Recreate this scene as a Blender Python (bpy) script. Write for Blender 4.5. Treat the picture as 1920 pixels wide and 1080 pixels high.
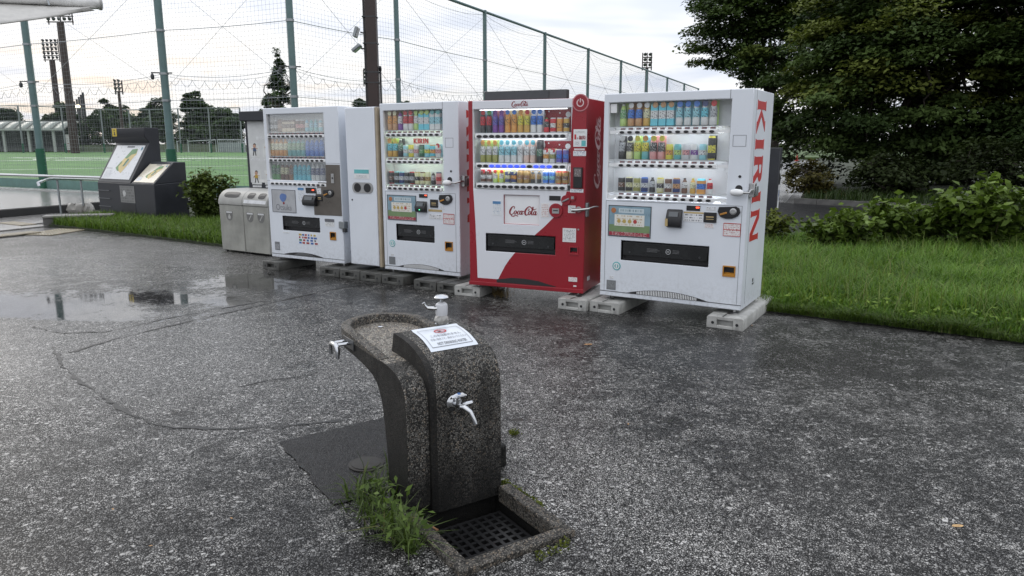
import bpy, bmesh, math, random
import numpy as np
from mathutils import Vector, Matrix
R = math.radians
random.seed(7)
rng = np.random.default_rng(11)
sc = bpy.context.scene
COL = sc.collection
for o in list(bpy.data.objects):
    bpy.data.objects.remove(o)

# ------------------------------------------------------------------ camera, sky, sun, exposure
CAM_H = 1.524
cam_d = bpy.data.cameras.new('camera')
cam_d.sensor_width = 36.0
cam_d.lens = 1354.0 / 1920.0 * 36.0
cam_d.clip_start = 0.05
cam_d.clip_end = 3000
cam = bpy.data.objects.new('camera', cam_d)
COL.objects.link(cam)
cam.location = (0, 0, CAM_H)
cam.rotation_euler = (R(90 - 11.152), 0, 0)
sc.camera = cam

SUN_EL, SUN_AZ = R(24), R(-48)          # azimuth measured from +Y towards +X
world = bpy.data.worlds.new('World')
sc.world = world
world.use_nodes = True
wn = world.node_tree
wn.nodes.clear()
def W(t, **k):
    n = wn.nodes.new(t)
    for a, b in k.items():
        setattr(n, a, b)
    return n
def wl(a, b):
    wn.links.new(a, b)
def wmath(op, a, b=None, c=None, clamp=False):
    n = W('ShaderNodeMath', operation=op)
    n.use_clamp = clamp
    for i, v in enumerate((a, b, c)):
        if v is None:
            continue
        if isinstance(v, (int, float)):
            n.inputs[i].default_value = v
        else:
            wl(v, n.inputs[i])
    return n.outputs[0]
wout = W('ShaderNodeOutputWorld')
wbg = W('ShaderNodeBackground')
wbg.inputs['Strength'].default_value = 0.10
wsky = W('ShaderNodeTexSky', sky_type='NISHITA')
wsky.sun_disc = False
wsky.sun_elevation = SUN_EL
wsky.sun_rotation = SUN_AZ
wsky.dust_density = 3.0
wtc = W('ShaderNodeTexCoord')
wsep = W('ShaderNodeSeparateXYZ')
wl(wtc.outputs['Generated'], wsep.inputs[0])
wz = wmath('MAXIMUM', wsep.outputs[2], 0.0)
wden = wmath('ADD', wz, 0.10)
wcomb = W('ShaderNodeCombineXYZ')
wl(wmath('DIVIDE', wsep.outputs[0], wden), wcomb.inputs[0])
wl(wmath('DIVIDE', wsep.outputs[1], wden), wcomb.inputs[1])
wn1 = W('ShaderNodeTexNoise')
wn1.inputs['Scale'].default_value = 0.6
wn1.inputs['Detail'].default_value = 4
wn1.inputs['Roughness'].default_value = 0.56
wn1.inputs['Distortion'].default_value = 0.35
wl(wcomb.outputs[0], wn1.inputs['Vector'])
wmr = W('ShaderNodeMapRange', interpolation_type='SMOOTHSTEP')
wl(wn1.outputs['Fac'], wmr.inputs['Value'])
wmr.inputs['From Min'].default_value = 0.36
wmr.inputs['From Max'].default_value = 0.56
# cloud deck: grey-white underside, brighter higher up (overcast luminance law)
wcl = W('ShaderNodeMix', data_type='RGBA')
wl(wmr.outputs[0], wcl.inputs['Factor'])
wcl.inputs['A'].default_value = (8.7, 9.4, 10.9, 1)
wcl.inputs['B'].default_value = (12.0, 12.1, 12.3, 1)
# warm evening tint low over the horizon round the sun's azimuth
wsd = W('ShaderNodeVectorMath', operation='DOT_PRODUCT')
wl(wtc.outputs['Generated'], wsd.inputs[0])
wsd.inputs[1].default_value = (math.sin(R(-28)), math.cos(R(-28)), 0.08)
wwarm = wmath('POWER', wmath('MAXIMUM', wsd.outputs['Value'], 0.0), 22.0)
wlow = W('ShaderNodeMapRange', interpolation_type='SMOOTHSTEP')
wl(wz, wlow.inputs['Value'])
wlow.inputs['From Min'].default_value = 0.05
wlow.inputs['From Max'].default_value = 0.17
wlow.inputs['To Min'].default_value = 1.0
wlow.inputs['To Max'].default_value = 0.0
wn2 = W('ShaderNodeTexNoise')
wn2.inputs['Scale'].default_value = 1.6
wn2.inputs['Detail'].default_value = 5
wl(wcomb.outputs[0], wn2.inputs['Vector'])
wst = W('ShaderNodeMapRange', interpolation_type='SMOOTHSTEP')
wl(wn2.outputs['Fac'], wst.inputs['Value'])
wst.inputs['From Min'].default_value = 0.50
wst.inputs['From Max'].default_value = 0.62
wfac = wmath('MULTIPLY', wmath('MULTIPLY', wwarm, wlow.outputs[0]), wst.outputs[0], clamp=True)
wmix2 = W('ShaderNodeMix', data_type='RGBA')
wl(wfac, wmix2.inputs['Factor'])
wl(wcl.outputs['Result'], wmix2.inputs['A'])
wmix2.inputs['B'].default_value = (11.5, 10.4, 9.4, 1)
wlum = wmath('ADD', wmath('MULTIPLY', wz, 0.75), 0.86)
wsc = W('ShaderNodeVectorMath', operation='SCALE')
wl(wmix2.outputs['Result'], wsc.inputs[0])
wl(wlum, wsc.inputs['Scale'])
wmix3 = W('ShaderNodeMix', data_type='RGBA')
wmix3.inputs['Factor'].default_value = 0.93
wl(wsky.outputs[0], wmix3.inputs['A'])
wl(wsc.outputs[0], wmix3.inputs['B'])
wl(wmix3.outputs['Result'], wbg.inputs['Color'])
wl(wbg.outputs[0], wout.inputs['Surface'])

sun_d = bpy.data.lights.new('sun', 'SUN')
sun_d.energy = 0.55
sun_d.angle = R(25)
sun_d.color = (1.0, 0.95, 0.88)
sun = bpy.data.objects.new('sun', sun_d)
COL.objects.link(sun)
sd = Vector((math.sin(SUN_AZ) * math.cos(SUN_EL), math.cos(SUN_AZ) * math.cos(SUN_EL), math.sin(SUN_EL)))
sun.rotation_euler = (-sd).to_track_quat('-Z', 'Y').to_euler()
sun.location = sd * 50

vs = sc.view_settings
sc.display_settings.display_device = 'sRGB'
vs.view_transform = 'Standard'
vs.look = 'None'
vs.exposure = 0.0
vs.gamma = 1.0
vs.use_curve_mapping = False
sc.cycles.use_denoising = True
sc.cycles.max_bounces = 8
sc.cycles.transparent_max_bounces = 24
sc.cycles.caustics_reflective = False
sc.cycles.caustics_refractive = False
sc.cycles.sample_clamp_indirect = 6

# ------------------------------------------------------------------ materials
class NT:
    def __init__(s, name):
        s.m = bpy.data.materials.new(name)
        s.m.use_nodes = True
        s.t = s.m.node_tree
        s.b = s.t.nodes['Principled BSDF']
        s.out = s.t.nodes['Material Output']
    def n(s, typ, **k):
        x = s.t.nodes.new(typ)
        for a, b in k.items():
            setattr(x, a, b)
        return x
    def l(s, a, b):
        s.t.links.new(a, b)
    def put(s, sock, v):
        if isinstance(v, (int, float)):
            sock.default_value = v
        elif isinstance(v, (tuple, list)):
            sock.default_value = (*v, 1) if len(v) == 3 and sock.type == 'RGBA' else v
        else:
            s.l(v, sock)
    def math(s, op, a, b=None, c=None, clamp=False):
        x = s.n('ShaderNodeMath', operation=op)
        x.use_clamp = clamp
        for i, v in enumerate((a, b, c)):
            if v is not None:
                s.put(x.inputs[i], v)
        return x.outputs[0]
    def mix(s, f, a, b, blend='MIX'):
        x = s.n('ShaderNodeMix', data_type='RGBA', blend_type=blend)
        s.put(x.inputs['Factor'], f)
        s.put(x.inputs['A'], a)
        s.put(x.inputs['B'], b)
        return x.outputs['Result']
    def pos(s):
        return s.n('ShaderNodeNewGeometry').outputs['Position']
    def obj(s):
        return s.n('ShaderNodeTexCoord').outputs['Object']
    def gen(s):
        return s.n('ShaderNodeTexCoord').outputs['Generated']
    def noise(s, vec, scale, detail=4, rough=0.5, dist=0.0):
        x = s.n('ShaderNodeTexNoise')
        s.l(vec, x.inputs['Vector'])
        x.inputs['Scale'].default_value = scale
        x.inputs['Detail'].default_value = detail
        x.inputs['Roughness'].default_value = rough
        x.inputs['Distortion'].default_value = dist
        return x.outputs['Fac']
    def vor(s, vec, scale, feature='F1', rnd=1.0):
        x = s.n('ShaderNodeTexVoronoi', feature=feature)
        s.l(vec, x.inputs['Vector'])
        x.inputs['Scale'].default_value = scale
        if 'Randomness' in x.inputs:
            x.inputs['Randomness'].default_value = rnd
        return x
    def ramp(s, v, lo, hi, a=0.0, b=1.0, smooth=True):
        x = s.n('ShaderNodeMapRange', interpolation_type='SMOOTHSTEP' if smooth else 'LINEAR')
        s.put(x.inputs['Value'], v)
        x.inputs['From Min'].default_value = lo
        x.inputs['From Max'].default_value = hi
        x.inputs['To Min'].default_value = a
        x.inputs['To Max'].default_value = b
        return x.outputs[0]
    def attr(s, name):
        x = s.n('ShaderNodeAttribute')
        x.attribute_name = name
        return x
    def bump(s, h, strength=0.5, dist=0.01):
        x = s.n('ShaderNodeBump')
        s.put(x.inputs['Strength'], strength)
        x.inputs['Distance'].default_value = dist
        s.l(h, x.inputs['Height'])
        s.l(x.outputs[0], s.b.inputs['Normal'])
        return x
    def set(s, **k):
        for a, v in k.items():
            s.put(s.b.inputs[a.replace('_', ' ')], v)
        return s

MATS = {}
def plain(name, col, rough=0.5, metal=0.0, var=0.12, scale=6.0, bump=0.0, spec=None, dirt=0.0):
    if name in MATS:
        return MATS[name]
    m = NT(name)
    o = m.obj()
    f = m.noise(o, scale, 5, 0.6)
    c = m.mix(m.ramp(f, 0.3, 0.7), tuple(x * (1 - var) for x in col), tuple(min(1, x * (1 + var)) for x in col))
    if dirt:
        d = m.ramp(m.noise(o, scale * 0.7, 8, 0.75, 0.6), 0.55, 0.72, 0, dirt)
        c = m.mix(d, c, tuple(x * 0.35 for x in col))
    m.set(Base_Color=c, Roughness=m.ramp(f, 0.2, 0.8, max(0.02, rough - 0.06), rough + 0.06), Metallic=metal)
    if spec is not None:
        m.set(Specular_IOR_Level=spec)
    if bump:
        m.bump(m.noise(o, scale * 14, 4), bump, 0.004)
    MATS[name] = m.m
    return m.m
def emit(name, col, strength):
    if name in MATS:
        return MATS[name]
    m = NT(name)
    m.set(Base_Color=col, Emission_Color=col, Emission_Strength=strength)
    MATS[name] = m.m
    return m.m
def printed(name, bg, ink, rows=9, cols=14, amount=0.5, rough=0.45):
    """paper or film with rows of small illegible print"""
    if name in MATS:
        return MATS[name]
    m = NT(name)
    sp = m.n('ShaderNodeSeparateXYZ')
    m.l(m.gen(), sp.inputs[0])
    x, z = sp.outputs[0], sp.outputs[2]
    fr = m.math('FRACT', m.math('MULTIPLY', z, float(rows)))
    line = m.math('MULTIPLY', m.math('GREATER_THAN', fr, 0.3), m.math('LESS_THAN', fr, 0.78))
    cb = m.n('ShaderNodeCombineXYZ')
    m.l(m.math('MULTIPLY', x, float(cols)), cb.inputs[0])
    m.l(m.math('FLOOR', m.math('MULTIPLY', z, float(rows))), cb.inputs[1])
    nz = m.noise(cb.outputs[0], 2.2, 2)
    ed = m.math('MULTIPLY', m.math('MULTIPLY', m.math('GREATER_THAN', x, 0.07), m.math('LESS_THAN', x, 0.93)),
                m.math('MULTIPLY', m.math('GREATER_THAN', z, 0.06), m.math('LESS_THAN', z, 0.94)))
    f = m.math('MULTIPLY', m.math('MULTIPLY', line, m.math('GREATER_THAN', nz, 0.5)), ed)
    m.set(Base_Color=m.mix(m.math('MULTIPLY', f, amount), bg, ink), Roughness=rough)
    MATS[name] = m.m
    return m.m

WHITE = plain('white_paint', (0.67, 0.705, 0.76), 0.32, var=0.02, scale=3, dirt=0.05)
def add_splash(mat, col):
    t = mat.node_tree
    b = t.nodes['Principled BSDF']
    src = b.inputs['Base Color'].links[0].from_socket
    m = NT.__new__(NT); m.m, m.t, m.b = mat, t, b
    o = m.obj()
    sp = m.n('ShaderNodeSeparateXYZ'); m.l(o, sp.inputs[0])
    nz = m.noise(o, 26, 6, 0.75)
    st = m.n('ShaderNodeMapping'); st.inputs['Scale'].default_value = (30, 30, 1.6); m.l(o, st.inputs['Vector'])
    run = m.noise(st.outputs[0], 1.0, 4, 0.6)
    f = m.math('MULTIPLY', m.ramp(sp.outputs[2], 0.0, 0.34, 1.0, 0.0), m.ramp(nz, 0.42, 0.66, 0.0, 0.26))
    f = m.math('ADD', f, m.ramp(run, 0.60, 0.80, 0.0, 0.07), clamp=True)
    m.l(m.mix(f, src, col), b.inputs['Base Color'])
add_splash(WHITE, (0.20, 0.19, 0.17))
WHITE2 = plain('white_plastic', (0.74, 0.75, 0.76), 0.4, var=0.02)
INTER = plain('cabinet_interior', (0.76, 0.77, 0.79), 0.55, var=0.03)
RED = plain('red_paint', (0.26, 0.010, 0.020), 0.32, var=0.05, scale=3)
REDINK = plain('red_ink', (0.46, 0.02, 0.02), 0.4, var=0.04)
COLARED = plain('script_red', (0.24, 0.008, 0.018), 0.4, var=0.04)
PINKWHITE = plain('faded_white_print', (0.62, 0.46, 0.47), 0.4, var=0.05)
BLACKP = plain('black_plastic', (0.012, 0.012, 0.014), 0.35, var=0.2)
DARKP = plain('dark_grey_plastic', (0.035, 0.037, 0.04), 0.4, var=0.2)
DARKGLASS = plain('smoked_flap', (0.012, 0.013, 0.014), 0.18, var=0.2)
SEAM = plain('panel_gap', (0.02, 0.02, 0.022), 0.7)
STEEL = plain('brushed_steel', (0.42, 0.42, 0.42), 0.33, 1.0, var=0.12, scale=9)
BRONZE = plain('brown_tinted_steel', (0.16, 0.145, 0.13), 0.3, 0.85, var=0.15, scale=3)
CHROME = plain('chrome', (0.50, 0.51, 0.53), 0.10, 1.0, var=0.03)
GALV = plain('galvanised_steel', (0.30, 0.32, 0.33), 0.42, 0.9, var=0.15)
BINSTEEL = plain('weathered_bin_steel', (0.29, 0.29, 0.265), 0.58, 0.10, var=0.18, scale=3.5, dirt=0.25)
ORANGE = plain('amber_plastic', (0.42, 0.19, 0.03), 0.35, var=0.1)
GREYLAB = plain('grey_label', (0.16, 0.17, 0.18), 0.5)
TEAL = plain('teal_print', (0.12, 0.42, 0.44), 0.5)
GOLD = plain('gold_label', (0.45, 0.34, 0.16), 0.45)
INK = plain('black_ink', (0.02, 0.02, 0.022), 0.5)
GREYINK = plain('grey_ink', (0.12, 0.125, 0.14), 0.5)
PAPER = plain('white_label', (0.72, 0.73, 0.74), 0.5, var=0.02)
STK_BLUE = printed('blue_headed_notice', (0.70, 0.72, 0.74), (0.12, 0.2, 0.35), 10, 12, 0.8)
STK_INK = printed('white_notice', (0.70, 0.71, 0.72), (0.03, 0.03, 0.04), 10, 14, 0.8)
STK_RED = printed('red_notice', (0.70, 0.70, 0.70), (0.35, 0.03, 0.04), 8, 14, 0.85)
STK_ICON = printed('icon_strip', (0.70, 0.71, 0.73), (0.08, 0.09, 0.11), 3, 8, 0.85)
STK_COL = printed('payment_marks', (0.70, 0.71, 0.73), (0.10, 0.12, 0.22), 4, 9, 0.9)
PRICE = printed('price_tag_print', (0.05, 0.07, 0.10), (0.55, 0.16, 0.08), 2, 3, 1.0)
LED_W = emit('led_strip_white', (0.93, 0.95, 1.0), 9.0)
LED_D = emit('led_strip_dim', (0.93, 0.95, 1.0), 2.5)
LED_G = emit('led_strip_greenish', (0.86, 1.0, 0.80), 9.0)
LED_R = emit('red_digits', (1.0, 0.10, 0.04), 2.0)
LED_B = emit('blue_lit_button', (0.05, 0.10, 0.9), 0.8)

def make_glass():
    m = NT('window_pane_glass')
    t = m.n('ShaderNodeBsdfTransparent')
    t.inputs[0].default_value = (0.97, 0.98, 0.98, 1)
    g = m.n('ShaderNodeBsdfGlossy')
    g.inputs['Roughness'].default_value = 0.02
    fr = m.n('ShaderNodeFresnel')
    fr.inputs[0].default_value = 1.45
    mx = m.n('ShaderNodeMixShader')
    m.l(m.math('MULTIPLY', fr.outputs[0], 0.45), mx.inputs[0])
    m.l(t.outputs[0], mx.inputs[1])
    m.l(g.outputs[0], mx.inputs[2])
    m.l(mx.outputs[0], m.out.inputs['Surface'])
    return m.m
GLASS = make_glass()

def make_asphalt(name, dark, light, wetbase, use_attr=True, cell=105.0, bump=0.5):
    m = NT(name)
    p0 = m.pos()
    nz = m.n('ShaderNodeTexNoise')
    m.l(p0, nz.inputs['Vector'])
    nz.inputs['Scale'].default_value = cell * 0.55
    nz.inputs['Detail'].default_value = 2
    off = m.n('ShaderNodeVectorMath', operation='MULTIPLY_ADD')
    m.l(nz.outputs['Color'], off.inputs[0])
    off.inputs[1].default_value = (1.1 / cell, 1.1 / cell, 0)
    m.l(p0, off.inputs[2])
    p = off.outputs[0]
    v = m.vor(p, cell)
    ve = m.vor(p, cell, 'DISTANCE_TO_EDGE')
    vb = m.vor(p, cell * 0.47)
    vbe = m.vor(p, cell * 0.47, 'DISTANCE_TO_EDGE')
    big = m.noise(p0, 0.55, 5, 0.55)
    mid = m.noise(p0, 5.0, 6, 0.68)
    fine = m.noise(p0, 26.0, 4, 0.7)
    sep = m.n('ShaderNodeSeparateColor')
    m.l(v.outputs['Color'], sep.inputs[0])
    sepb = m.n('ShaderNodeSeparateColor')
    m.l(vb.outputs['Color'], sepb.inputs[0])
    wear_sheen = m.ramp(m.math('ADD', mid, m.math('MULTIPLY', m.math('SUBTRACT', fine, 0.5), 1.1)), 0.34, 0.68)
    if use_attr:
        pale = m.attr('pale').outputs['Fac']
        blot = m.math('SUBTRACT', m.noise(p0, 1.7, 6, 0.62, 0.4), 0.5)
        wear_sheen = m.math('ADD', wear_sheen, m.math('ADD', m.math('MULTIPLY', m.math('SUBTRACT', pale, 0.5), 1.35), m.math('MULTIPLY', blot, 1.3)), clamp=True)  # pale carries wear plus left-hand sky sheen painted as lighter stone
    stone = m.math('ADD', m.math('MULTIPLY', m.math('POWER', sep.outputs[0], 1.15), 0.78), 0.10)
    gap = m.ramp(ve.outputs['Distance'], 0.045, 0.26)
    bigst = m.math('MULTIPLY', m.math('GREATER_THAN', sepb.outputs[0], 0.90), m.ramp(vbe.outputs['Distance'], 0.06, 0.22))
    tone = m.math('MULTIPLY', m.math('MAXIMUM', m.math('MULTIPLY', stone, gap), m.math('MULTIPLY', bigst, m.math('ADD', m.math('MULTIPLY', sepb.outputs[1], 0.5), 0.25))), m.ramp(wear_sheen, 0, 1, 0.15, 1.0, False))
    col = m.mix(tone, dark, light)
    hgt = m.math('ADD', m.math('MULTIPLY', gap, m.math('ADD', m.math('MULTIPLY', sep.outputs[1], 0.9), 0.2)), m.math('MULTIPLY', bigst, 0.7))
    hgt = m.math('ADD', hgt, m.math('MULTIPLY', fine, 0.9))
    rough_dry = m.ramp(big, 0.3, 0.7, wetbase + 0.08, wetbase - 0.05)
    rough_dry = m.math('ADD', rough_dry, m.math('MULTIPLY', wear_sheen, 0.16))
    if use_attr:
        wet = m.attr('wet').outputs['Fac']
        edge = m.math('ADD', m.math('SUBTRACT', mid, 0.5), m.math('MULTIPLY', m.math('SUBTRACT', fine, 0.5), 0.8))
        pud = m.ramp(m.math('ADD', wet, m.math('MULTIPLY', edge, 1.05)), 0.72, 0.90)
        col = m.mix(m.math('MULTIPLY', pud, 0.6), col, tuple(x * 0.5 for x in dark))
        sheen = m.ramp(m.math('ADD', wet, m.math('MULTIPLY', edge, 0.25)), 0.20, 0.52)
        rough_dry = m.math('MULTIPLY', rough_dry, m.math('SUBTRACT', 1.0, m.math('MULTIPLY', sheen, 0.5)))
        rough = m.math('ADD', m.math('MULTIPLY', rough_dry, m.math('SUBTRACT', 1.0, m.math('MULTIPLY', pud, 0.93))), 0.015)
        bs = m.math('MULTIPLY', m.math('SUBTRACT', 1.0, m.math('MULTIPLY', pud, 0.97)), m.math('MULTIPLY', m.math('SUBTRACT', 1.0, m.math('MULTIPLY', sheen, 0.62)), bump))
        m.set(Roughness=rough)
        m.bump(hgt, bs, 0.0020)
    else:
        m.set(Roughness=rough_dry)
        m.bump(hgt, bump, 0.006)
    m.set(Base_Color=col, IOR=1.5, Specular_IOR_Level=m.math('MAXIMUM', m.ramp(m.math('MAXIMUM', m.math('MULTIPLY', gap, m.math('POWER', sep.outputs[1], 1.0)), m.math('MULTIPLY', bigst, 0.8)), 0.05, 0.75, 0.06, 0.95), m.math('MULTIPLY', pud, 0.6)) if use_attr else m.ramp(gap, 0.0, 1.0, 0.15, 0.5))
    return m.m
ASPHALT = make_asphalt('wet_asphalt', (0.006, 0.006, 0.0062), (0.66, 0.645, 0.62), 0.30, cell=118.0, bump=0.55)
LOTM = make_asphalt('shining_wet_lot', (0.02, 0.02, 0.021), (0.06, 0.06, 0.06), 0.14, False, 60, 0.05)
PATCH = make_asphalt('fresh_asphalt_patch', (0.006, 0.006, 0.007), (0.05, 0.05, 0.052), 0.34, False, 120, 0.6)
ROADM = make_asphalt('wet_road', (0.008, 0.008, 0.009), (0.03, 0.03, 0.03), 0.40, False, 60, 0.25)
CRACK = plain('damp_crack', (0.008, 0.008, 0.008), 0.5, var=0.3, scale=30)

def make_aggregate(name, dark, light, cell=112.0, algae=True):
    """exposed-aggregate concrete: pale pebbles in a dark matrix"""
    m = NT(name)
    p = m.obj()
    v = m.vor(p, cell)
    ve = m.vor(p, cell, 'DISTANCE_TO_EDGE')
    sep = m.n('ShaderNodeSeparateColor')
    m.l(v.outputs['Color'], sep.inputs[0])
    peb = m.ramp(ve.outputs['Distance'], 0.05, 0.14)
    tint = m.mix(sep.outputs[1], tuple(x * 0.45 for x in light), light)
    tint = m.mix(m.ramp(sep.outputs[2], 0.7, 0.95, 0, 0.6), tint, (light[0] * 1.1, light[1] * 0.92, light[2] * 0.75))
    big = m.noise(p, 5.5, 5, 0.6)
    show = m.math('MULTIPLY', peb, m.ramp(sep.outputs[0], 0.05, 0.5, 0.12, 1.0))
    col = m.mix(show, dark, tint)
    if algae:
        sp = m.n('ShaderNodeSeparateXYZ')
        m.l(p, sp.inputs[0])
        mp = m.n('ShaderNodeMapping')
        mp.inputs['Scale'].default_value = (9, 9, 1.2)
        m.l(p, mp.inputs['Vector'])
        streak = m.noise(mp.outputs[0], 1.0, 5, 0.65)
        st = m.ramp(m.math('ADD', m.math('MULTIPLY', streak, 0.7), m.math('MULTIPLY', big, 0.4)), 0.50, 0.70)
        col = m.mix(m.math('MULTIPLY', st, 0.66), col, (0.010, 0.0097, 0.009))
        damp = m.ramp(m.math('ADD', sp.outputs[2], m.math('MULTIPLY', m.math('SUBTRACT', big, 0.5), 0.5)), 0.06, 0.30, 0.85, 0.0)  # colour gets darker towards the foot, edge broken by noise
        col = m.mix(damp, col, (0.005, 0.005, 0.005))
    m.set(Base_Color=col, Roughness=m.ramp(big, 0.3, 0.7, 0.45, 0.65), Specular_IOR_Level=0.22)
    m.bump(m.math('ADD', peb, m.math('MULTIPLY', m.noise(p, 60, 3), 0.4)), 0.6, 0.003)
    return m.m
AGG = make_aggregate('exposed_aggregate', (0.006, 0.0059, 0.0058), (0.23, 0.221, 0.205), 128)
AGG_BOWL = make_aggregate('pale_bowl_aggregate', (0.045, 0.042, 0.038), (0.44, 0.41, 0.36), 120, False)
SIDEC = make_aggregate('dark_side_aggregate', (0.006, 0.006, 0.006), (0.045, 0.043, 0.04), 130)
AGG2 = make_aggregate('worn_aggregate', (0.013, 0.0125, 0.012), (0.19, 0.176, 0.155), 115, False)
AGG_DARK = make_aggregate('near_black_aggregate', (0.012, 0.012, 0.012), (0.035, 0.033, 0.03), 112)

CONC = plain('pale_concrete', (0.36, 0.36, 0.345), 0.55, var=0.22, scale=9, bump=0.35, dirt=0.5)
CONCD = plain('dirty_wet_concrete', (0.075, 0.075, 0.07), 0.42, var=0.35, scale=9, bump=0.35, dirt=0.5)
STONE = plain('wet_paving_stone', (0.19, 0.185, 0.18), 0.2, var=0.15, scale=4, dirt=0.2)
STONED = plain('dark_kerb_stone', (0.09, 0.088, 0.085), 0.4, var=0.25, scale=5, dirt=0.4)
TACT = plain('tactile_yellow', (0.27, 0.235, 0.17), 0.22, var=0.15, scale=8, dirt=0.3)
NAVY = plain('charcoal_steel', (0.022, 0.024, 0.031), 0.5, var=0.16, scale=3, dirt=0.2)
POLE = plain('grey_green_pole_paint', (0.10, 0.165, 0.165), 0.42, var=0.1, scale=4)
PADG = plain('green_pole_padding', (0.008, 0.085, 0.045), 0.55, var=0.12)
BROWN = plain('brown_steel', (0.032, 0.019, 0.016), 0.5, var=0.15)
FARGREY = plain('far_grey_steel', (0.18, 0.20, 0.21), 0.5)
NETM = plain('net_cord', (0.22, 0.24, 0.25), 0.8)
TURF = None
def make_turf():
    m = NT('artificial_turf')
    p = m.pos()
    c = m.mix(m.ramp(m.noise(p, 0.25, 4), 0.3, 0.7), (0.06, 0.155, 0.035), (0.085, 0.20, 0.05))
    m.set(Base_Color=c, Roughness=0.8)
    m.bump(m.noise(p, 45, 3), 0.5, 0.01)
    return m.m
TURF = make_turf()
def make_soil():
    m = NT('damp_soil_with_thatch')
    p = m.pos()
    c = m.mix(m.ramp(m.noise(p, 9, 5, 0.7), 0.35, 0.65), (0.012, 0.016, 0.007), (0.032, 0.045, 0.016))
    m.set(Base_Color=c, Roughness=0.85)
    m.bump(m.noise(p, 30, 4), 0.6, 0.02)
    return m.m
SOIL = make_soil()

def make_leaf(name, rough=0.55, trans=0.22, spec=0.12):
    """colour comes from the per-leaf tint attribute"""
    m = NT(name)
    a = m.attr('tint').outputs['Color']
    m.set(Base_Color=a, Roughness=rough, Specular_IOR_Level=spec)
    tr = m.n('ShaderNodeBsdfTranslucent')
    m.l(m.mix(1.0, a, (0.9, 1.0, 0.45), 'MULTIPLY'), tr.inputs[0])
    mx = m.n('ShaderNodeMixShader')
    mx.inputs[0].default_value = trans
    m.l(m.b.outputs[0], mx.inputs[1])
    m.l(tr.outputs[0], mx.inputs[2])
    m.l(mx.outputs[0], m.out.inputs['Surface'])
    return m.m
LEAF = make_leaf('leaf')
GRASSM = make_leaf('grass_blade', 0.5, 0.35, 0.3)
def leaf_plain(name, col):
    if name in MATS:
        return MATS[name]
    m = NT(name)
    oi = m.n('ShaderNodeObjectInfo')
    c = m.mix(oi.outputs['Random'], tuple(x * 0.6 for x in col), tuple(x * 1.35 for x in col))
    m.set(Base_Color=c, Roughness=0.42, Specular_IOR_Level=0.35)
    tr = m.n('ShaderNodeBsdfTranslucent')
    m.l(c, tr.inputs[0])
    mx = m.n('ShaderNodeMixShader')
    mx.inputs[0].default_value = 0.25
    m.l(m.b.outputs[0], mx.inputs[1])
    m.l(tr.outputs[0], mx.inputs[2])
    m.l(mx.outputs[0], m.out.inputs['Surface'])
    MATS[name] = m.m
    return m.m
BARK = plain('bark', (0.035, 0.028, 0.022), 0.8, var=0.3, scale=12, bump=0.5)

_cc = {}
def colour(c, rough=0.35):
    k = tuple(round(x, 3) for x in c) + (rough,)
    if k not in _cc:
        m = NT('drink_colour')
        m.set(Base_Color=c, Roughness=rough)
        _cc[k] = m.m
    return _cc[k]

_cl = {}
def label_colour(c):
    """printed drink label: flat colour with small marks"""
    k = tuple(round(x, 3) for x in c)
    if k not in _cl:
        m = NT('drink_label')
        lum = sum(c) / 3
        ink = (0.70, 0.70, 0.70) if lum < 0.28 else (0.05, 0.05, 0.08)
        nz = m.noise(m.obj(), 95, 2, 0.5)
        m.set(Base_Color=m.mix(m.ramp(nz, 0.54, 0.58, 0, 0.8), c, ink), Roughness=0.4)
        _cl[k] = m.m
    return _cl[k]

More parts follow.
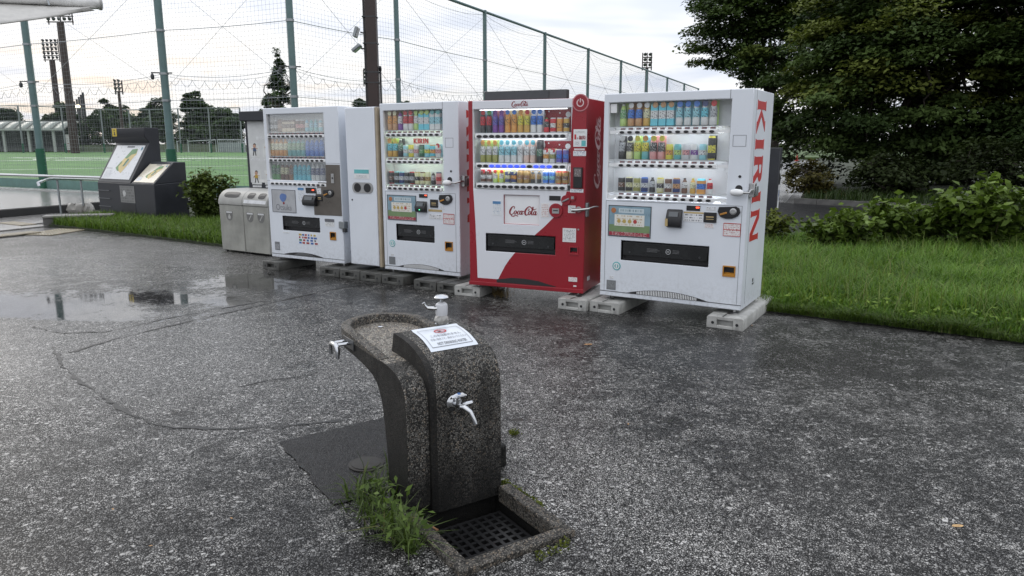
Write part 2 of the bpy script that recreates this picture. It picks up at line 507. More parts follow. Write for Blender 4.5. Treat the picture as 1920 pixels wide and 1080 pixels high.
# ------------------------------------------------------------------ mesh helpers
class MB:
    def __init__(s):
        s.v, s.f, s.mi, s.mats = [], [], [], []
    def _m(s, mat):
        if mat is None:
            return 0
        if mat not in s.mats:
            s.mats.append(mat)
        return s.mats.index(mat)
    def add(s, vs, fs, mat=None, T=None):
        b = len(s.v)
        if T is not None:
            vs = [T @ Vector(q) for q in vs]
        s.v += [tuple(q) for q in vs]
        i = s._m(mat)
        for q in fs:
            s.f.append(tuple(b + k for k in q))
            s.mi.append(i)
        return s
    def box(s, x0, x1, y0, y1, z0, z1, mat=None, T=None):
        v = [(x0, y0, z0), (x1, y0, z0), (x1, y1, z0), (x0, y1, z0), (x0, y0, z1), (x1, y0, z1), (x1, y1, z1), (x0, y1, z1)]
        f = [(0, 3, 2, 1), (4, 5, 6, 7), (0, 1, 5, 4), (1, 2, 6, 5), (2, 3, 7, 6), (3, 0, 4, 7)]
        return s.add(v, f, mat, T)
    def tube(s, pts, r, seg=8, mat=None, caps=True, T=None):
        pts = [Vector(p) for p in pts]
        n = len(pts)
        rs = r if isinstance(r, (list, tuple)) else [r] * n
        vs, fs = [], []
        up = None
        for i, p in enumerate(pts):
            d = (pts[min(i + 1, n - 1)] - pts[max(i - 1, 0)])
            d = d.normalized() if d.length > 1e-9 else Vector((0, 0, 1))
            if up is None:
                up = Vector((0, 0, 1)) if abs(d.z) < 0.9 else Vector((1, 0, 0))
            a = d.cross(up)
            if a.length < 1e-6:
                a = d.cross(Vector((0, 1, 0)))
            a.normalize()
            b = a.cross(d).normalized()
            up = b
            for k in range(seg):
                t = 2 * math.pi * k / seg
                vs.append(p + (a * math.cos(t) + b * math.sin(t)) * rs[i])
        for i in range(n - 1):
            for k in range(seg):
                k2 = (k + 1) % seg
                fs.append((i * seg + k, i * seg + k2, (i + 1) * seg + k2, (i + 1) * seg + k))
        if caps:
            fs.append(tuple(range(seg - 1, -1, -1)))
            fs.append(tuple((n - 1) * seg + k for k in range(seg)))
        return s.add(vs, fs, mat, T)
    def lathe(s, prof, seg=12, mat=None, T=None, mats=None):
        """prof: [(r,z)...]; mats: optional list of material per profile segment"""
        vs = []
        for r, z in prof:
            for k in range(seg):
                t = 2 * math.pi * k / seg
                vs.append((r * math.cos(t), r * math.sin(t), z))
        if T is not None:
            vs = [T @ Vector(q) for q in vs]
        b = len(s.v)
        s.v += [tuple(q) for q in vs]
        for i in range(len(prof) - 1):
            mi = s._m(mats[i] if mats else mat)
            for k in range(seg):
                k2 = (k + 1) % seg
                s.f.append((b + i * seg + k, b + i * seg + k2, b + (i + 1) * seg + k2, b + (i + 1) * seg + k))
                s.mi.append(mi)
        s.f.append(tuple(b + k for k in range(seg - 1, -1, -1)))
        s.mi.append(s._m(mats[0] if mats else mat))
        s.f.append(tuple(b + (len(prof) - 1) * seg + k for k in range(seg)))
        s.mi.append(s._m(mats[-1] if mats else mat))
        return s
    def prism(s, poly, d0, d1, mat=None, T=None, plane='xz'):
        """extrude a 2D polygon; plane 'xz' extrudes along y, 'yz' along x, 'xy' along z"""
        n = len(poly)
        def P(q, d):
            return {'xz': (q[0], d, q[1]), 'yz': (d, q[0], q[1]), 'xy': (q[0], q[1], d)}[plane]
        vs = [P(q, d0) for q in poly] + [P(q, d1) for q in poly]
        fs = [tuple(range(n)), tuple(range(2 * n - 1, n - 1, -1))]
        for i in range(n):
            j = (i + 1) % n
            fs.append((i, n + i, n + j, j))
        return s.add(vs, fs, mat, T)
    def build(s, name, mat=None, parent=None, smooth=False, bevel=0.0, seg=2, recalc=True):
        me = bpy.data.meshes.new(name)
        me.from_pydata(s.v, [], s.f)
        mats = s.mats if s.mats else [mat]
        for q in mats:
            me.materials.append(q if q is not None else mat)
        if s.mats:
            me.polygons.foreach_set('material_index', s.mi)
        if recalc:
            bm = bmesh.new()
            bm.from_mesh(me)
            bmesh.ops.recalc_face_normals(bm, faces=bm.faces)
            bm.to_mesh(me)
            bm.free()
        if smooth:
            me.polygons.foreach_set('use_smooth', [True] * len(me.polygons))
            me.set_sharp_from_angle(angle=R(38))
        o = bpy.data.objects.new(name, me)
        COL.objects.link(o)
        if parent is not None:
            o.parent = parent
        if bevel:
            b = o.modifiers.new('bevel', 'BEVEL')
            b.width = bevel
            b.segments = seg
            b.limit_method = 'ANGLE'
            b.angle_limit = R(50)
            b.harden_normals = False
            if not smooth:
                me.polygons.foreach_set('use_smooth', [True] * len(me.polygons))
                me.set_sharp_from_angle(angle=R(50))
        return o

def tag(o, label, cat, group=None, kind=None):
    o['label'] = label
    if cat:
        o['category'] = cat
    if group:
        o['group'] = group
    if kind:
        o['kind'] = kind
    return o
def struct(o, label=None):
    o['kind'] = 'structure'
    if label:
        o['label'] = label
    return o
def empty(name, loc=(0, 0, 0), rz=0.0):
    o = bpy.data.objects.new(name, None)
    o.empty_display_size = 0.1
    COL.objects.link(o)
    o.location = loc
    o.rotation_euler = (0, 0, rz)
    return o
def inst(src, name, parent, loc=(0, 0, 0), rot=(0, 0, 0), scale=(1, 1, 1)):
    o = bpy.data.objects.new(name, src)
    COL.objects.link(o)
    o.parent = parent
    o.location = loc
    o.rotation_euler = rot
    o.scale = scale
    return o
def mesh_of(mb, name, mat=None, smooth=False):
    o = mb.build(name, mat, smooth=smooth)
    me = o.data
    bpy.data.objects.remove(o)
    return me

_ft = {}
def text_shape(body, bold=0.0):
    """text as flat polygons: unit cap height, origin at left baseline -> (verts2d, faces, width)"""
    if (body, bold) in _ft:
        return _ft[(body, bold)]
    cu = bpy.data.curves.new('t', 'FONT')
    cu.body = body
    cu.size = 1.0
    cu.offset = bold
    cu.resolution_u = 3
    ob = bpy.data.objects.new('t', cu)
    COL.objects.link(ob)
    dg = bpy.context.evaluated_depsgraph_get()
    me = bpy.data.meshes.new_from_object(ob.evaluated_get(dg))
    vs = [(v.co.x, v.co.y) for v in me.vertices]
    fs = [tuple(p.vertices) for p in me.polygons]
    bpy.data.objects.remove(ob)
    bpy.data.curves.remove(cu)
    bpy.data.meshes.remove(me)
    if not vs:
        vs, fs = [(0, 0), (0.5, 0), (0.5, 0.7), (0, 0.7)], [(0, 1, 2, 3)]
    x0 = min(q[0] for q in vs); x1 = max(q[0] for q in vs)
    y0 = min(q[1] for q in vs); y1 = max(q[1] for q in vs)
    vs = [((a - x0) / (x1 - x0), (b - y0) / (y1 - y0)) for a, b in vs]
    _ft[(body, bold)] = (vs, fs)
    return vs, fs
def ribbon(pts, widths, n=6):
    """closed polygon strip along a smooth curve through pts with varying width -> verts, faces"""
    P = [Vector((*p, 0)) for p in pts]
    out, wid = [], []
    m = len(P)
    for i in range(m - 1):
        p0, p1, p2, p3 = P[max(i - 1, 0)], P[i], P[i + 1], P[min(i + 2, m - 1)]
        for k in range(n):
            t = k / n
            q = 0.5 * ((2 * p1) + (-p0 + p2) * t + (2 * p0 - 5 * p1 + 4 * p2 - p3) * t * t + (-p0 + 3 * p1 - 3 * p2 + p3) * t ** 3)
            out.append(q)
            wid.append(widths[i] * (1 - t) + widths[i + 1] * t)
    out.append(P[-1])
    wid.append(widths[-1])
    vs, fs = [], []
    for i, q in enumerate(out):
        d = out[min(i + 1, len(out) - 1)] - out[max(i - 1, 0)]
        d.normalize()
        a = Vector((-d.y, d.x, 0)) * wid[i] * 0.5
        vs += [(q + a)[:2], (q - a)[:2]]
    for i in range(len(out) - 1):
        fs.append((2 * i, 2 * i + 1, 2 * i + 3, 2 * i + 2))
    return vs, fs
def cola_script():
    """flowing script reading Coca-Cola -> verts2d, faces (unit box)"""
    S = []
    t, k = 0.10, 0.045
    def el(cx, cy, rx, ry, sl=0.35, w=(t, k)):
        pts = []
        for i in range(13):
            a = math.radians(60 + i * 30)
            y = ry * math.sin(a)
            pts.append((cx + rx * math.cos(a) + sl * y, cy + y))
        ws = [w[1] + (w[0] - w[1]) * abs(math.cos(math.radians(60 + i * 30))) for i in range(13)]
        return pts, ws
    # first C with its tail under the word
    S.append(([(0.66, 0.70), (0.70, 0.88), (0.58, 0.97), (0.36, 0.82), (0.16, 0.50), (0.12, 0.20), (0.27, 0.04), (0.48, 0.12), (0.62, 0.30)],
              [0.05, 0.09, 0.05, 0.12, 0.17, 0.15, 0.09, 0.05, 0.03]))
    S.append(([(0.30, 0.05), (0.34, -0.10), (0.60, -0.14), (0.86, -0.02), (1.08, -0.10), (1.12, -0.16)], [0.05, 0.09, 0.09, 0.06, 0.08, 0.02]))
    S.append(el(0.80, 0.29, 0.13, 0.20))
    S.append(([(0.92, 0.40), (1.02, 0.36), (1.10, 0.30)], [0.03, 0.03, 0.03]))
    S.append(([(1.32, 0.40), (1.28, 0.49), (1.17, 0.44), (1.07, 0.26), (1.10, 0.11), (1.22, 0.11), (1.36, 0.26)], [0.07, 0.05, 0.07, 0.11, 0.09, 0.05, 0.03]))
    S.append(el(1.48, 0.29, 0.12, 0.20))
    S.append(([(1.70, 0.50), (1.60, 0.26), (1.61, 0.11), (1.70, 0.13), (1.80, 0.26)], [0.10, 0.11, 0.09, 0.05, 0.03]))
    S.append(([(1.76, 0.42), (1.90, 0.45)], [0.08, 0.08]))
    # second C: tall, its upper end waves over the rest of the word
    S.append(([(3.42, 0.80), (3.10, 0.66), (2.86, 0.78), (2.62, 0.98), (2.38, 0.92), (2.10, 0.62), (2.00, 0.28), (2.10, 0.06), (2.30, 0.08), (2.46, 0.28)],
              [0.02, 0.08, 0.11, 0.07, 0.10, 0.16, 0.17, 0.12, 0.06, 0.03]))
    S.append(([(2.44, 0.78), (2.50, 0.66), (2.42, 0.56), (2.34, 0.62)], [0.05, 0.09, 0.07, 0.03]))
    S.append(el(2.56, 0.29, 0.13, 0.20))
    S.append(([(2.68, 0.38), (2.80, 0.30), (2.98, 0.66), (3.02, 0.92), (2.94, 0.94), (2.86, 0.62), (2.80, 0.24), (2.86, 0.10), (2.96, 0.14), (3.06, 0.28)],
              [0.03, 0.03, 0.04, 0.06, 0.06, 0.10, 0.12, 0.09, 0.05, 0.03]))
    S.append(el(3.16, 0.29, 0.12, 0.20))
    S.append(([(3.38, 0.50), (3.28, 0.26), (3.29, 0.11), (3.38, 0.12), (3.50, 0.30)], [0.10, 0.11, 0.09, 0.05, 0.02]))
    vs, fs = [], []
    for pts, ws in S:
        a, b = ribbon(pts, [w * 1.25 for w in ws])
        n = len(vs)
        vs += a
        fs += [tuple(n + q for q in f) for f in b]
    x0 = min(q[0] for q in vs); x1 = max(q[0] for q in vs)
    y0 = min(q[1] for q in vs); y1 = max(q[1] for q in vs)
    return [((a - x0) / (x1 - x0), (b - y0) / (y1 - y0)) for a, b in vs], fs
SCRIPT = cola_script()
def kirin_letters():
    """flared capitals, each (verts polygon list, width) for cap height 1"""
    K = ([[(0, 0), (.30, 0), (.27, .12), (.27, .88), (.30, 1), (0, 1), (.03, .88), (.03, .12)],
          [(.27, .47), (.62, .93), (.60, 1), (.92, 1), (.86, .93), (.46, .50), (.92, .08), (1.0, 0), (.64, 0), (.64, .06), (.27, .44)]], 1.0)
    I = ([[(0, 0), (.32, 0), (.29, .12), (.29, .88), (.32, 1), (0, 1), (.03, .88), (.03, .12)]], .32)
    Rr = ([[(0, 0), (.30, 0), (.27, .12), (.27, .88), (.30, 1), (0, 1), (.03, .88), (.03, .12)],
           [(.27, 1), (.52, 1), (.70, .95), (.78, .84), (.80, .72), (.74, .60), (.62, .51), (.50, .48), (.27, .47), (.27, .58), (.42, .59), (.52, .65), (.55, .74), (.52, .84), (.42, .89), (.27, .89)],
           [(.40, .48), (.62, .50), (.82, .08), (.92, 0), (.60, 0), (.58, .08)]], .92)
    N = ([[(0, 0), (.22, 0), (.19, .12), (.19, .80), (.19, 1), (0, 1), (.03, .88), (.03, .12)],
          [(.19, 1), (.30, 1), (.78, .30), (.78, .02), (.70, 0), (.19, .76)],
          [(.78, 0), (.95, 0), (.95, .88), (.98, 1), (.76, 1), (.78, .88)]], .98)
    return [K, I, Rr, I, N]
KIRIN = kirin_letters()
def letters_strip(gap=0.16):
    """the five capitals set in a row, unit height -> list of polygons, total width"""
    x, out = 0.0, []
    for polys, w in KIRIN:
        for pg in polys:
            out.append([(x + a, b) for a, b in pg])
        x += w + gap
    return out, x - gap
def plaque(name, V2, F2, fn, mat, parent):
    """flat lettering: maps unit-box 2D shape through fn(a,b)->(x,y,z)"""
    me = bpy.data.meshes.new(name)
    me.from_pydata([fn(a, b) for a, b in V2], [], F2)
    me.materials.append(mat)
    o = bpy.data.objects.new(name, me)
    COL.objects.link(o)
    o.parent = parent
    return o
def front_text(body, x0, x1, z0, z1, y, mat, parent, name='lettering', bold=0.0):
    vs, fs = text_shape(body, bold)
    return plaque(name, vs, fs, lambda a, b: (x0 + a * (x1 - x0), y, z0 + b * (z1 - z0)), mat, parent)

# ------------------------------------------------------------------ survey helpers (points measured from the photograph's perspective)
_th = R(11.152)
def ray(px, py):
    a = (px - 960) / 1354.0
    b = -(py - 540) / 1354.0
    return Vector((a, math.cos(_th) + b * math.sin(_th), -math.sin(_th) + b * math.cos(_th)))
def gnd(px, py, z=0.0):
    r = ray(px, py)
    return Vector((0, 0, CAM_H)) + r * ((z - CAM_H) / r.z)
def at(px, py, y):
    r = ray(px, py)
    return Vector((0, 0, CAM_H)) + r * (y / r.y)
def smooth_noise(X, Y, seed, cell):
    g = np.random.default_rng(seed).random((64, 64))
    u, v = X / cell, Y / cell
    iu, iv = np.floor(u).astype(int), np.floor(v).astype(int)
    fu, fv = u - iu, v - iv
    fu = fu * fu * (3 - 2 * fu); fv = fv * fv * (3 - 2 * fv)
    q = lambda a, b: g[(iu + a) % 64, (iv + b) % 64]
    return (q(0, 0) * (1 - fu) + q(1, 0) * fu) * (1 - fv) + (q(0, 1) * (1 - fu) + q(1, 1) * fu) * fv

# ------------------------------------------------------------------ ground
FO, FA = Vector((-0.435, 2.807, 0)), R(33)            # drinking fountain: front-left foot and yaw
fu_ = Vector((math.cos(FA), math.sin(FA), 0)); fv_ = Vector((-math.sin(FA), math.cos(FA), 0))
def build_ground():
    xs = np.unique(np.concatenate([np.linspace(-900, -30, 12), np.linspace(-30, -14, 20), np.arange(-14, -0.6, 0.12), np.arange(-0.6, 0.42, 0.035),
                                   np.arange(0.42, 8, 0.16), np.linspace(8, 30, 20), np.linspace(30, 900, 12)]).round(4))
    ys = np.unique(np.concatenate([np.linspace(-60, 0.5, 6), np.arange(0.5, 2.1, 0.1), np.arange(2.1, 3.2, 0.035), np.arange(3.2, 18, 0.12),
                                   np.linspace(18, 60, 24), np.linspace(60, 1500, 12)]).round(4))
    X, Y = np.meshgrid(xs, ys)
    nx, ny = len(xs), len(ys)
    V = np.stack([X.ravel(), Y.ravel(), np.zeros(X.size)], 1)
    idx = np.arange(nx * ny).reshape(ny, nx)
    Q = np.stack([idx[:-1, :-1], idx[:-1, 1:], idx[1:, 1:], idx[1:, :-1]], -1).reshape(-1, 4)
    # a pit under the fountain's drain tray
    lx = (V[:, 0] - FO.x) * fu_.x + (V[:, 1] - FO.y) * fu_.y
    ly = (V[:, 0] - FO.x) * fv_.x + (V[:, 1] - FO.y) * fv_.y
    inside = (lx > 0.015) & (lx < 0.425) & (ly > -0.465) & (ly < -0.02)
    Q = Q[~inside[Q].any(1)]
    wet = 0.16 + 0.22 * smooth_noise(X, Y, 3, 1.3) + 0.12 * smooth_noise(X, Y, 4, 0.35)
    for px, py, sx, sy, a, rot in WETSPOTS:
        c = gnd(px, py)
        dx, dy = X - c.x, Y - c.y
        ca, sa = math.cos(R(rot)), math.sin(R(rot))
        ex, ey = dx * ca + dy * sa, -dx * sa + dy * ca
        wet = wet + a * np.exp(-(ex / sx) ** 2 - (ey / sy) ** 2)
    me = bpy.data.meshes.new('ground')
    me.vertices.add(len(V)); me.vertices.foreach_set('co', V.ravel())
    me.loops.add(Q.size); me.loops.foreach_set('vertex_index', Q.ravel())
    me.polygons.add(len(Q))
    me.polygons.foreach_set('loop_start', np.arange(0, Q.size, 4)); me.polygons.foreach_set('loop_total', np.full(len(Q), 4))
    me.update(calc_edges=True)
    at_ = me.attributes.new('wet', 'FLOAT', 'POINT')
    at_.data.foreach_set('value', np.clip(wet, 0, 1).ravel().astype(np.float32))
    pale = 0.44 + 0.30 * (smooth_noise(X, Y, 9, 1.1) - .5) + 0.22 * (smooth_noise(X, Y, 10, .4) - .5)
    for px, py, sx, sy, a, rot in PALESPOTS:
        c = gnd(px, py)
        dx, dy = X - c.x, Y - c.y
        ca, sa = math.cos(R(rot)), math.sin(R(rot))
        ex, ey = dx * ca + dy * sa, -dx * sa + dy * ca
        pale = pale + a * np.exp(-(ex / sx) ** 2 - (ey / sy) ** 2)
    ap = me.attributes.new('pale', 'FLOAT', 'POINT')
    ap.data.foreach_set('value', np.clip(pale, 0, 1).ravel().astype(np.float32))
    me.materials.append(ASPHALT)
    o = bpy.data.objects.new('ground', me)
    COL.objects.link(o)
    return struct(o, 'wet grey asphalt forecourt with shallow puddles')
# (pixel x, pixel y, half-axes in metres, amount, rotation)
WETSPOTS = [(120, 582, 1.0, 0.26, 0.50, -16), (330, 560, 1.0, 0.24, 0.40, -12), (470, 528, 0.8, 0.40, 0.50, -30), (545, 505, 0.6, 0.45, 0.35, -30),
            (60, 520, 3.0, 0.9, 0.20, -20), (260, 510, 2.4, 0.8, 0.17, -20), (200, 560, 2.4, 1.0, 0.14, -20), (60, 440, 2.0, 0.5, 0.12, -15), (20, 575, 0.8, 0.35, 0.35, 0),
            (330, 640, 2.4, 1.2, 0.20, 0), (620, 520, 0.9, 0.35, 0.22, -30), (-150, 560, 2.0, 0.8, 0.30, 0), (1560, 690, 0.8, 0.5, 0.08, 0)]
# worn areas and painted sky sheen (+), damp patches and dark machine-front strips (-)
PALESPOTS = [(120, 480, 4.5, 1.6, .45, -20), (330, 470, 2.5, 1.2, .3, -25), (1130, 900, .50, .36, .60, 20), (1250, 1010, .45, .28, .35, 0), (1010, 850, .3, .3, .35, 0), (380, 680, 2.0, 1.1, .60, -12), (200, 820, 1.0, .5, .15, 0), (620, 690, .9, .6, .2, 0), (250, 610, 1.6, .5, .25, -15), (1000, 700, .8, .5, .1, 0), (180, 900, .5, .35, .12, 0),  # far-left and mid-left entries lighten the colour in place of wet sheen
             (1560, 690, .9, .45, -.34, -10), (1000, 600, 2.4, .45, -.22, -28), (620, 520, 1.4, .5, -.3, -30), (1480, 620, 1.0, .5, -.16, -30), (150, 1000, .5, .3, -.18, 0), (560, 1000, .4, .3, -.18, 0),  # the long entries darken the ground along the machine row
             (1750, 780, .9, .5, .10, 0), (820, 560, 1.0, .4, -.16, -30), (1700, 1000, .5, .3, -.1, 0), (300, 790, .5, .14, -.2, 30)]
ground = build_ground()

def sheet(name, pts, mat, z=None, label=None, drop=None):
    """flat slab from a polygon of (x,y[,z]); drop gives it side walls"""
    P = [tuple(p) if len(p) == 3 else (p[0], p[1], z) for p in pts]
    n = len(P)
    vs, fs = list(P), [tuple(range(n))]
    if drop is not None:
        vs += [(p[0], p[1], drop) for p in P]
        for i in range(n):
            j = (i + 1) % n
            fs.append((i, n + i, n + j, j))
    b = MB(); b.add(vs, fs)
    o = b.build(name, mat)
    return struct(o, label)

# fresh patch by the fountain and the saw-cut seams of the old patches
g = gnd
def jag(p0, p1, n, amp, seed):
    r_ = random.Random(seed)
    return [p0.lerp(p1, i / n) + Vector((r_.uniform(-amp, amp), r_.uniform(-amp, amp), 0)) for i in range(n)]
pc = [g(520, 830), g(722, 784), g(722, 784) + (g(628, 948) - g(520, 830)), g(628, 948)]
poly = []
for i in range(4):
    poly += jag(pc[i], pc[(i + 1) % 4], 12, 0.014, i)
sheet('asphalt_patch', [(p.x, p.y) for p in poly], PATCH, 0.005, 'dark fresh asphalt patch beside the drinking fountain')

def crack(pts, w0, w1, seed, parent):
    r_ = random.Random(seed)
    P = [g(*p) for p in pts]
    line = []
    for i in range(len(P) - 1):
        n = max(2, int((P[i + 1] - P[i]).length / 0.05))
        for k in range(n):
            line.append(P[i].lerp(P[i + 1], k / n) + Vector((r_.uniform(-.014, .014), r_.uniform(-.014, .014), 0)))
    line.append(P[-1])
    vs, fs = [], []
    for i, q in enumerate(line):
        d = (line[min(i + 1, len(line) - 1)] - line[max(i - 1, 0)]).normalized()
        a = Vector((-d.y, d.x, 0)) * max(.0008, r_.uniform(w0, w1) * (.35 + .9 * math.sin(i * .23 + seed) ** 2) - .002)
        vs += [q + a + Vector((0, 0, .003)), q - a + Vector((0, 0, .003))]
    for i in range(len(line) - 1):
        fs.append((2 * i, 2 * i + 1, 2 * i + 3, 2 * i + 2))
    b = MB(); b.add(vs, fs)
    return b.build('seam', CRACK, parent)
crack([(130, 662), (200, 640), (340, 606), (470, 577), (560, 556), (640, 540), (700, 531)], .008, .024, 1, ground)
crack([(60, 612), (110, 625), (200, 622), (300, 600), (420, 578), (500, 563)], .006, .018, 2, ground)
crack([(100, 650), (118, 690), (165, 728), (225, 765), (270, 790), (330, 802), (420, 805), (530, 800), (640, 788)], .007, .020, 3, ground)
crack([(450, 725), (520, 710), (590, 704)], .004, .010, 4, ground)

# ------------------------------------------------------------------ right-hand verge, service road, parking lot
road = sheet('road', [(2.6, 11.9), (9.8, 12.3), (30, 6.5), (32, 9), (10.6, 16.55), (7.55, 19.45), (5.5, 24), (1.0, 24)], ROADM, 0.004, 'dark wet service road behind the grass verge')
lot = sheet('parking_lot', [(1.0, 24), (5.5, 24), (7.4, 19.6), (33, 78), (33, 82), (0.5, 82)], LOTM, 0.008, 'pale shining wet parking lot beyond the trees')
bedR = [(2.33, 6.68), (3.2, 6.12), (4.1, 5.52), (5.4, 4.6), (8, 3.4), (11, 6), (12, 10.6), (9.6, 12.1), (5.0, 12.0), (3.1, 10.9), (1.5, 8.4), (2.2, 7.6)]
sheet('soil_bed', bedR, SOIL, 0.035, 'damp soil under the grass verge', -0.02)
verge = sheet('verge', [(7.75, 19.5), (10.8, 16.7), (32, 9.2), (70, 12), (70, 95), (34, 82)], SOIL, 0.13, 'dark soil bank under the big trees', -0.02)
kb = MB()
kpts = [Vector((7.55, 19.45, 0)), Vector((10.7, 16.6, 0)), Vector((32, 9.1, 0))]
stone_me = None
def kerb_run(p0, p1, parent, L=0.6, w=0.14, h=0.14, mat=STONED):
    d = (p1 - p0); n = int(d.length / L); d.normalize()
    b = MB(); b.box(0.005, L - 0.005, 0, w, -0.05, h)
    o = b.build('kerb_stone', mat, bevel=0.008)
    me = o.data; bpy.data.objects.remove(o)
    a = math.atan2(d.y, d.x)
    for i in range(n):
        q = p0 + d * (i * L)
        inst(me, 'kerb_stone', parent, q, (0, 0, a))
kroot = struct(empty('kerb'), 'low stone kerb along the far side of the service road')
kerb_run(kpts[0], kpts[1], kroot)
kerb_run(kpts[1], kpts[1] + (kpts[2] - kpts[1]) * 0.35, kroot)
kroot2 = struct(empty('kerb'), 'low dark edging between forecourt and grass verge')
for p0, p1 in ((Vector((2.33, 6.64, 0)), Vector((4.1, 5.48, 0))), (Vector((4.1, 5.48, 0)), Vector((5.4, 4.56, 0)))):
    kerb_run(p0, p1, kroot2, 0.6, 0.05, 0.014, STONED)
far_grass = sheet('field_grass', [(-5, 82), (34, 82), (60, 95), (120, 160), (120, 220), (-20, 220)], plain('far_grass', (0.06, 0.10, 0.03), 0.9, scale=0.5), 0.25, 'far strip of light grass past the parking lot', 0)

# ------------------------------------------------------------------ football field, plaza, left bed
def fz(y):
    return 0.18 + (y - 22.5) * 0.0100
FN = [(-5.5, 18.6), (-3.3, 22.0), (13.2, 57.4), (40, 110)]
field = sheet('field', [(-90, 62, fz(62)), (-24, 27.5, fz(27.5)), (-14.7, 22.9, fz(22.9)), (-9.3, 20.3, fz(20.3)), (-5.4, 18.75, fz(18.75)), (-3.2, 22.1, fz(22.1)), (-0.9, 27.1, fz(27.1)), (13.4, 57.5, fz(57.5)),
                        (24, 80, fz(80)), (24, 84, fz(84)), (-120, 84, fz(84))], TURF, label='green artificial turf football field', drop=-0.05)
lm = plain('field_line', (0.55, 0.62, 0.52), 0.8)
def fline(p0, p1, w):
    d = (p1 - p0).normalized(); a = Vector((-d.y, d.x, 0)) * w
    n = 8
    vs, fs = [], []
    for i in range(n + 1):
        q = p0.lerp(p1, i / n)
        for s in (1, -1):
            r_ = q + a * s
            vs.append((r_.x, r_.y, fz(r_.y) + 0.012))
    for i in range(n):
        fs.append((2 * i, 2 * i + 1, 2 * i + 3, 2 * i + 2))
    b = MB(); b.add(vs, fs); b.build('line_marking', lm, field)
def fpt(px, py):
    z = 0.3
    for _ in range(8):
        p = gnd(px, py, z); z = fz(p.y)
    return p
fline(fpt(0, 302), fpt(470, 294), 0.40)
fline(fpt(0, 319), fpt(470, 311), 0.14)
fline(fpt(0, 333), fpt(470, 330), 0.08)
fline(fpt(20, 289), fpt(470, 288.6), 0.6)
ac = fpt(300, 297)
arc = [Vector((ac.x + 9 * math.cos(t), ac.y + 6 * math.sin(t), 0)) for t in np.linspace(math.pi * 0.3, math.pi * 1.7, 20)]
for i in range(19):
    fline(arc[i], arc[i + 1], 0.22)

pz = 0.18
pl = [(-30, 13.0), (-10.95, 15.25), (-10.0, 17.5), (-8.6, 19.8), (-9.3, 20.25), (-14.7, 22.8), (-24, 27.4), (-40, 34)]
plaza = sheet('plaza', pl, plain('dark_joint', (0.03, 0.03, 0.03), 0.5), pz - 0.012, 'raised wet stone plaza at the field edge', -0.02)
edge = MB()
slab = MB(); slab.box(0.004, 0.596, 0.004, 0.596, -0.012, 0.012)
so = slab.build('paving_slab', STONE, bevel=0.003, seg=1); slab_me = so.data; bpy.data.objects.remove(so)
def inpoly(x, y, P):
    c = False
    for i in range(len(P)):
        (x0, y0), (x1, y1) = P[i][:2], P[i - 1][:2]
        if (y0 > y) != (y1 > y) and x < (x1 - x0) * (y - y0) / (y1 - y0) + x0:
            c = not c
    return c
ang = math.atan2(2.25, 0.95)
ex, ey = Vector((math.cos(ang), math.sin(ang), 0)), Vector((-math.sin(ang), math.cos(ang), 0))
o0 = Vector((-10.95, 15.25, 0))
cnt = 0
for i in range(-2, 13):
    for j in range(0, 18):
        c = o0 + ex * (i * 0.6) + ey * (j * 0.6)
        m = c + ex * 0.3 + ey * 0.3
        if inpoly(m.x, m.y, pl) and -0.75 < m.x / m.y < -0.5:
            inst(slab_me, 'paving_slab', plaza, (c.x, c.y, pz), (0, 0, ang))
            cnt += 1
pave = sheet('pavement', [(-20, 9.5), (-9.4, 12.6), (-8.95, 13.85), (-8.9, 14.2), (-9.9, 17.4), (-10.9, 15.2), (-30, 12.9)], plain('dark_joint', (0.03, 0.03, 0.03), 0.5), 0.004, 'wet stone pavement in front of the plaza step')
for i in range(-8, 5):
    for j in range(0, 10):
        c = Vector((-9.35, 12.75, 0)) + ex * (i * 0.6) + ey * (j * 0.6)
        m = c + ex * 0.3 + ey * 0.3
        if inpoly(m.x, m.y, [(-20, 9.5), (-9.4, 12.6), (-8.95, 13.85), (-9.9, 17.3), (-10.9, 15.1), (-30, 12.8)]) and -0.78 < m.x / m.y:
            inst(slab_me, 'paving_slab', pave, (c.x, c.y, 0.008), (0, 0, ang))
# tactile tiles, with raised dots
tt = MB(); tt.box(0.003, 0.297, 0.003, 0.297, 0, 0.012)
for a in range(5):
    for b_ in range(5):
        tt.lathe([(0.018, 0.012), (0.013, 0.017)], 6, T=Matrix.Translation((0.03 + a * 0.06, 0.03 + b_ * 0.06, 0)))
tme = mesh_of(tt, 'tactile_tile', TACT)
tact = struct(empty('tactile_path'), 'yellowish tactile paving along the pavement edge')
t0, t1 = g(-20, 449), g(96, 436)
dd = (t1 - t0); L = dd.length; dd.normalize(); ta = math.atan2(dd.y, dd.x)
for i in range(int(L / 0.3)):
    for k in range(1):
        q = t0 + dd * (i * 0.3) + Vector((-dd.y, dd.x, 0)) * (0.3 * k)
        inst(tme, 'tactile_tile', tact, (q.x, q.y, 0.021), (0, 0, ta))
t0, t1 = g(96, 442), g(160, 432)
dd = (t1 - t0).normalized(); ta = math.atan2(dd.y, dd.x)
for i in range(3):
    for k in range(2):
        q = t0 + dd * (i * 0.3) + Vector((-dd.y, dd.x, 0)) * (0.3 * k)
        inst(tme, 'tactile_tile', tact, (q.x, q.y, 0.003), (0, 0, ta))
t0 = g(-5, 420.5); dd = (g(22, 423.5) - t0).normalized(); ta = math.atan2(dd.y, dd.x)
for i in range(3):
    q = t0 + dd * (i * 0.3)
    inst(tme, 'tactile_tile', tact, (q.x, q.y, 0.021), (0, 0, ta))

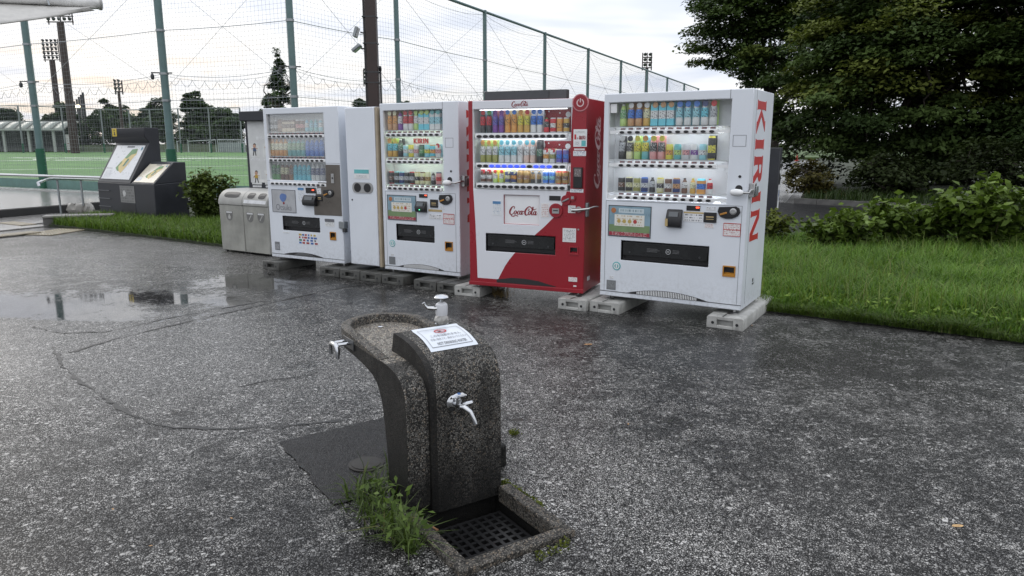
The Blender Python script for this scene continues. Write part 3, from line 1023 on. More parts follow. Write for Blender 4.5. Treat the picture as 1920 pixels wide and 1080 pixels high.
bedL = [(-8.9, 13.85), (-6.5, 12.35), (-4.4, 10.95), (-3.4, 10.7), (-1.9, 11.6), (-4.6, 18.0), (-8.3, 19.3), (-9.4, 17.4), (-9.0, 14.2)]
sheet('soil_bed', bedL, SOIL, 0.04, 'damp soil bed under the grass by the map board', -0.02)
# low wall closing the bed
wl_ = empty('planter_wall')
tag(wl_, 'low grey stone planter wall at the grass tip beside the plaza step', 'wall')
a0, a1 = Vector((-9.02, 13.86, 0)), Vector((-7.9, 14.25, 0))
d = (a1 - a0).normalized(); an = math.atan2(d.y, d.x)
for i in range(3):
    b = MB(); b.box(0.004, 0.40, 0, 0.24, 0, 0.15); o = b.build('wall_block', STONED, wl_, bevel=0.01); o.location = a0 + d * (i * 0.405); o.rotation_euler = (0, 0, an)
    b = MB(); b.box(0.0, 0.403, -0.03, 0.27, 0.15, 0.20); o = b.build('coping', plain('grey_coping', (0.17, 0.165, 0.155), 0.5, dirt=0.3), wl_, bevel=0.015); o.location = a0 + d * (i * 0.405); o.rotation_euler = (0, 0, an)
def rock(name, loc, s, mat, label, cat='stone', group=None, seed=0):
    bm = bmesh.new()
    bmesh.ops.create_icosphere(bm, subdivisions=2, radius=1)
    r_ = random.Random(seed)
    for v in bm.verts:
        v.co *= r_.uniform(0.70, 1.15)
        v.co.z = max(v.co.z, -0.6)
    me = bpy.data.meshes.new(name); bm.to_mesh(me); bm.free()
    me.materials.append(mat)
    o = bpy.data.objects.new(name, me); COL.objects.link(o)
    o.location = loc; o.scale = s; o.rotation_euler = (0, 0, seed)
    return tag(o, label, cat, group)
for i, (px, w, wd) in enumerate(((133, 0.16, 'widest'), (152, 0.11, 'middle'), (167, 0.10, 'narrowest'))):
    p = g(px, 398, 0.0)
    rock('stone', (p.x, p.y, 0.06), (w * 1.15, 0.12, 0.17), plain('pale_stone', (0.30, 0.29, 0.27), 0.6), '%s of the three pale stones behind the planter wall' % wd, 'stone', 'pale stones by the plaza step', i + 3)

# step and handrails
hr = empty('handrail', at(110, 400, 16))
tag(hr, 'short curved steel handrail beside the map board', 'handrail')
hr.location = (0, 0, 0)
A, B, Cc = at(71, 343, 15.0), at(98, 335, 15.6), at(190, 337.5, 17.6)
b = MB(); b.tube([A + Vector((0.02, 0, -0.06)), A, A.lerp(B, 0.5) + Vector((0, 0, 0.02)), B, B.lerp(Cc, .5), Cc, Cc + (Cc - B) * 0.25], 0.028, 8); b.build('rail', CHROME, hr, True)
for px, py, yy, zb in ((107, 337, 15.8, 0.0), (151, 337, 16.8, 0.16)):
    t = at(px, py, yy)
    b = MB(); b.tube([(t.x, t.y, zb), (t.x, t.y, t.z)], 0.022, 8); b.build('post', GALV, hr, True)
hr2 = empty('handrail')
tag(hr2, 'long straight steel handrail running across the plaza behind the shorter one', 'handrail')
A, Cc = at(-60, 325.5, 19.2), at(215, 333.5, 20.3)
b = MB(); b.tube([A, A.lerp(Cc, .5), Cc], 0.035, 8); b.build('rail', CHROME, hr2, True)
for q in (A, Cc):
    b = MB(); b.tube([(q.x, q.y, pz - .02), (q.x, q.y, q.z)], 0.025, 8); b.build('post', GALV, hr2, True)

# ------------------------------------------------------------------ ball-stop fence
FZ = 6.17
left_run = [Vector((-5.42, 18.55, 0)), Vector((-9.35, 20.15, 0)), Vector((-14.65, 22.82, 0)), Vector((-20.0, 25.5, 0)), Vector((-25.4, 28.2, 0))]
right_run = [Vector((-5.42, 18.55, 0)), Vector((-3.33, 21.9, 0))] + [Vector((-0.97 + 2.36 * i, 26.95 + 5.05 * i, 0)) for i in range(8)]
fence = empty('ball_stop_net')
tag(fence, 'tall net fence on grey green poles round the football field', 'fence')
def bz(p):
    return fz(p.y) if p.y > 22.5 else 0.18
def fpole(p, r, pad):
    b = MB(); b.tube([(p.x, p.y, bz(p) - .05), (p.x, p.y, FZ + 0.05)], r, 12); po = b.build('pole', POLE, fence, True)
    if pad:
        b = MB(); b.tube([(p.x, p.y, bz(p)), (p.x, p.y, bz(p) + 1.25)], r + 0.035, 10); b.build('padding', PADG, po, True)
    for z in (4.525, 3.42, 2.72):
        b = MB(); b.tube([(p.x, p.y, z - .03), (p.x, p.y, z + .03)], r + 0.018, 10); b.build('clamp', GALV, po, True)
    return po
for i, p in enumerate(left_run):
    po = fpole(p, 0.10 if i else 0.085, i > 0)
    if i < 4:   # pulley arm
        b = MB(); q = Vector((p.x, p.y, 3.42))
        b.tube([q + Vector((-.3, -.1, .02)), q + Vector((.2, 0.05, .02))], .018, 6)
        b.lathe([(.03, -.16), (.05, -.12), (.05, -.05), (.02, 0)], 8, T=Matrix.Translation(q + Vector((-.27, -.1, 0))))
        b.build('pulley', DARKP, po)
for i, p in enumerate(right_run[1:]):
    fpole(p, 0.072, False)
def bays(run):
    return list(zip(run[:-1], run[1:]))
def cord(b, p, q, r, sag=0.0, n=1, seg=3):
    pts = [p.lerp(q, k / n) - Vector((0, 0, sag * 4 * (k / n) * (1 - k / n))) for k in range(n + 1)]
    b.tube(pts, r, seg, caps=False)
def upz(p, z):
    return Vector((p.x, p.y, z))
rail = MB()
for p, q in bays(left_run) + bays(right_run):
    rail.tube([upz(p, FZ), upz(q, FZ)], 0.05, 8)
rail.build('top_rail', POLE, fence, True)
cab = MB()
for p, q in bays(left_run) + bays(right_run):
    cord(cab, upz(p, 4.525), upz(q, 4.525), .011, .03, 4)
    cord(cab, upz(p, 2.72), upz(q, 2.72), .008, .02, 4)
    cord(cab, upz(p, 3.42), upz(q, 3.42), .007, .16, 8)
    cord(cab, upz(p, 3.36), upz(q, 3.36), .005, .20, 8)
    cord(cab, upz(p, FZ - .1), upz(q, FZ - .1), .006, .22, 8)
    cord(cab, upz(p, 6.0), upz(q, 3.0), .0055)
    cord(cab, upz(p, 3.0), upz(q, 6.0), .0055)
cab.build('cable', GALV, fence)
net = MB()
for p, q in bays(left_run) + bays(right_run):
    L = (q - p).length
    cell = 0.115
    n = int(L / cell)
    zb_ = max(bz(p), bz(q)) + .05
    for i in range(n + 1):
        a = p.lerp(q, i / n)
        wob = 0.012 * math.sin(i * 1.7)
        cord(net, upz(a, zb_), upz(a, FZ), .0024)
    z = zb_
    while z < FZ:
        cord(net, upz(p, z), upz(q, z), .0024, 0.03, 3)
        z += cell
net.build('net', NETM, fence)['kind'] = 'stuff'
cur = MB()      # second net gathered in scallops along its wire
for p, q in bays(left_run) + bays(right_run):
    L = (q - p).length
    off = Vector((q.y - p.y, p.x - q.x, 0)).normalized() * 0.12
    n = int(L / 0.42)
    pts = []
    for i in range(n):
        for k in range(5):
            t = (i + k / 5) / n
            z = 3.36 - 0.2 * 4 * t * (1 - t) - 0.20 * math.sin(math.pi * k / 5)
            pts.append(upz(p.lerp(q, t), z) + off)
    cur.tube(pts, .006, 3, caps=False)
    m = int(L / 0.16)
    for i in range(m):
        t = (i + .5) / m
        z1 = 3.2 - 0.2 * 4 * t * (1 - t)
        a = p.lerp(q, t) + off
        cur.tube([upz(a, z1), upz(a + off * .4 * math.sin(i * 2.1), 2.2), upz(a + off * .5 * math.sin(i), 1.0), upz(a, bz(p) + .1)], .0018, 3, caps=False)
    for j in range(14):
        z = 3.0 - j * 0.2
        pts = []
        for i in range(0, m + 1, 1):
            t = i / m
            pts.append(upz(p.lerp(q, t), z - 0.16 * 4 * t * (1 - t) + 0.05 * (i % 2)) + off)
        cur.tube(pts, .0017, 3, caps=False)
cur.build('gathered_net', NETM, fence)['kind'] = 'stuff'
sk = MB()
for p, q in bays(left_run):
    sk.tube([upz(p, bz(p) + .17), upz(q, bz(q) + .17)], .0, 3, caps=False) if False else None
    d = (q - p).normalized(); nrm = Vector((-d.y, d.x, 0)) * .01
    sk.add([p - nrm + Vector((0, 0, bz(p) + .02)), q - nrm + Vector((0, 0, bz(q) + .02)), q - nrm + Vector((0, 0, bz(q) + .30)), p - nrm + Vector((0, 0, bz(p) + .30)),
            p + nrm + Vector((0, 0, bz(p) + .02)), q + nrm + Vector((0, 0, bz(q) + .02)), q + nrm + Vector((0, 0, bz(q) + .30)), p + nrm + Vector((0, 0, bz(p) + .30))],
           [(0, 1, 2, 3), (7, 6, 5, 4), (3, 2, 6, 7)])
sk.build('skirt', plain('green_grey_skirt', (0.10, 0.19, 0.17), 0.6), fence)
fk = MB()
for p, q in bays(left_run):
    d = (q - p).normalized(); nr = Vector((d.y, -d.x, 0))
    if nr.y > 0: nr = -nr
    a, c = p + nr * .12, q + nr * .12
    e, h_ = p + nr * .62, q + nr * .62
    zz = .215
    fk.add([(a.x, a.y, zz), (c.x, c.y, zz), (h_.x, h_.y, zz), (e.x, e.y, zz), (a.x, a.y, .1), (c.x, c.y, .1), (h_.x, h_.y, .1), (e.x, e.y, .1)],
           [(0, 1, 2, 3), (0, 4, 5, 1), (1, 5, 6, 2), (2, 6, 7, 3), (3, 7, 4, 0)])
struct(fk.build('kerb', plain('pale_wet_kerb', (0.34, 0.34, 0.33), 0.25, dirt=.2)), 'pale kerb strip along the foot of the net fence')

# ------------------------------------------------------------------ vending machines
def plate_shell(Wd, H, D, holes, mats):
    """cabinet as one closed shell whose front has real recesses.
    holes: (x0,x1,z0,z1,depth,wall_mat,back_mat); mats: (front, side)"""
    b = MB()
    xs = sorted({0.0, Wd} | {h[0] for h in holes} | {h[1] for h in holes})
    zs = sorted({0.0, H} | {h[2] for h in holes} | {h[3] for h in holes})
    def hole(x, z):
        for h in holes:
            if h[0] < x < h[1] and h[2] < z < h[3]:
                return h
    vid = {}
    def V(x, y, z):
        k = (round(x, 5), round(y, 5), round(z, 5))
        if k not in vid:
            vid[k] = len(b.v)
            b.v.append(k)
        return vid[k]
    def face(ids, mat):
        b.f.append(tuple(ids)); b.mi.append(b._m(mat))
    for i in range(len(xs) - 1):
        for j in range(len(zs) - 1):
            x0, x1, z0, z1 = xs[i], xs[i + 1], zs[j], zs[j + 1]
            if hole((x0 + x1) / 2, (z0 + z1) / 2) is None:
                face([V(x0, 0, z0), V(x1, 0, z0), V(x1, 0, z1), V(x0, 0, z1)], mats[0])
    for h in holes:
        x0, x1, z0, z1, d, wm, bmt = h
        hx = [x for x in xs if x0 <= x <= x1]; hz = [z for z in zs if z0 <= z <= z1]
        for i in range(len(hx) - 1):
            face([V(hx[i], 0, z0), V(hx[i], d, z0), V(hx[i + 1], d, z0), V(hx[i + 1], 0, z0)], wm)
            face([V(hx[i], 0, z1), V(hx[i + 1], 0, z1), V(hx[i + 1], d, z1), V(hx[i], d, z1)], wm)
        for j in range(len(hz) - 1):
            face([V(x0, 0, hz[j]), V(x0, 0, hz[j + 1]), V(x0, d, hz[j + 1]), V(x0, d, hz[j])], wm)
            face([V(x1, 0, hz[j]), V(x1, d, hz[j]), V(x1, d, hz[j + 1]), V(x1, 0, hz[j + 1])], wm)
        for i in range(len(hx) - 1):
            for j in range(len(hz) - 1):
                face([V(hx[i], d, hz[j]), V(hx[i], d, hz[j + 1]), V(hx[i + 1], d, hz[j + 1]), V(hx[i + 1], d, hz[j])], bmt)
    for i in range(len(xs) - 1):
        face([V(xs[i], 0, H), V(xs[i + 1], 0, H), V(xs[i + 1], D, H), V(xs[i], D, H)], mats[1])
        face([V(xs[i], 0, 0), V(xs[i], D, 0), V(xs[i + 1], D, 0), V(xs[i + 1], 0, 0)], mats[1])
        face([V(xs[i], D, 0), V(xs[i], D, H), V(xs[i + 1], D, H), V(xs[i + 1], D, 0)], mats[1])
    for j in range(len(zs) - 1):
        face([V(0, 0, zs[j]), V(0, 0, zs[j + 1]), V(0, D, zs[j + 1]), V(0, D, zs[j])], mats[1])
        face([V(Wd, 0, zs[j]), V(Wd, D, zs[j]), V(Wd, D, zs[j + 1]), V(Wd, 0, zs[j + 1])], mats[1])
    return b
def plate(name, x0, x1, z0, z1, mat, parent, d=0.003, y0=0.0, bevel=0.0):
    if x0 > x1: x0, x1 = x1, x0
    if z0 > z1: z0, z1 = z1, z0
    b = MB(); b.box(x0, x1, y0 - d, y0 + 0.002, z0, z1)
    return b.build(name, mat, parent, bevel=bevel)
def disc(name, x, z, r, mat, parent, d=0.003, y0=0.0, seg=24, rx=1.0):
    b = MB()
    T = Matrix.Translation((x, y0 + 0.002, z)) @ Matrix.Rotation(R(90), 4, 'X') @ Matrix.Diagonal((rx, 1, 1, 1))
    b.lathe([(r, 0), (r, d + 0.002)], seg, T=T)
    return b.build(name, mat, parent)
def ring2(cx, cz, r0, r1, seg=28):
    vs, fs = [], []
    for k in range(seg):
        t = 2 * math.pi * k / seg
        vs += [(cx + r0 * math.cos(t), cz + r0 * math.sin(t)), (cx + r1 * math.cos(t), cz + r1 * math.sin(t))]
    for k in range(seg):
        j = (k + 1) % seg
        fs.append((2 * k, 2 * k + 1, 2 * j + 1, 2 * j))
    return vs, fs

b = MB()
b.prism([(0.021 * math.cos(t) * (1 if abs(math.sin(t)) < .8 else .9), 0.0115 * math.sin(t)) for t in np.linspace(0, 2 * math.pi, 13)[:-1]], -0.012, 0.004)
BUTTON = mesh_of(b, 'button', BLACKP)
BUTTON_LIT = BUTTON.copy(); BUTTON_LIT.materials.clear(); BUTTON_LIT.materials.append(LED_B)
b = MB(); b.box(-0.022, 0.022, -0.003, 0.003, -0.008, 0.008)
PTAG = mesh_of(b, 'price_tag', PRICE)

ORD = ['first', 'second', 'third', 'fourth', 'fifth', 'sixth', 'seventh', 'eighth', 'ninth', 'tenth', 'eleventh', 'twelfth', 'thirteenth', 'fourteenth']
def drink_mesh(kind, w, h, cols):
    """bottle, can or carton sample; cols = cap/top, body, label, card"""
    c0, c1 = colour(cols[0]), colour(cols[1])
    c2 = label_colour(cols[2])
    b = MB()
    r = w * 0.5
    if kind == 'bottle':
        prof = [(r * .88, 0), (r * .97, h * .03), (r * .97, h * .10), (r, h * .12), (r, h * .26), (r * .93, h * .30), (r, h * .34), (r, h * .62), (r * .95, h * .66), (r * .86, h * .74),
                (r * .55, h * .86), (r * .42, h * .90), (r * .42, h * .92), (r * .46, h * .92), (r * .46, h)]
        ms = [c1] * len(prof)
        for i in (6, 7, 8): ms[i] = c2
        ms[3] = c1
        for i in (12, 13, 14): ms[i] = c0
        b.lathe(prof, 12, mats=ms)
    elif kind == 'can':
        prof = [(r * .85, 0), (r, h * .05), (r, h * .30), (r, h * .62), (r, h * .92), (r * .85, h * .97), (r * .85, h)]
        b.lathe(prof, 12, mats=[c0, c1, c2, c1, c0, c0, c0])
    else:
        b.box(-r, r, -r * .7, r * .7, 0, h * .30, c1); b.box(-r, r, -r * .7, r * .7, h * .30, h * .66, c2); b.box(-r, r, -r * .7, r * .7, h * .66, h * .86, c1)
        b.prism([(-r * .7, h * .86), (r * .7, h * .86), (0, h)], -r, r, c0, plane='yz')
    return b
P = dict(blk=(.015, .015, .017), wht=(.62, .63, .65), gry=(.35, .36, .38), brn=(.11, .05, .03), bei=(.48, .40, .30), pnk=(.50, .24, .24), cyn=(.20, .42, .52), tea=(.10, .33, .34), lbl=(.22, .45, .66),
         org=(.55, .24, .05), grn=(.06, .22, .06), dgn=(.02, .10, .05), blu=(.03, .14, .46), nvy=(.02, .035, .13), sky=(.10, .42, .70), red=(.42, .015, .02), yel=(.60, .46, .05), lgn=(.33, .46, .14),
         pur=(.13, .03, .22), amb=(.45, .27, .05), gld=(.30, .19, .06), crm=(.58, .50, .33), olv=(.25, .25, .07), wat=(.50, .53, .58), pch=(.58, .38, .33), cof=(.20, .10, .05), vio=(.10, .08, .32), sil=(.45, .46, .48),
         tan=(.40, .22, .10))
P = {k: tuple(min(.88, x * 1.6 + .06) for x in v) for k, v in P.items()}
NAMEC = dict(blk='black', wht='white', gry='grey', brn='brown', bei='beige', pnk='pink', cyn='pale cyan', tea='teal', lbl='light blue', org='orange', grn='green', dgn='dark green', blu='blue', nvy='navy', sky='sky blue',
             red='red', yel='yellow', lgn='yellow green', pur='purple', amb='amber', gld='gold', crm='cream', olv='olive', wat='clear', pch='peach', cof='coffee brown', vio='violet', sil='silver', tan='tan')
def drinks_row(M, where, rowname, spec, x0, x1, z0, ztall, zsmall, d, root):
    """spec: list of 'kind:cap,body,label[,card]'"""
    n = len(spec)
    pitch = (x1 - x0) / n
    for i, s in enumerate(spec):
        kd, cs = s.split(':')
        small = kd.islower()
        k = {'b': 'bottle', 'c': 'can', 'p': 'carton'}[kd.lower()]
        cc = cs.split(',')
        h = (zsmall if small else ztall) - z0
        w = min(pitch * 0.86, h * (0.38 if k == 'bottle' else 0.5))
        mb = drink_mesh(k, w, h * 0.985, [P[q] for q in cc[:3]])
        o = mb.build({'bottle': 'drink_bottle', 'can': 'drink_can', 'carton': 'drink_carton'}[k], smooth=(k != 'carton'))
        x = x0 + pitch * (i + .5)
        lz = Vector((x, d, z0))
        o.location = M @ lz
        o.rotation_euler = (0, 0, root.rotation_euler[2] + random.uniform(-.1, .1))
        c1n, c2n = NAMEC[cc[1]], NAMEC[cc[2]]
        cn = c1n if c1n == c2n else c1n + ' and ' + c2n
        tag(o, '%s %s, %s from left, %s shelf of %s' % (cn, k, ORD[i], rowname, where), k, 'sample drinks in ' + where)
        if len(cc) > 3:
            b = MB(); cw = pitch * .47; b.box(-cw, cw, w * .45, w * .45 + .003, 0, h * 1.01)
            b.build('backing_card', colour(P[cc[3]]), o)
        if len(cc) > 4:
            b = MB(); T = Matrix.Translation((w * .18, -w * .40, h * .90)) @ Matrix.Rotation(R(90), 4, 'X')
            b.lathe([(w * .40, 0), (w * .40, .003)], 12, T=T); b.build('badge', colour(P[cc[4]]), o)
def button_rail(root, x0, x1, zc, n, lit=(), front=-0.006, zh=0.020, tags=True, bw=1.0):
    b = MB(); b.box(x0, x1, front, 0.029, zc - zh, zc + zh)
    b.build('button_rail', WHITE2, root, bevel=0.006)
    p = (x1 - x0 - .02) / n
    for i in range(n):
        inst(BUTTON_LIT if i in lit else BUTTON, 'button', root, (x0 + .01 + p * (i + .5), front - .001, zc - .001), (0, 0, 0), (bw, 1, bw))
        if tags:
            inst(PTAG, 'price_tag', root, (x0 + .01 + p * (i + .5) + .004, front + .012, zc + zh + .009), (R(-12), 0, 0))
def shelf(root, x0, x1, z, led=None):
    b = MB(); b.box(x0, x1, .034, .149, z - .008, z)
    b.build('shelf', WHITE2, root)
    if led:
        b = MB(); b.box(x0 + .06, x1 - .06, .036, .050, z - .060, z - .052)
        b.build('light_strip', led, root)
def slot_parts(root, x0, x1, z0, z1):
    b = MB(); b.box(x0 + .012, x1 - .012, .012, .018, z0 + .045, z1 - .012)
    fl = b.build('flap', DARKGLASS, root, bevel=.003)
    fl.rotation_euler = (R(-4), 0, 0); fl.location = (0, -.002 + z1 * math.sin(R(-4)) * -1 * 0 , 0)
    fl.rotation_euler = (0, 0, 0)
    for x in (x0 + (x1 - x0) * .1, x1 - (x1 - x0) * .1):
        disc('rivet', x, z0 + (z1 - z0) * .42, .009, DARKP, fl, .004, .012, 10)
    xm = (x0 + x1) / 2; zm = (z0 + z1) / 2 + .015
    v, f = ring2(xm + .04, zm, .018, .024)
    plaque('flap_mark', v, f, lambda a, c: (a, .0112, c), colour((.35, .36, .37)), fl)
    b = MB(); b.box(xm + .028, xm + .05, .0105, .0115, zm - .004, zm + .004); b.build('flap_mark', colour((.35, .36, .37)), fl)
    for i in range(3):
        b = MB(); b.box(xm - .16, xm - .06 + .02 * (i % 2), .0105, .0115, zm + .012 - i * .012, zm + .017 - i * .012); b.build('flap_mark', colour((.10, .10, .105)), fl)
        b = MB(); b.box(xm + .08, xm + .14, .0105, .0115, zm + .012 - i * .012, zm + .017 - i * .012); b.build('flap_mark', colour((.10, .10, .105)), fl)
def bill_unit(root, x0, x1, z0, z1):
    u = plate('bill_slot', x0, x1, z0, z1, BLACKP, root, .012, bevel=.004)
    w, h = x1 - x0, z1 - z0
    b = MB(); b.box(x0 + w * .2, x1 - w * .2, -.0135, -.011, z0 + h * .30, z0 + h * .36); b.box(x0 + w * .2, x1 - w * .2, -.0135, -.011, z0 + h * .50, z0 + h * .62)
    b.build('slot_guide', GOLD, u)
def reader_unit(root, x0, x1, z0, z1, lit=None):
    b = MB(); b.prism([(-.002, z0), (-.045, z0 + .015), (-.055, z0 + (z1 - z0) * .5), (-.022, z1 - .01), (-.002, z1)], x0, x1, plane='yz')
    u = b.build('card_reader', BLACKP, root, bevel=.006)
    b = MB(); w = x1 - x0
    b.box(x0 + w * .2, x1 - w * .2, -.001, .001, -.022, .022, T=Matrix.Translation((0, -.044, z0 + (z1 - z0) * .74)) @ Matrix.Rotation(R(-22), 4, 'X'))
    b.build('screen', colour((.09, .10, .11), .15), u)
    if lit:
        disc('ready_light', x0 + w * .5, z0 + (z1 - z0) * .28, .006, lit, u, .003, -.053, 8)
def coin_unit(root, x0, x1, z0, z1):
    w, h = x1 - x0, z1 - z0
    pg = [(x0 + .01, z1 - h * .08), (x0, z1 - h * .45), (x0 + w * .12, z0 + h * .15), (x0 + w * .38, z0), (x0 + w * .66, z0 + h * .04), (x0 + w * .9, z0 + h * .25), (x1, z0 + h * .55), (x1 - w * .06, z1 - h * .12), (x1 - w * .2, z1)]
    b = MB(); b.prism(pg, -.014, .002); u = b.build('coin_unit', BLACKP, root, bevel=.004)
    T = Matrix.Translation((x0 + w * .7, -.014, z0 + h * .6)) @ Matrix.Rotation(R(90), 4, 'X')
    b = MB(); b.lathe([(w * .15, 0), (w * .15, .006), (w * .09, .008), (w * .09, .003)], 16, T=T); b.build('coin_slot', STEEL, u, True)
    b = MB(); b.box(-.035, .025, -.010, 0, -.008, .008, T=Matrix.Translation((x0 + w * .30, -.014, z0 + h * .42)) @ Matrix.Rotation(R(-18), 4, 'Y')); b.build('return_lever', ORANGE, u, bevel=.003)
def coin_return(root, x0, x1, z0, z1, m):
    b = MB(); b.prism([(x0, z0), (x1, z0), (x1, z1), (x0, z1)], -.006, -.0005)
    fr = MB()
    t = .010
    for q in ((x0, x1, z0, z0 + t * 1.8), (x0, x1, z1 - t, z1), (x0, x0 + t, z0 + t * 1.8, z1 - t), (x1 - t, x1, z0 + t * 1.8, z1 - t)):
        fr.box(q[0], q[1], -.007, .002, q[2], q[3])
    f = fr.build('coin_return', m, root)
    b = MB(); b.prism([(.030, z0 + t), (-.004, z0 + t * 1.6), (.028, z0 + (z1 - z0) * .35)], x0 + t, x1 - t, plane='yz'); b.build('cup', m, f)
def grille(root, x0, x1, Wd, hump, slats, dark=True):
    """wavy toe line with ventilation slats"""
    n = 40
    lo, hi = [], []
    for i in range(n + 1):
        t = i / n; x = Wd * t
        u = max(0, min(1, (x - x0) / (x1 - x0)))
        lo.append((x, .042)); hi.append((x, .047 + (hump * math.sin(math.pi * u) ** .8 if 0 < u < 1 else 0)))
    b = MB(); b.prism(lo + hi[::-1], -.0025, .002); gr = b.build('toe_grille', SEAM, root)
    if slats:
        m = slats
        for i in range(m):
            x = x0 + (x1 - x0) * (.12 + .76 * (i + .5) / m)
            u = (x - x0) / (x1 - x0)
            zt = .047 + hump * math.sin(math.pi * u) ** .8 - .004
            if zt > .056:
                b = MB(); b.box(x - (x1 - x0) * .76 / m * .25, x + (x1 - x0) * .76 / m * .25, -.006, -.002, .046, zt); b.build('slat', WHITE2, gr)
def feet(root, Wd, D):
    for x in (.07, Wd - .07):
        for y in (.07, D - .08):
            b = MB(); T = Matrix.Translation((x, y, 0))
            b.lathe([(.045, -.043), (.045, -.033), (.014, -.028), (.014, .0)], 10, T=T)
            b.build('foot', STEEL, root, True)
def bar_handle(root, Wd, xk, zk):
    disc('handle_plate', xk + .005, zk + .03, .030, BLACKP, root, .004, 0, 16)
    b = MB(); T = Matrix.Translation((xk, -.045, zk)) @ Matrix.Rotation(R(90), 4, 'Y') @ Matrix.Diagonal((.85, .8, 1, 1))
    b.lathe([(.004, -.055), (.026, -.045), (.036, -.01), (.032, .03), (.020, .05), (.010, .055)], 12, T=T)
    b.tube([(xk, -.04, zk), (xk, .0, zk + .01)], .012, 8)
    hd = b.build('handle', WHITE2, root, True)
    b = MB(); b.tube([(xk + .05, -.045, zk), (xk + .10, -.045, zk), (Wd + .02, -.012, zk + .018), (Wd + .03, .03, zk + .02)], .010, 8); b.build('rod', STEEL, hd, True)
    b = MB(); b.box(Wd - .001, Wd + .045, .03, .10, zk - .04, zk + .075); b.build('hasp', STEEL, hd, bevel=.004)
    b = MB(); b.box(Wd + .045, Wd + .055, .05, .13, zk - .03, zk + .05); b.build('lock_body', GALV, hd, bevel=.004)

MACH = {}
def machine(name, o, a, Wd, D, H, zb, label, holes, front=WHITE, side=WHITE):
    r = empty(name, (o[0], o[1], zb), a)
    tag(r, label, 'vending machine', 'vending machines along the forecourt')
    b = plate_shell(Wd, H, D, holes, (front, side))
    b.build('cabinet', None, r, bevel=.007)
    feet(r, Wd, D)
    M = Matrix.Translation((o[0], o[1], zb)) @ Matrix.Rotation(a, 4, 'Z')
    return r, M
def window(root, x0, x1, z0, z1):
    b = MB(); b.box(x0, x1, .0300, .0325, z0, z1); b.build('glass_pane', GLASS, root)
def side_letters(root, Wd, spans, h0, h1, mat):
    """tall capitals reading downwards on the side wall; spans: (z_top, z_bottom) per letter"""
    for (polys, w), (zt, zb) in zip(KIRIN, spans):
        mb = MB()
        for pg in polys:
            q = [(h1 - (1 - bb) * (h1 - h0), zt - (aa / w) * (zt - zb)) for aa, bb in pg]
            mb.prism(q, Wd - .001, Wd + .0025, plane='yz')
        mb.build('letter', mat, root)
KSP = [(1.752, 1.475), (1.437, 1.347), (1.296, 1.040), (.99, .90), (.838, .566)]
dk = SEAM

# --- white machine with the tall red letters, at the grass end
Wd = 1.312
h5 = [(.05, 1.137, .90, 1.755, .15, INTER, INTER), (.205, 1.014, .350, .529, .055, BLACKP, BLACKP), (1.150, 1.242, .292, .372, .03, BLACKP, BLACKP)]
r5, M5 = machine('vending_machine', (.827, 6.68), -.551, Wd, .717, 1.833, .144, 'large white drink machine with tall red letters down its side, beside the grass', h5)
window(r5, .052, 1.135, .902, 1.753)
W5 = 'machine beside the grass'
for zc, zs in ((1.497, 1.545), (1.208, 1.258), (.923, .968)):
    button_rail(r5, .138, 1.036, zc, 12)
    shelf(r5, .052, 1.135, zs, LED_W)
    for xa, xb in ((.055, .136), (1.038, 1.132)):
        plate('filler_strip', xa, xb, zc - .012, zc + .014, WHITE2, r5, .004, .02)
drinks_row(M5, W5, 'top', ['B:wht,lgn,grn,lgn', 'B:wht,tan,blu,tan,wht', 'B:wht,tan,blu,tan,wht', 'B:wht,amb,crm,crm,wht', 'P:lbl,sky,wht,sky,tan', 'P:lbl,sky,wht,sky,tan', 'P:lbl,sky,wht,sky,tan', 'B:lbl,wat,lbl,lbl,blu', 'B:lbl,wat,lbl,lbl,blu', 'B:lbl,wat,lbl,lbl,blu', 'B:nvy,wht,sky,wht,nvy', 'B:tea,wht,gry,lgn,red'], .125, 1.01, 1.552, 1.748, 1.70, .069, r5)
drinks_row(M5, W5, 'middle', ['B:wht,blk,gry,blk,wht', 'B:blk,crm,blk,wht,blk', 'B:wht,lgn,yel,lgn,yel', 'B:wht,tea,yel,cyn,org', 'B:blk,pnk,blk,pnk,yel', 'B:blk,pnk,blk,pnk,yel', 'c:yel,yel,org', 'c:tea,tea,lgn', 'c:sil,sil,pnk', 'c:wht,wht,pur', 'c:lbl,lbl,wht', 'C:yel,blk,yel,blk'], .120, 1.01, 1.262, 1.462, 1.395, .069, r5)
drinks_row(M5, W5, 'bottom', ['c:gry,blk,brn,,', 'c:crm,blk,crm', 'c:sil,olv,crm', 'c:blu,nvy,sil', 'b:blk,blk,gry', 'c:yel,crm,blk', 'c:wht,brn,wht', 'c:tan,nvy,tan', 'b:blk,brn,wht', 'b:yel,amb,crm', 'p:sky,org,blu', 'b:red,wht,red'] if False else
           ['c:gry,blk,brn', 'c:crm,blk,crm', 'c:sil,olv,crm', 'c:blu,nvy,sil', 'b:blk,blk,gry', 'c:yel,crm,blk', 'c:wht,brn,wht', 'c:tan,nvy,tan', 'b:blk,brn,wht', 'b:yel,amb,crm', 'p:sky,org,blu', 'b:red,wht,red'], .125, 1.01, .972, 1.12, 1.105, .069, r5)
plate('light_box', .056, .115, 1.668, 1.745, WHITE2, r5, .03, .05)
plate('seam', 1.124, 1.127, 1.757, 1.831, dk, r5, .0012)
for q in ((1.165, 1.168, 1.373, 1.465), (1.270, 1.273, 1.373, 1.465), (1.168, 1.270, 1.373, 1.376), (1.168, 1.270, 1.462, 1.465)):
    plate('seam', *q, GREYINK, r5, .0012)
for q in ((.043, .046, .05, .888), (.046, 1.275, .885, .888), (1.272, 1.275, .05, .885)):
    plate('seam', *q, GREYLAB, r5, .0012)
disc('keyhole', 1.239, 1.129, .012, BLACKP, r5)
bar_handle(r5, Wd, 1.232, 1.0)
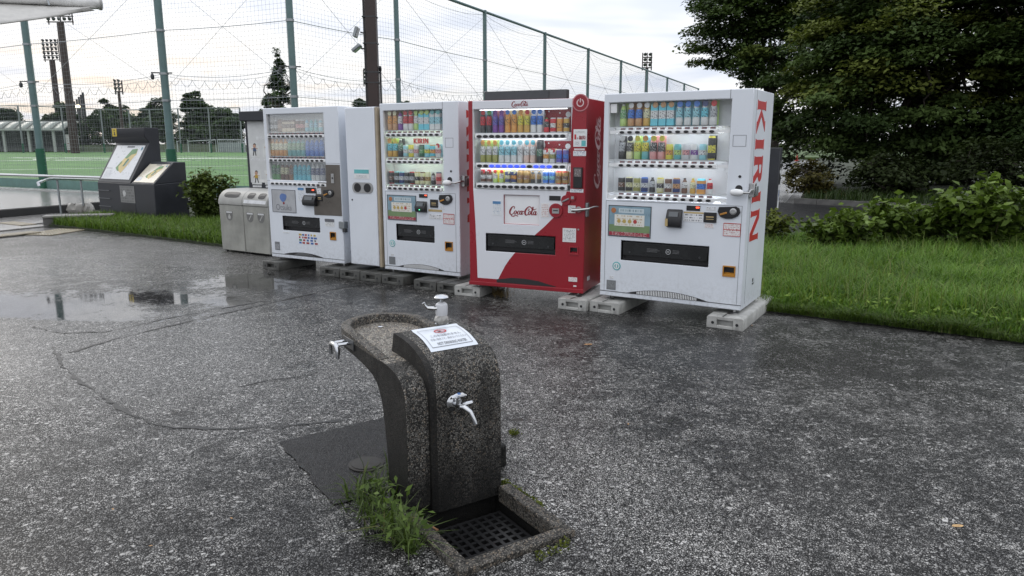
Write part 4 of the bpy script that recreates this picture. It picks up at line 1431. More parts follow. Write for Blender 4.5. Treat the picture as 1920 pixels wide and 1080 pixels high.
def poster(root, x0, x1, z0, z1):
    f = plate('poster', x0, x1, z0, z1, plain('poster_sky', (.22, .33, .40), .3), root, .003)
    w, h = x1 - x0, z1 - z0
    plate('poster_ground', x0 + .004, x1 - .004, z0 + h * .14, z0 + h * .38, plain('poster_green', (.17, .25, .12), .4), f, .0042)
    plate('poster_band', x0 + .004, x1 - .004, z0 + .003, z0 + h * .135, printed('poster_red_band', (.30, .03, .05), (.6, .55, .5), 3, 16, .8), f, .0044)
    plate('poster_card', x0 + w * .14, x1 - w * .14, z0 + h * .34, z0 + h * .72, printed('poster_card_print', (.68, .67, .62), (.35, .22, .08), 4, 10, .6), f, .0055)
    plate('poster_title', x0 + w * .24, x1 - w * .16, z0 + h * .78, z0 + h * .93, printed('poster_title_print', (.50, .58, .62), (.15, .22, .24), 1, 9, .9), f, .0046)
    disc('poster_mark', x0 + w * .11, z0 + h * .85, w * .06, plain('poster_orange', (.42, .16, .06), .4), f, .0046)
    for i, c in enumerate(((.45, .33, .10), (.45, .33, .10), (.45, .33, .10), (.40, .05, .05))):
        disc('poster_item', x0 + w * (.25 + .13 * i), z0 + h * .5, w * .045, colour(c), f, .0068, 0, 14)
    for q in ((x0 - .006, x0, z0 - .006, z1 + .006), (x1, x1 + .006, z0 - .006, z1 + .006), (x0, x1, z1, z1 + .006), (x0, x1, z0 - .006, z0)):
        plate('poster_frame', *q, DARKP, f, .005)
poster(r5, .078, .478, .570, .842)
reader_unit(r5, .633, .770, .672, .838)
plate('reader_tag', .632, .655, .690, .755, GOLD, r5, .058)
dp = plate('price_display', .802, .921, .830, .873, BLACKP, r5, .005)
plate('digits', .885, .915, .853, .866, LED_R, dp, .0065)
plate('gold_label', .778, .953, .806, .820, GOLD, r5)
plate('icon_label', .778, .953, .735, .804, STK_ICON, r5)
plate('icon_label', .972, 1.060, .838, .868, STK_ICON, r5, .0022)
plate('icon_label', .965, 1.045, .690, .728, STK_RED, r5, .0022)
bill_unit(r5, .957, 1.066, .737, .823)
coin_unit(r5, 1.073, 1.263, .776, .882)
st = plate('notice', 1.128, 1.272, .630, .741, STK_RED, r5)
for q in ((1.128, 1.272, .735, .741), (1.128, 1.272, .683, .688), (1.128, 1.272, .630, .634), (1.128, 1.132, .634, .735), (1.268, 1.272, .634, .735)):
    plate('notice_border', *q, REDINK, st, .0042)
slot_parts(r5, .205, 1.014, .350, .529)
tq = disc('round_sticker', .165, .288, .040, TEAL, r5)
v, f = ring2(.165, .288, .020, .030); plaque('sticker_mark', v, f, lambda a, c: (a, -.0042, c), PAPER, tq)
plate('sticker_mark', .158, .172, .272, .306, PAPER, tq, .0046)
lb = plate('grey_label', .070, .162, .060, .150, GREYLAB, r5)
plate('label_print', .080, .152, .080, .138, printed('grey_label_print', (.22, .23, .24), (.05, .05, .05), 5, 9, .8), lb, .0042)
plate('label_print', .098, .140, .165, .190, STK_ICON, r5)
coin_return(r5, 1.142, 1.250, .284, .378, ORANGE)
grille(r5, .28, 1.02, Wd, .052, 36)
side_letters(r5, Wd, KSP, .147, .445, REDINK)
b = MB(); b.box(Wd - .001, Wd + .0015, .108, .111, .04, 1.825); b.build('seam', GREYLAB, r5)
plate_ = MB(); plate_.box(Wd - .001, Wd + .002, .35, .40, .17, .185); plate_.box(Wd - .001, Wd + .002, .35, .385, .195, .225); plate_.build('side_mark', INK, r5)

# --- white machine left of the red one
Wd = 1.039
h3 = [(.048, .836, .903, 1.757, .15, INTER, INTER), (.185, .703, .346, .526, .055, BLACKP, BLACKP), (.852, .938, .278, .364, .03, BLACKP, BLACKP)]
r3, M3 = machine('vending_machine', (-1.455, 8.152), -.517, Wd, .72, 1.835, .14, 'white drink machine standing right against the red machine', h3)
window(r3, .050, .834, .905, 1.755)
W3 = 'machine touching red one'
for k, (zc, zs) in enumerate(((1.498, 1.548), (1.211, 1.260), (.922, .965))):
    button_rail(r3, .072, .815, zc, 10)
    shelf(r3, .050, .834, zs, LED_G)
drinks_row(M3, W3, 'top', ['B:wht,tan,org,tan,crm', 'B:wht,tan,org,tan,crm', 'B:blk,pur,wht,lgn', 'B:red,wht,red,wht,red', 'B:red,wht,red,wht,red', 'B:lgn,lgn,wht,lgn,lgn', 'P:yel,sky,wht,sky,lgn', 'P:yel,sky,wht,sky,lgn', 'P:tea,wat,lbl,cyn,tea', 'P:tea,wat,lbl,cyn,tea'], .055, .775, 1.552, 1.752, 1.70, .069, r3)
drinks_row(M3, W3, 'middle', ['B:org,amb,sky,lgn,org', 'B:yel,amb,sky,lgn,yel', 'B:wht,blk,dgn,blk', 'c:sil,lbl,wht,lbl', 'c:yel,yel,wht', 'c:sil,sil,pnk', 'c:blk,dgn,grn', 'c:sky,lbl,yel,crm', 'c:org,sky,org', 'c:wht,wht,pnk,cyn,red'], .045, .765, 1.265, 1.460, 1.395, .069, r3)
drinks_row(M3, W3, 'bottom', ['c:red,blk,brn', 'c:lbl,blk,gry', 'c:lbl,nvy,sil', 'c:gry,blk,gry', 'c:red,blk,gry', 'c:gld,crm,blk', 'c:brn,crm,brn', 'c:crm,crm,gld', 'b:gry,blk,gry', 'c:nvy,pnk,red'], .052, .765, .970, 1.11, 1.105, .069, r3)
lt, tw = letters_strip()
mb = MB()
for pg in lt:
    mb.prism([(.345 + a / tw * .20, 1.408 + bb * .052) for a, bb in pg], .142, .149)
mb.build('lettering', REDINK, r3)
plate('seam', .838, .841, 1.760, 1.832, dk, r3, .0012)
for q in ((.868, .871, 1.365, 1.463), (.966, .969, 1.365, 1.463), (.871, .966, 1.365, 1.368), (.871, .966, 1.460, 1.463)):
    plate('seam', *q, GREYINK, r3, .0012)
for q in ((.043, .046, .05, .888), (.046, .985, .885, .888), (.985, .988, .05, .888)):
    plate('seam', *q, GREYLAB, r3, .0012)
disc('keyhole', .936, 1.119, .012, BLACKP, r3)
bar_handle(r3, Wd, .915, 1.0)
poster(r3, .075, .465, .575, .842)
dp = plate('price_display', .514, .624, .830, .869, BLACKP, r3, .005)
plate('digits', .590, .618, .851, .862, LED_R, dp, .0065)
reader_unit(r3, .481, .619, .668, .793, emit('green_ready_light', (.1, .9, .4), 1.5))
bill_unit(r3, .662, .762, .730, .816)
coin_unit(r3, .777, .953, .765, .876)
plate('gold_label', .636, .811, .686, .709, GOLD, r3)
plate('icon_label', .636, .811, .606, .655, STK_ICON, r3)
plate('icon_label', .79, .845, .715, .745, STK_ICON, r3, .0022)
st = plate('notice', .829, .969, .560, .671, STK_RED, r3)
for q in ((.829, .969, .665, .671), (.829, .969, .616, .620), (.829, .969, .560, .564), (.829, .833, .564, .665), (.965, .969, .564, .665)):
    plate('notice_border', *q, REDINK, st, .0042)
slot_parts(r3, .185, .703, .346, .526)
tq = disc('round_sticker', .122, .303, .040, TEAL, r3)
v, f = ring2(.122, .303, .022, .032); plaque('sticker_mark', v, f, lambda a, c: (a, -.0042, c), PAPER, tq)
plate('sticker_mark', .115, .129, .287, .321, PAPER, tq, .0046)
lb = plate('grey_label', .068, .156, .062, .150, GREYLAB, r3)
plate('label_print', .098, .140, .160, .182, STK_ICON, r3)
coin_return(r3, .845, .945, .270, .371, ORANGE)
grille(r3, .20, .83, Wd, .046, 34)
side_letters(r3, Wd, KSP, .147, .445, REDINK)

# --- red machine
Wd = 1.208
def make_red_front():
    m = NT('red_and_white_front_print')
    sp = m.n('ShaderNodeSeparateXYZ')
    m.l(m.obj(), sp.inputs[0])
    zz = m.math('DIVIDE', sp.outputs[2], 2.0)
    def curve(pts):
        rp = m.n('ShaderNodeValToRGB')
        el = rp.color_ramp.elements
        while len(el) > 1:
            el.remove(el[0])
        for i, (z, x) in enumerate(pts):
            e = el[0] if i == 0 else el.new(z / 2.0)
            e.position = z / 2.0
            e.color = (x / 2, x / 2, x / 2, 1)
        m.l(zz, rp.inputs[0])
        return m.math('MULTIPLY', rp.outputs[0], 2.0)
    right = curve([(.06, .31), (.14, .352), (.21, .39), (.28, .44), (.347, .495), (.44, .60), (.532, .704), (.63, .815), (.716, .901), (.80, .965), (.90, 1.01), (.978, 1.03), (1.05, 1.045), (1.74, 1.072), (1.81, 1.072)])
    left = curve([(.06, .088), (.35, .080), (.65, .068), (.96, .049), (1.8, .049)])
    x = sp.outputs[0]
    f = m.math('MULTIPLY', m.math('GREATER_THAN', x, left), m.math('LESS_THAN', x, right))
    f = m.math('MULTIPLY', f, m.math('GREATER_THAN', sp.outputs[2], .072))
    nz = m.noise(m.obj(), 3, 4)
    m.set(Base_Color=m.mix(f, (.27, .010, .020), (.68, .695, .74)), Roughness=m.ramp(nz, .3, .7, .26, .34))
    return m.m
REDFRONT = make_red_front()
h4 = [(.056, 1.060, .968, 1.733, .15, WHITE2, INTER), (.184, .918, .354, .530, .055, BLACKP, BLACKP), (.380, .752, .634, .916, .02, COLARED, INTER), (1.068, 1.148, .378, .440, .03, BLACKP, BLACKP)]
r4, M4 = machine('vending_machine', (-.43, 7.254), -.403, Wd, .66, 1.815, .136, 'red and white drink machine with flowing script and a round power button sign', h4, REDFRONT, RED)
window(r4, .058, 1.058, .970, 1.731)
W4 = 'red machine'
for k, (zc, zs) in enumerate(((1.477, 1.510), (1.194, 1.224), (.996, 1.028))):
    button_rail(r4, .082, 1.028, zc, 14, (2, 3, 4, 5, 6, 7, 9, 10, 11) if k == 1 else (), zh=.026, tags=False, bw=1.25)
    shelf(r4, .058, 1.058, zs, LED_W if k < 2 else None)
b = MB(); b.box(.10, 1.0, .055, .07, 1.724, 1.730); b.build('light_strip', LED_D, r4)
for i, (za, zb2) in enumerate(((1.514, 1.727), (1.228, 1.432))):
    pn = plate('backing_panel', .63, 1.05, za, zb2, RED, r4, .004, .148)
    pg = [(.63, zb2), (.63, za + .06)] + [(.63 + .12 * math.sin(t), za + .06 + (zb2 - za - .06) * (.55 + .45 * math.cos(t) - .55 * (1 - math.cos(t)) * 0)) for t in np.linspace(1.4, .6, 6)] + [(.70, zb2)]
    b = MB(); b.prism([(.63, za + .05), (.70, za + .07), (.745, za + .12), (.755, za + .17), (.745, zb2), (.63, zb2)], .140, .1435); b.build('panel_print', PAPER, pn)
    plaque('lettering', SCRIPT[0], SCRIPT[1], lambda a, c, za=za: (.64 + a * .11, .1385, za + .125 + c * .04), COLARED, pn)
    disc('panel_print', .985, zb2 - .05, .026, PAPER, pn, .004, .1435, 16)
    for q in ((.79, zb2 - .02), (.90, zb2 - .035), (1.02, zb2 - .02)):
        disc('panel_print', q[0], q[1], .007, PAPER, pn, .003, .1435, 8)
drinks_row(M4, W4, 'top', ['B:red,blk,red,lbl,red', 'B:red,blk,red,lbl,grn', 'B:pur,pur,vio,pnk,pur', 'B:pur,pur,vio,pnk,pur', 'B:org,org,org,crm,blu', 'B:org,org,org,crm,blu', 'B:yel,amb,yel,crm,org', 'B:yel,amb,yel,crm,red', 'B:blu,wht,blu,wht,blu', 'B:blu,wht,blu,wht,blu', 'b:red,red,blk,,' if False else 'b:grn,red,blk', 'c:sil,red,wht', 'c:sil,org,org', 'c:sil,amb,blk'], .095, 1.025, 1.513, 1.724, 1.648, .072, r4)
drinks_row(M4, W4, 'middle', ['B:wht,olv,wht,lgn,org', 'B:wht,olv,wht,lgn,org', 'B:wht,olv,wht,lgn,org', 'B:wht,wat,lbl,wht,sky', 'B:wht,wat,lbl,wht,sky', 'B:wht,wat,lbl,wht,sky', 'B:wht,wat,wht,wht,lbl', 'B:wht,pch,wht,pch,sky', 'B:wht,pch,wht,pch,sky', 'C:blk,blk,dgn,blk', 'c:wht,wht,org,crm,red', 'c:wht,wht,olv,crm,red', 'c:sil,vio,blu', 'c:sil,vio,blu'], .093, 1.022, 1.228, 1.438, 1.358, .072, r4)
drinks_row(M4, W4, 'bottom', ['c:wht,brn,wht,wht,red', 'c:wht,brn,wht,wht,red', 'b:yel,lgn,wht,yel,red', 'b:yel,lgn,wht,yel,red', 'c:crm,nvy,crm,wht,crm', 'c:crm,nvy,org,wht,crm', 'c:gld,gld,cof,gld', 'c:gld,gld,cof,gld', 'b:gld,blk,gld', 'b:gld,blk,gld', 'c:sil,blu,lbl,wht', 'c:sil,blu,lbl,wht', 'c:red,gld,brn,gld', 'c:red,gld,brn,gld'], .093, 1.020, 1.032, 1.155, 1.150, .072, r4)
plaque('lettering', SCRIPT[0], SCRIPT[1], lambda a, c: (.462 + a * .172, -.0015, 1.742 + c * .062), COLARED, r4)
plaque('lettering', SCRIPT[0], SCRIPT[1], lambda a, c: (.428 + a * .298, .0175, .704 + c * .108), COLARED, r4)
plaque('lettering', SCRIPT[0], SCRIPT[1], lambda a, c: (Wd + .0015, .27 + (1 - c) * .23 + (a - .5) * .02, .975 + a * .69), PINKWHITE, r4)
# power-button sign
pb = disc('power_sign', 1.149, 1.774, .078, plain('clear_red_rim', (.50, .20, .22), .25), r4, .006, 0, 32)
disc('sign_face', 1.149, 1.774, .068, RED, pb, .008, 0, 32)
v, f = ring2(1.149, 1.772, .026, .036); f = [q for i, q in enumerate(f) if not 5 <= i <= 8]
plaque('sign_mark', v, f, lambda a, c: (a, -.0095, c), PINKWHITE, pb)
plate('sign_mark', 1.144, 1.154, 1.775, 1.812, PINKWHITE, pb, .0095)
# dark display box on top
b = MB(); b.box(.133, .985, .10, .16, 1.816, 1.905); bx_ = b.build('top_box', DARKP, r4, bevel=.004)
b = MB(); b.box(.140, .80, .0985, .1005, 1.822, 1.898); b.build('top_box_panel', plain('dark_film', (.05, .058, .066), .2), bx_)
b = MB(); b.box(.81, .978, .0985, .1005, 1.822, 1.898); b.build('top_box_panel', plain('dark_film2', (.065, .072, .08), .2), bx_)
s1 = plate('notice', 1.087, 1.216, 1.378, 1.536, PAPER, r4)
front_text('1', 1.096, 1.114, 1.444, 1.490, -.0045, REDINK, s1, bold=.02)
front_text('本', 1.118, 1.136, 1.444, 1.466, -.0045, COLARED, s1)
front_text('無料!', 1.140, 1.210, 1.440, 1.480, -.0045, COLARED, s1, bold=.02)
plate('notice_print', 1.098, 1.205, 1.500, 1.524, STK_INK, s1, .0040)
plate('notice_print', 1.095, 1.150, 1.388, 1.428, STK_INK, s1, .0040)
plate('notice_print', 1.165, 1.207, 1.384, 1.434, TEAL, s1, .0040)
s2 = plate('notice', 1.087, 1.210, 1.294, 1.340, STK_COL, r4)
plate('notice', 1.096, 1.196, 1.346, 1.362, STK_RED, r4)
rd = plate('card_reader', 1.096, 1.183, 1.000, 1.190, BLACKP, r4, .022, bevel=.004)
plate('screen', 1.106, 1.173, 1.105, 1.180, printed('reader_screen', (.12, .10, .10), (.45, .42, .42), 6, 6, .8), rd, .0235)
plate('notice', 1.064, 1.192, .957, .990, STK_COL, r4)
s3 = plate('notice', .258, .352, .714, .857, STK_BLUE, r4)
plate('notice_head', .262, .348, .826, .852, plain('blue_head', (.08, .22, .42), .4), s3, .0042)
plate('notice', .772, .852, .711, .847, STK_RED, r4)
plate('price_display', .855, .968, .876, .920, BLACKP, r4, .005)
dl = plain('dull_red_plastic', (.30, .02, .03), .4)
for nm, x, z, r_ in (('bill_slot', .925, .783, .067), ('coin_lever', 1.024, .884, .046), ('coin_slot', 1.091, .908, .030)):
    d_ = disc(nm, x, z, r_, RED, r4, .014, 0, 28)
    v, f = ring2(x, z, r_ * .80, r_ * .93); plaque('bezel', v, f, lambda a, c: (a, -.0155, c), dl, d_)
    if nm == 'bill_slot':
        plate('slot_guide', x - .035, x + .035, z - .028, z + .020, STEEL, d_, .018)
        plate('slot_guide', x - .024, x + .024, z - .006, z + .004, BLACKP, d_, .0195)
    elif nm == 'coin_slot':
        plate('slot_guide', x - .013, x + .013, z - .013, z + .013, STEEL, d_, .018)
    else:
        b = MB(); b.box(-.036, .036, -.026, -.012, -.007, .007, T=Matrix.Translation((x, 0, z)) @ Matrix.Rotation(R(-25), 4, 'Y')); b.build('lever', GALV, d_, bevel=.003)
plate('notice', 1.045, 1.118, .764, .834, STK_INK, r4)
slot_parts(r4, .184, .918, .354, .530)
s4 = plate('notice', .994, 1.127, .486, .618, STK_INK, r4)
disc('keyhole', 1.150, .61, .009, STEEL, r4)
coin_return(r4, 1.062, 1.154, .366, .446, dl)
plate('notice', 1.060, 1.146, .106, .148, STK_RED, r4)
plate('notice', 1.110, 1.140, .058, .070, PAPER, r4)
# lever handle and hasp
disc('handle_plate', 1.150, .800, .028, STEEL, r4, .006, 0, 16, 1.0)
b = MB(); b.tube([(1.098, -.045, .795), (1.15, -.05, .797), (1.21, -.04, .805), (1.26, -.02, .812)], [.018, .017, .013, .010], 8); hd = b.build('handle', STEEL, r4, True)
b = MB(); b.tube([(1.15, -.05, .797), (1.15, .0, .80)], .012, 8); b.build('shaft', STEEL, hd, True)
b = MB(); b.box(Wd - .002, Wd + .02, .02, .08, .73, .86); b.build('hasp', GALV, hd, bevel=.003)
b = MB(); b.tube([(1.24, -.03, .81), (1.30, .0, .83), (1.33, .03, .83)], .007, 6); b.build('bolt', GALV, hd, True)
# toe board
lo = [(0, 0.0), (Wd, 0.0)]
pts = [(0, .070)] + [(x, z) for x, z in ((.30, .072), (.38, .082), (.46, .097), (.60, .098), (.74, .086), (.84, .062), (.93, .045), (1.205, .040))]
b = MB(); b.prism([(0.30, .040)] + [(x, z) for x, z in pts[1:-1]] + [(.93, .040)], -.0025, .002); b.build('toe_grille', SEAM, r4)
b = MB(); b.box(-.003, Wd + .003, -.016, .05, -.002, .036); b.build('toe_board', RED, r4, bevel=.004)
b = MB(); b.box(Wd - .001, Wd + .003, .12, .20, .10, .14); b.build('side_mark', STK_ICON, r4)

# --- white machine beside the bins
Wd = 1.219
h1 = [(.052, .990, .968, 1.757, .15, INTER, INTER), (.230, .848, .353, .527, .055, BLACKP, BLACKP), (1.015, 1.096, .282, .366, .03, BLACKP, BLACKP)]
r1, M1 = machine('vending_machine', (-3.057, 9.106), -.514, Wd, .72, 1.831, .14, 'white drink machine beside the steel litter bins, with a brown steel coin panel', h1)
window(r1, .054, .988, .970, 1.755)
W1 = 'machine beside the bins'
for zc, zs in ((1.495, 1.545), (1.210, 1.258), (.925, .966)):
    button_rail(r1, .056, .990, zc, 12)
    shelf(r1, .054, .988, zs)
drinks_row(M1, W1, 'top', ['c:gry,blk,gry', 'c:gry,blk,gry', 'P:brn,brn,cof', 'p:brn,bei,brn', 'p:brn,bei,brn', 'p:brn,bei,brn', 'c:wht,brn,pnk', 'c:wht,brn,pnk', 'b:lbl,cyn,wht', 'b:lbl,tea,cyn', 'b:lbl,tea,cyn', 'b:wht,lbl,wat'], .040, .915, 1.550, 1.70, 1.69, .069, r1)
drinks_row(M1, W1, 'middle', ['B:org,org,crm', 'B:org,org,crm', 'B:org,org,crm', 'B:org,org,crm', 'B:wht,tea,grn', 'B:wht,tea,grn', 'B:wht,tea,grn', 'B:wht,tea,grn', 'B:wht,blu,blu', 'B:wht,blu,blu', 'B:wht,blu,blu', 'B:wht,blu,blu'], .030, .915, 1.262, 1.468, 1.40, .069, r1)
drinks_row(M1, W1, 'bottom', ['B:wht,grn,dgn', 'B:wht,grn,dgn', 'B:wht,brn,crm', 'B:wht,brn,crm', 'B:wht,cof,brn', 'B:wht,sky,sky', 'B:wht,sky,sky', 'B:wht,sky,sky', 'B:wht,sky,sky', 'B:wht,wat,nvy', 'B:wht,wat,nvy', 'B:wht,gry,nvy'], .030, .910, .970, 1.172, 1.10, .069, r1)
b = MB(); b.prism([(.994, 1.165), (1.212, 1.165), (1.212, .570), (.775, .565), (.775, .70), (.860, .955), (.994, .955)], -.004, .002); sp_ = b.build('steel_panel', BRONZE, r1)
lk = plate('lock_plate', 1.074, 1.118, .952, 1.062, STEEL, sp_, .009)
disc('keyhole', 1.096, 1.01, .012, BLACKP, lk, .011)
pn = plate('sign_panel', .074, .468, .578, .846, plain('grey_sign', (.40, .41, .43), .35), r1)
for q in ((.068, .074, .572, .852), (.468, .474, .572, .852), (.074, .468, .846, .852), (.074, .468, .572, .578)):
    plate('sign_frame', *q, GREYINK, pn, .005)
front_text('Otsuka', .135, .400, .600, .672, -.005, GREYINK, pn, bold=-.012)
blob = [(.205, .752), (.214, .785), (.245, .805), (.285, .802), (.318, .790), (.322, .765), (.305, .730), (.278, .706), (.250, .700), (.222, .722)]
b = MB(); b.prism(blob, -.006, -.003); b.build('sign_mark', plain('blue_print', (.11, .19, .42), .4), pn)
disc('sign_mark', .270, .686, .014, COLARED, pn, .006)
s = plate('notice', .516, .622, .728, .888, STK_BLUE, r1)
plate('notice_head', .520, .618, .855, .884, plain('blue_head', (.08, .22, .42), .4), s, .0042)
dp = plate('price_display', .657, .817, .825, .888, BLACKP, r1, .010)
plate('digits', .760, .795, .855, .868, LED_R, dp, .0115)
reader_unit(r1, .623, .828, .665, .800)
plate('icon_label', .835, .903, .820, .890, STK_ICON, r1, .0055)
bill_unit(r1, .838, .918, .733, .806)
coin_unit(r1, .936, 1.106, .776, .876)
slot_parts(r1, .230, .848, .353, .527)
s = plate('notice', .938, 1.086, .436, .526, STK_INK, r1); plate('notice_head', .938, 1.086, .490, .526, GREYINK, s, .0042)
b = MB(); b.box(Wd - .05, Wd + .035, -.020, .05, .425, .505); lk = b.build('hasp', GALV, r1, bevel=.004)
b = MB(); b.box(Wd + .0, Wd + .045, -.016, .03, .380, .425); b.build('lock_body', DARKP, lk, bevel=.004)
coin_return(r1, 1.008, 1.104, .275, .373, ORANGE)
pm = plate('payment_notice', .487, .811, .196, .328, plain('white_notice_bg', (.69, .71, .74), .35, var=.02), r1, .0015)
cs = [(.30, .05, .05), (.05, .12, .35), (.45, .33, .08), (.05, .2, .12), (.1, .1, .12), (.05, .15, .4), (.35, .05, .05)]
r_ = random.Random(5)
for j in range(4):
    x = .495
    while x < .78:
        w = r_.uniform(.02, .05)
        plate('payment_mark', x, x + w, .20 + j * .033, .20 + j * .033 + .022, colour(r_.choice(cs)), pm, .003)
        x += w + r_.uniform(.008, .03)
plate('notice', .225, .335, .313, .328, STK_INK, r1)
lb = plate('grey_label', .068, .152, .090, .195, GREYLAB, r1)
plate('label_print', .078, .142, .10, .165, printed('grey_label_print2', (.30, .31, .33), (.08, .08, .08), 5, 8, .8), lb, .0042)
grille(r1, .22, .88, Wd, .040, 0)
grm = plain('grey_vent', (.18, .185, .19), .6)
for i in range(4):
    plate('slat', .40 + .02 * i, .74 - .03 * i, .052 + i * .0085, .056 + i * .0085, grm, r1, .0032)
for q in ((.0, .052, .958, .961), (.99, 1.219, 1.18, 1.183)):
    plate('seam', *q, GREYLAB, r1, .0012)
disc('side_badge', 0, 0, .001, WHITE, r1) if False else None
v, f = ring2(0, 0, .050, .054)
plaque('side_mark', v, f, lambda a, c: (Wd + .001, .30 + a, 1.36 + c), GREYINK, r1)

# --- slim white waste unit between the white machines
r2 = empty('waste_box', (-1.455, 8.152, .10), -.517)
tag(r2, 'slim tall white waste box with two round holes between the white machines', 'waste box')
b = MB(); b.box(-.470, -.062, .0, .62, .06, 1.845); b.build('cabinet', WHITE, r2, bevel=.006)
b = MB(); b.box(-.476, -.056, -.03, -.002, .07, 1.84); dr = b.build('door', WHITE, r2, bevel=.006)
b = MB(); b.box(-.052, -.022, -.02, .58, .06, 1.84); b.build('side_strip', plain('beige_edge', (.36, .30, .22), .5), r2)
s = plate('notice', -.376, -.150, 1.056, 1.165, PAPER, dr, .003, -.03); plate('notice_head', -.370, -.156, 1.115, 1.160, TEAL, s, .0045, -.03); plate('notice_print', -.350, -.175, 1.066, 1.100, STK_INK, s, .0042, -.03)
b = MB()
pg = []
for cx, s0 in ((-.323 - .03, 90), (-.188 + .03, -90)):
    for i in range(9):
        t = R(s0 + i * 22.5); pg.append((cx + .055 * math.cos(t), .955 + .055 * math.sin(t) * 1.1))
b.prism(pg, -.036, -.029); hp = b.build('hole_plate', STEEL, dr)
for cx in (-.328, -.184):
    disc('hole', cx, .955, .047, BLACKP, hp, .007, -.030, 24)
    v, f = ring2(cx, .955, .045, .051); plaque('hole_rim', v, f, lambda a, c: (a, -.0382, c), DARKP, hp)
disc('keyhole', -.419, .815, .010, BLACKP, dr, .003, -.03)

# ------------------------------------------------------------------ concrete blocks under the machines
def block(px, py, w, L, mat, label, a=-.55, h=.105, dz=0.0):
    p = gnd(px, py)
    o = empty('concrete_block', (p.x, p.y, 0), a)
    tag(o, label, 'concrete block', 'concrete blocks carrying the machines')
    b = MB()
    n = 0.045
    b.prism([(0, 0), (w, 0), (w, h - .012), (w - .012, h), (.012, h), (0, h - .012)], n, L)
    zt, zl = h - .03, .028
    xs = (w * .28, w * .72)
    b.prism([(0, 0), (xs[0], 0), (xs[0], h), (.012, h), (0, h - .012)], 0, n)
    b.prism([(xs[1], 0), (w, 0), (w, h - .012), (w - .012, h), (xs[1], h)], 0, n)
    b.box(xs[0], xs[1], 0, n, 0, zl); b.box(xs[0], xs[1], 0, n, zt, h)
    b.build('body', mat, o, bevel=.004)
    for x in (w * .17, w * .83):
        disc('bolt_hole', x, h * .45, .013, BLACKP, o, .001, 0, 10)
    v, f = ring2(w * .5, .16, .0, .03, 12)
    plaque('top_hole', v, f, lambda a_, c: (a_, c, h + .0015), plain('dirt_hollow', (.03, .03, .028), .6), o)
    gm = MB(); gm.box(w * .42, w * .46, .002, .12, h - .001, h + .001); gm.build('groove', plain('dirt_hollow', (.03, .03, .028), .6), o)
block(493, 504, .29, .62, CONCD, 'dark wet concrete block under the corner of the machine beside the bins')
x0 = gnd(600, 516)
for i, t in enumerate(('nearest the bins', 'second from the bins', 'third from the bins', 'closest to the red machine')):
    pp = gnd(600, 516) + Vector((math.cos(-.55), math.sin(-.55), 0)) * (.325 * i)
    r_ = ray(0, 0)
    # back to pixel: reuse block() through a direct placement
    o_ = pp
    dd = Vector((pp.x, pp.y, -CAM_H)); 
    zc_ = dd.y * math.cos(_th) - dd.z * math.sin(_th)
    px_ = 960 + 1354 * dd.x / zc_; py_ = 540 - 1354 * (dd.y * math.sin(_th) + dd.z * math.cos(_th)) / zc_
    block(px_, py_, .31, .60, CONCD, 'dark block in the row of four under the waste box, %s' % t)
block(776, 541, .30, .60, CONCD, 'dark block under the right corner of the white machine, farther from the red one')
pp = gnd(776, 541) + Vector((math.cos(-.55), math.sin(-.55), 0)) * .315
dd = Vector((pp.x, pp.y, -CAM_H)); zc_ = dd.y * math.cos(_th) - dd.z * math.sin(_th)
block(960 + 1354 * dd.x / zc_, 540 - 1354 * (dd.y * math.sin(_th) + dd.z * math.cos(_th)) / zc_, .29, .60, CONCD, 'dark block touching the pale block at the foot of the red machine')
block(852, 553, .30, .58, CONC, 'pale block under the left front foot of the red machine', -.45)
block(1046, 578.5, .29, .95, CONC, 'pale block under the right front foot of the red machine', -.52)
block(1105, 583.5, .30, .95, CONC, 'pale block under the left front foot of the machine beside the grass', -.55)
block(1324, 613, .31, 1.15, CONC, 'pale block under the grass end corner of the machine with tall red letters', -.551)

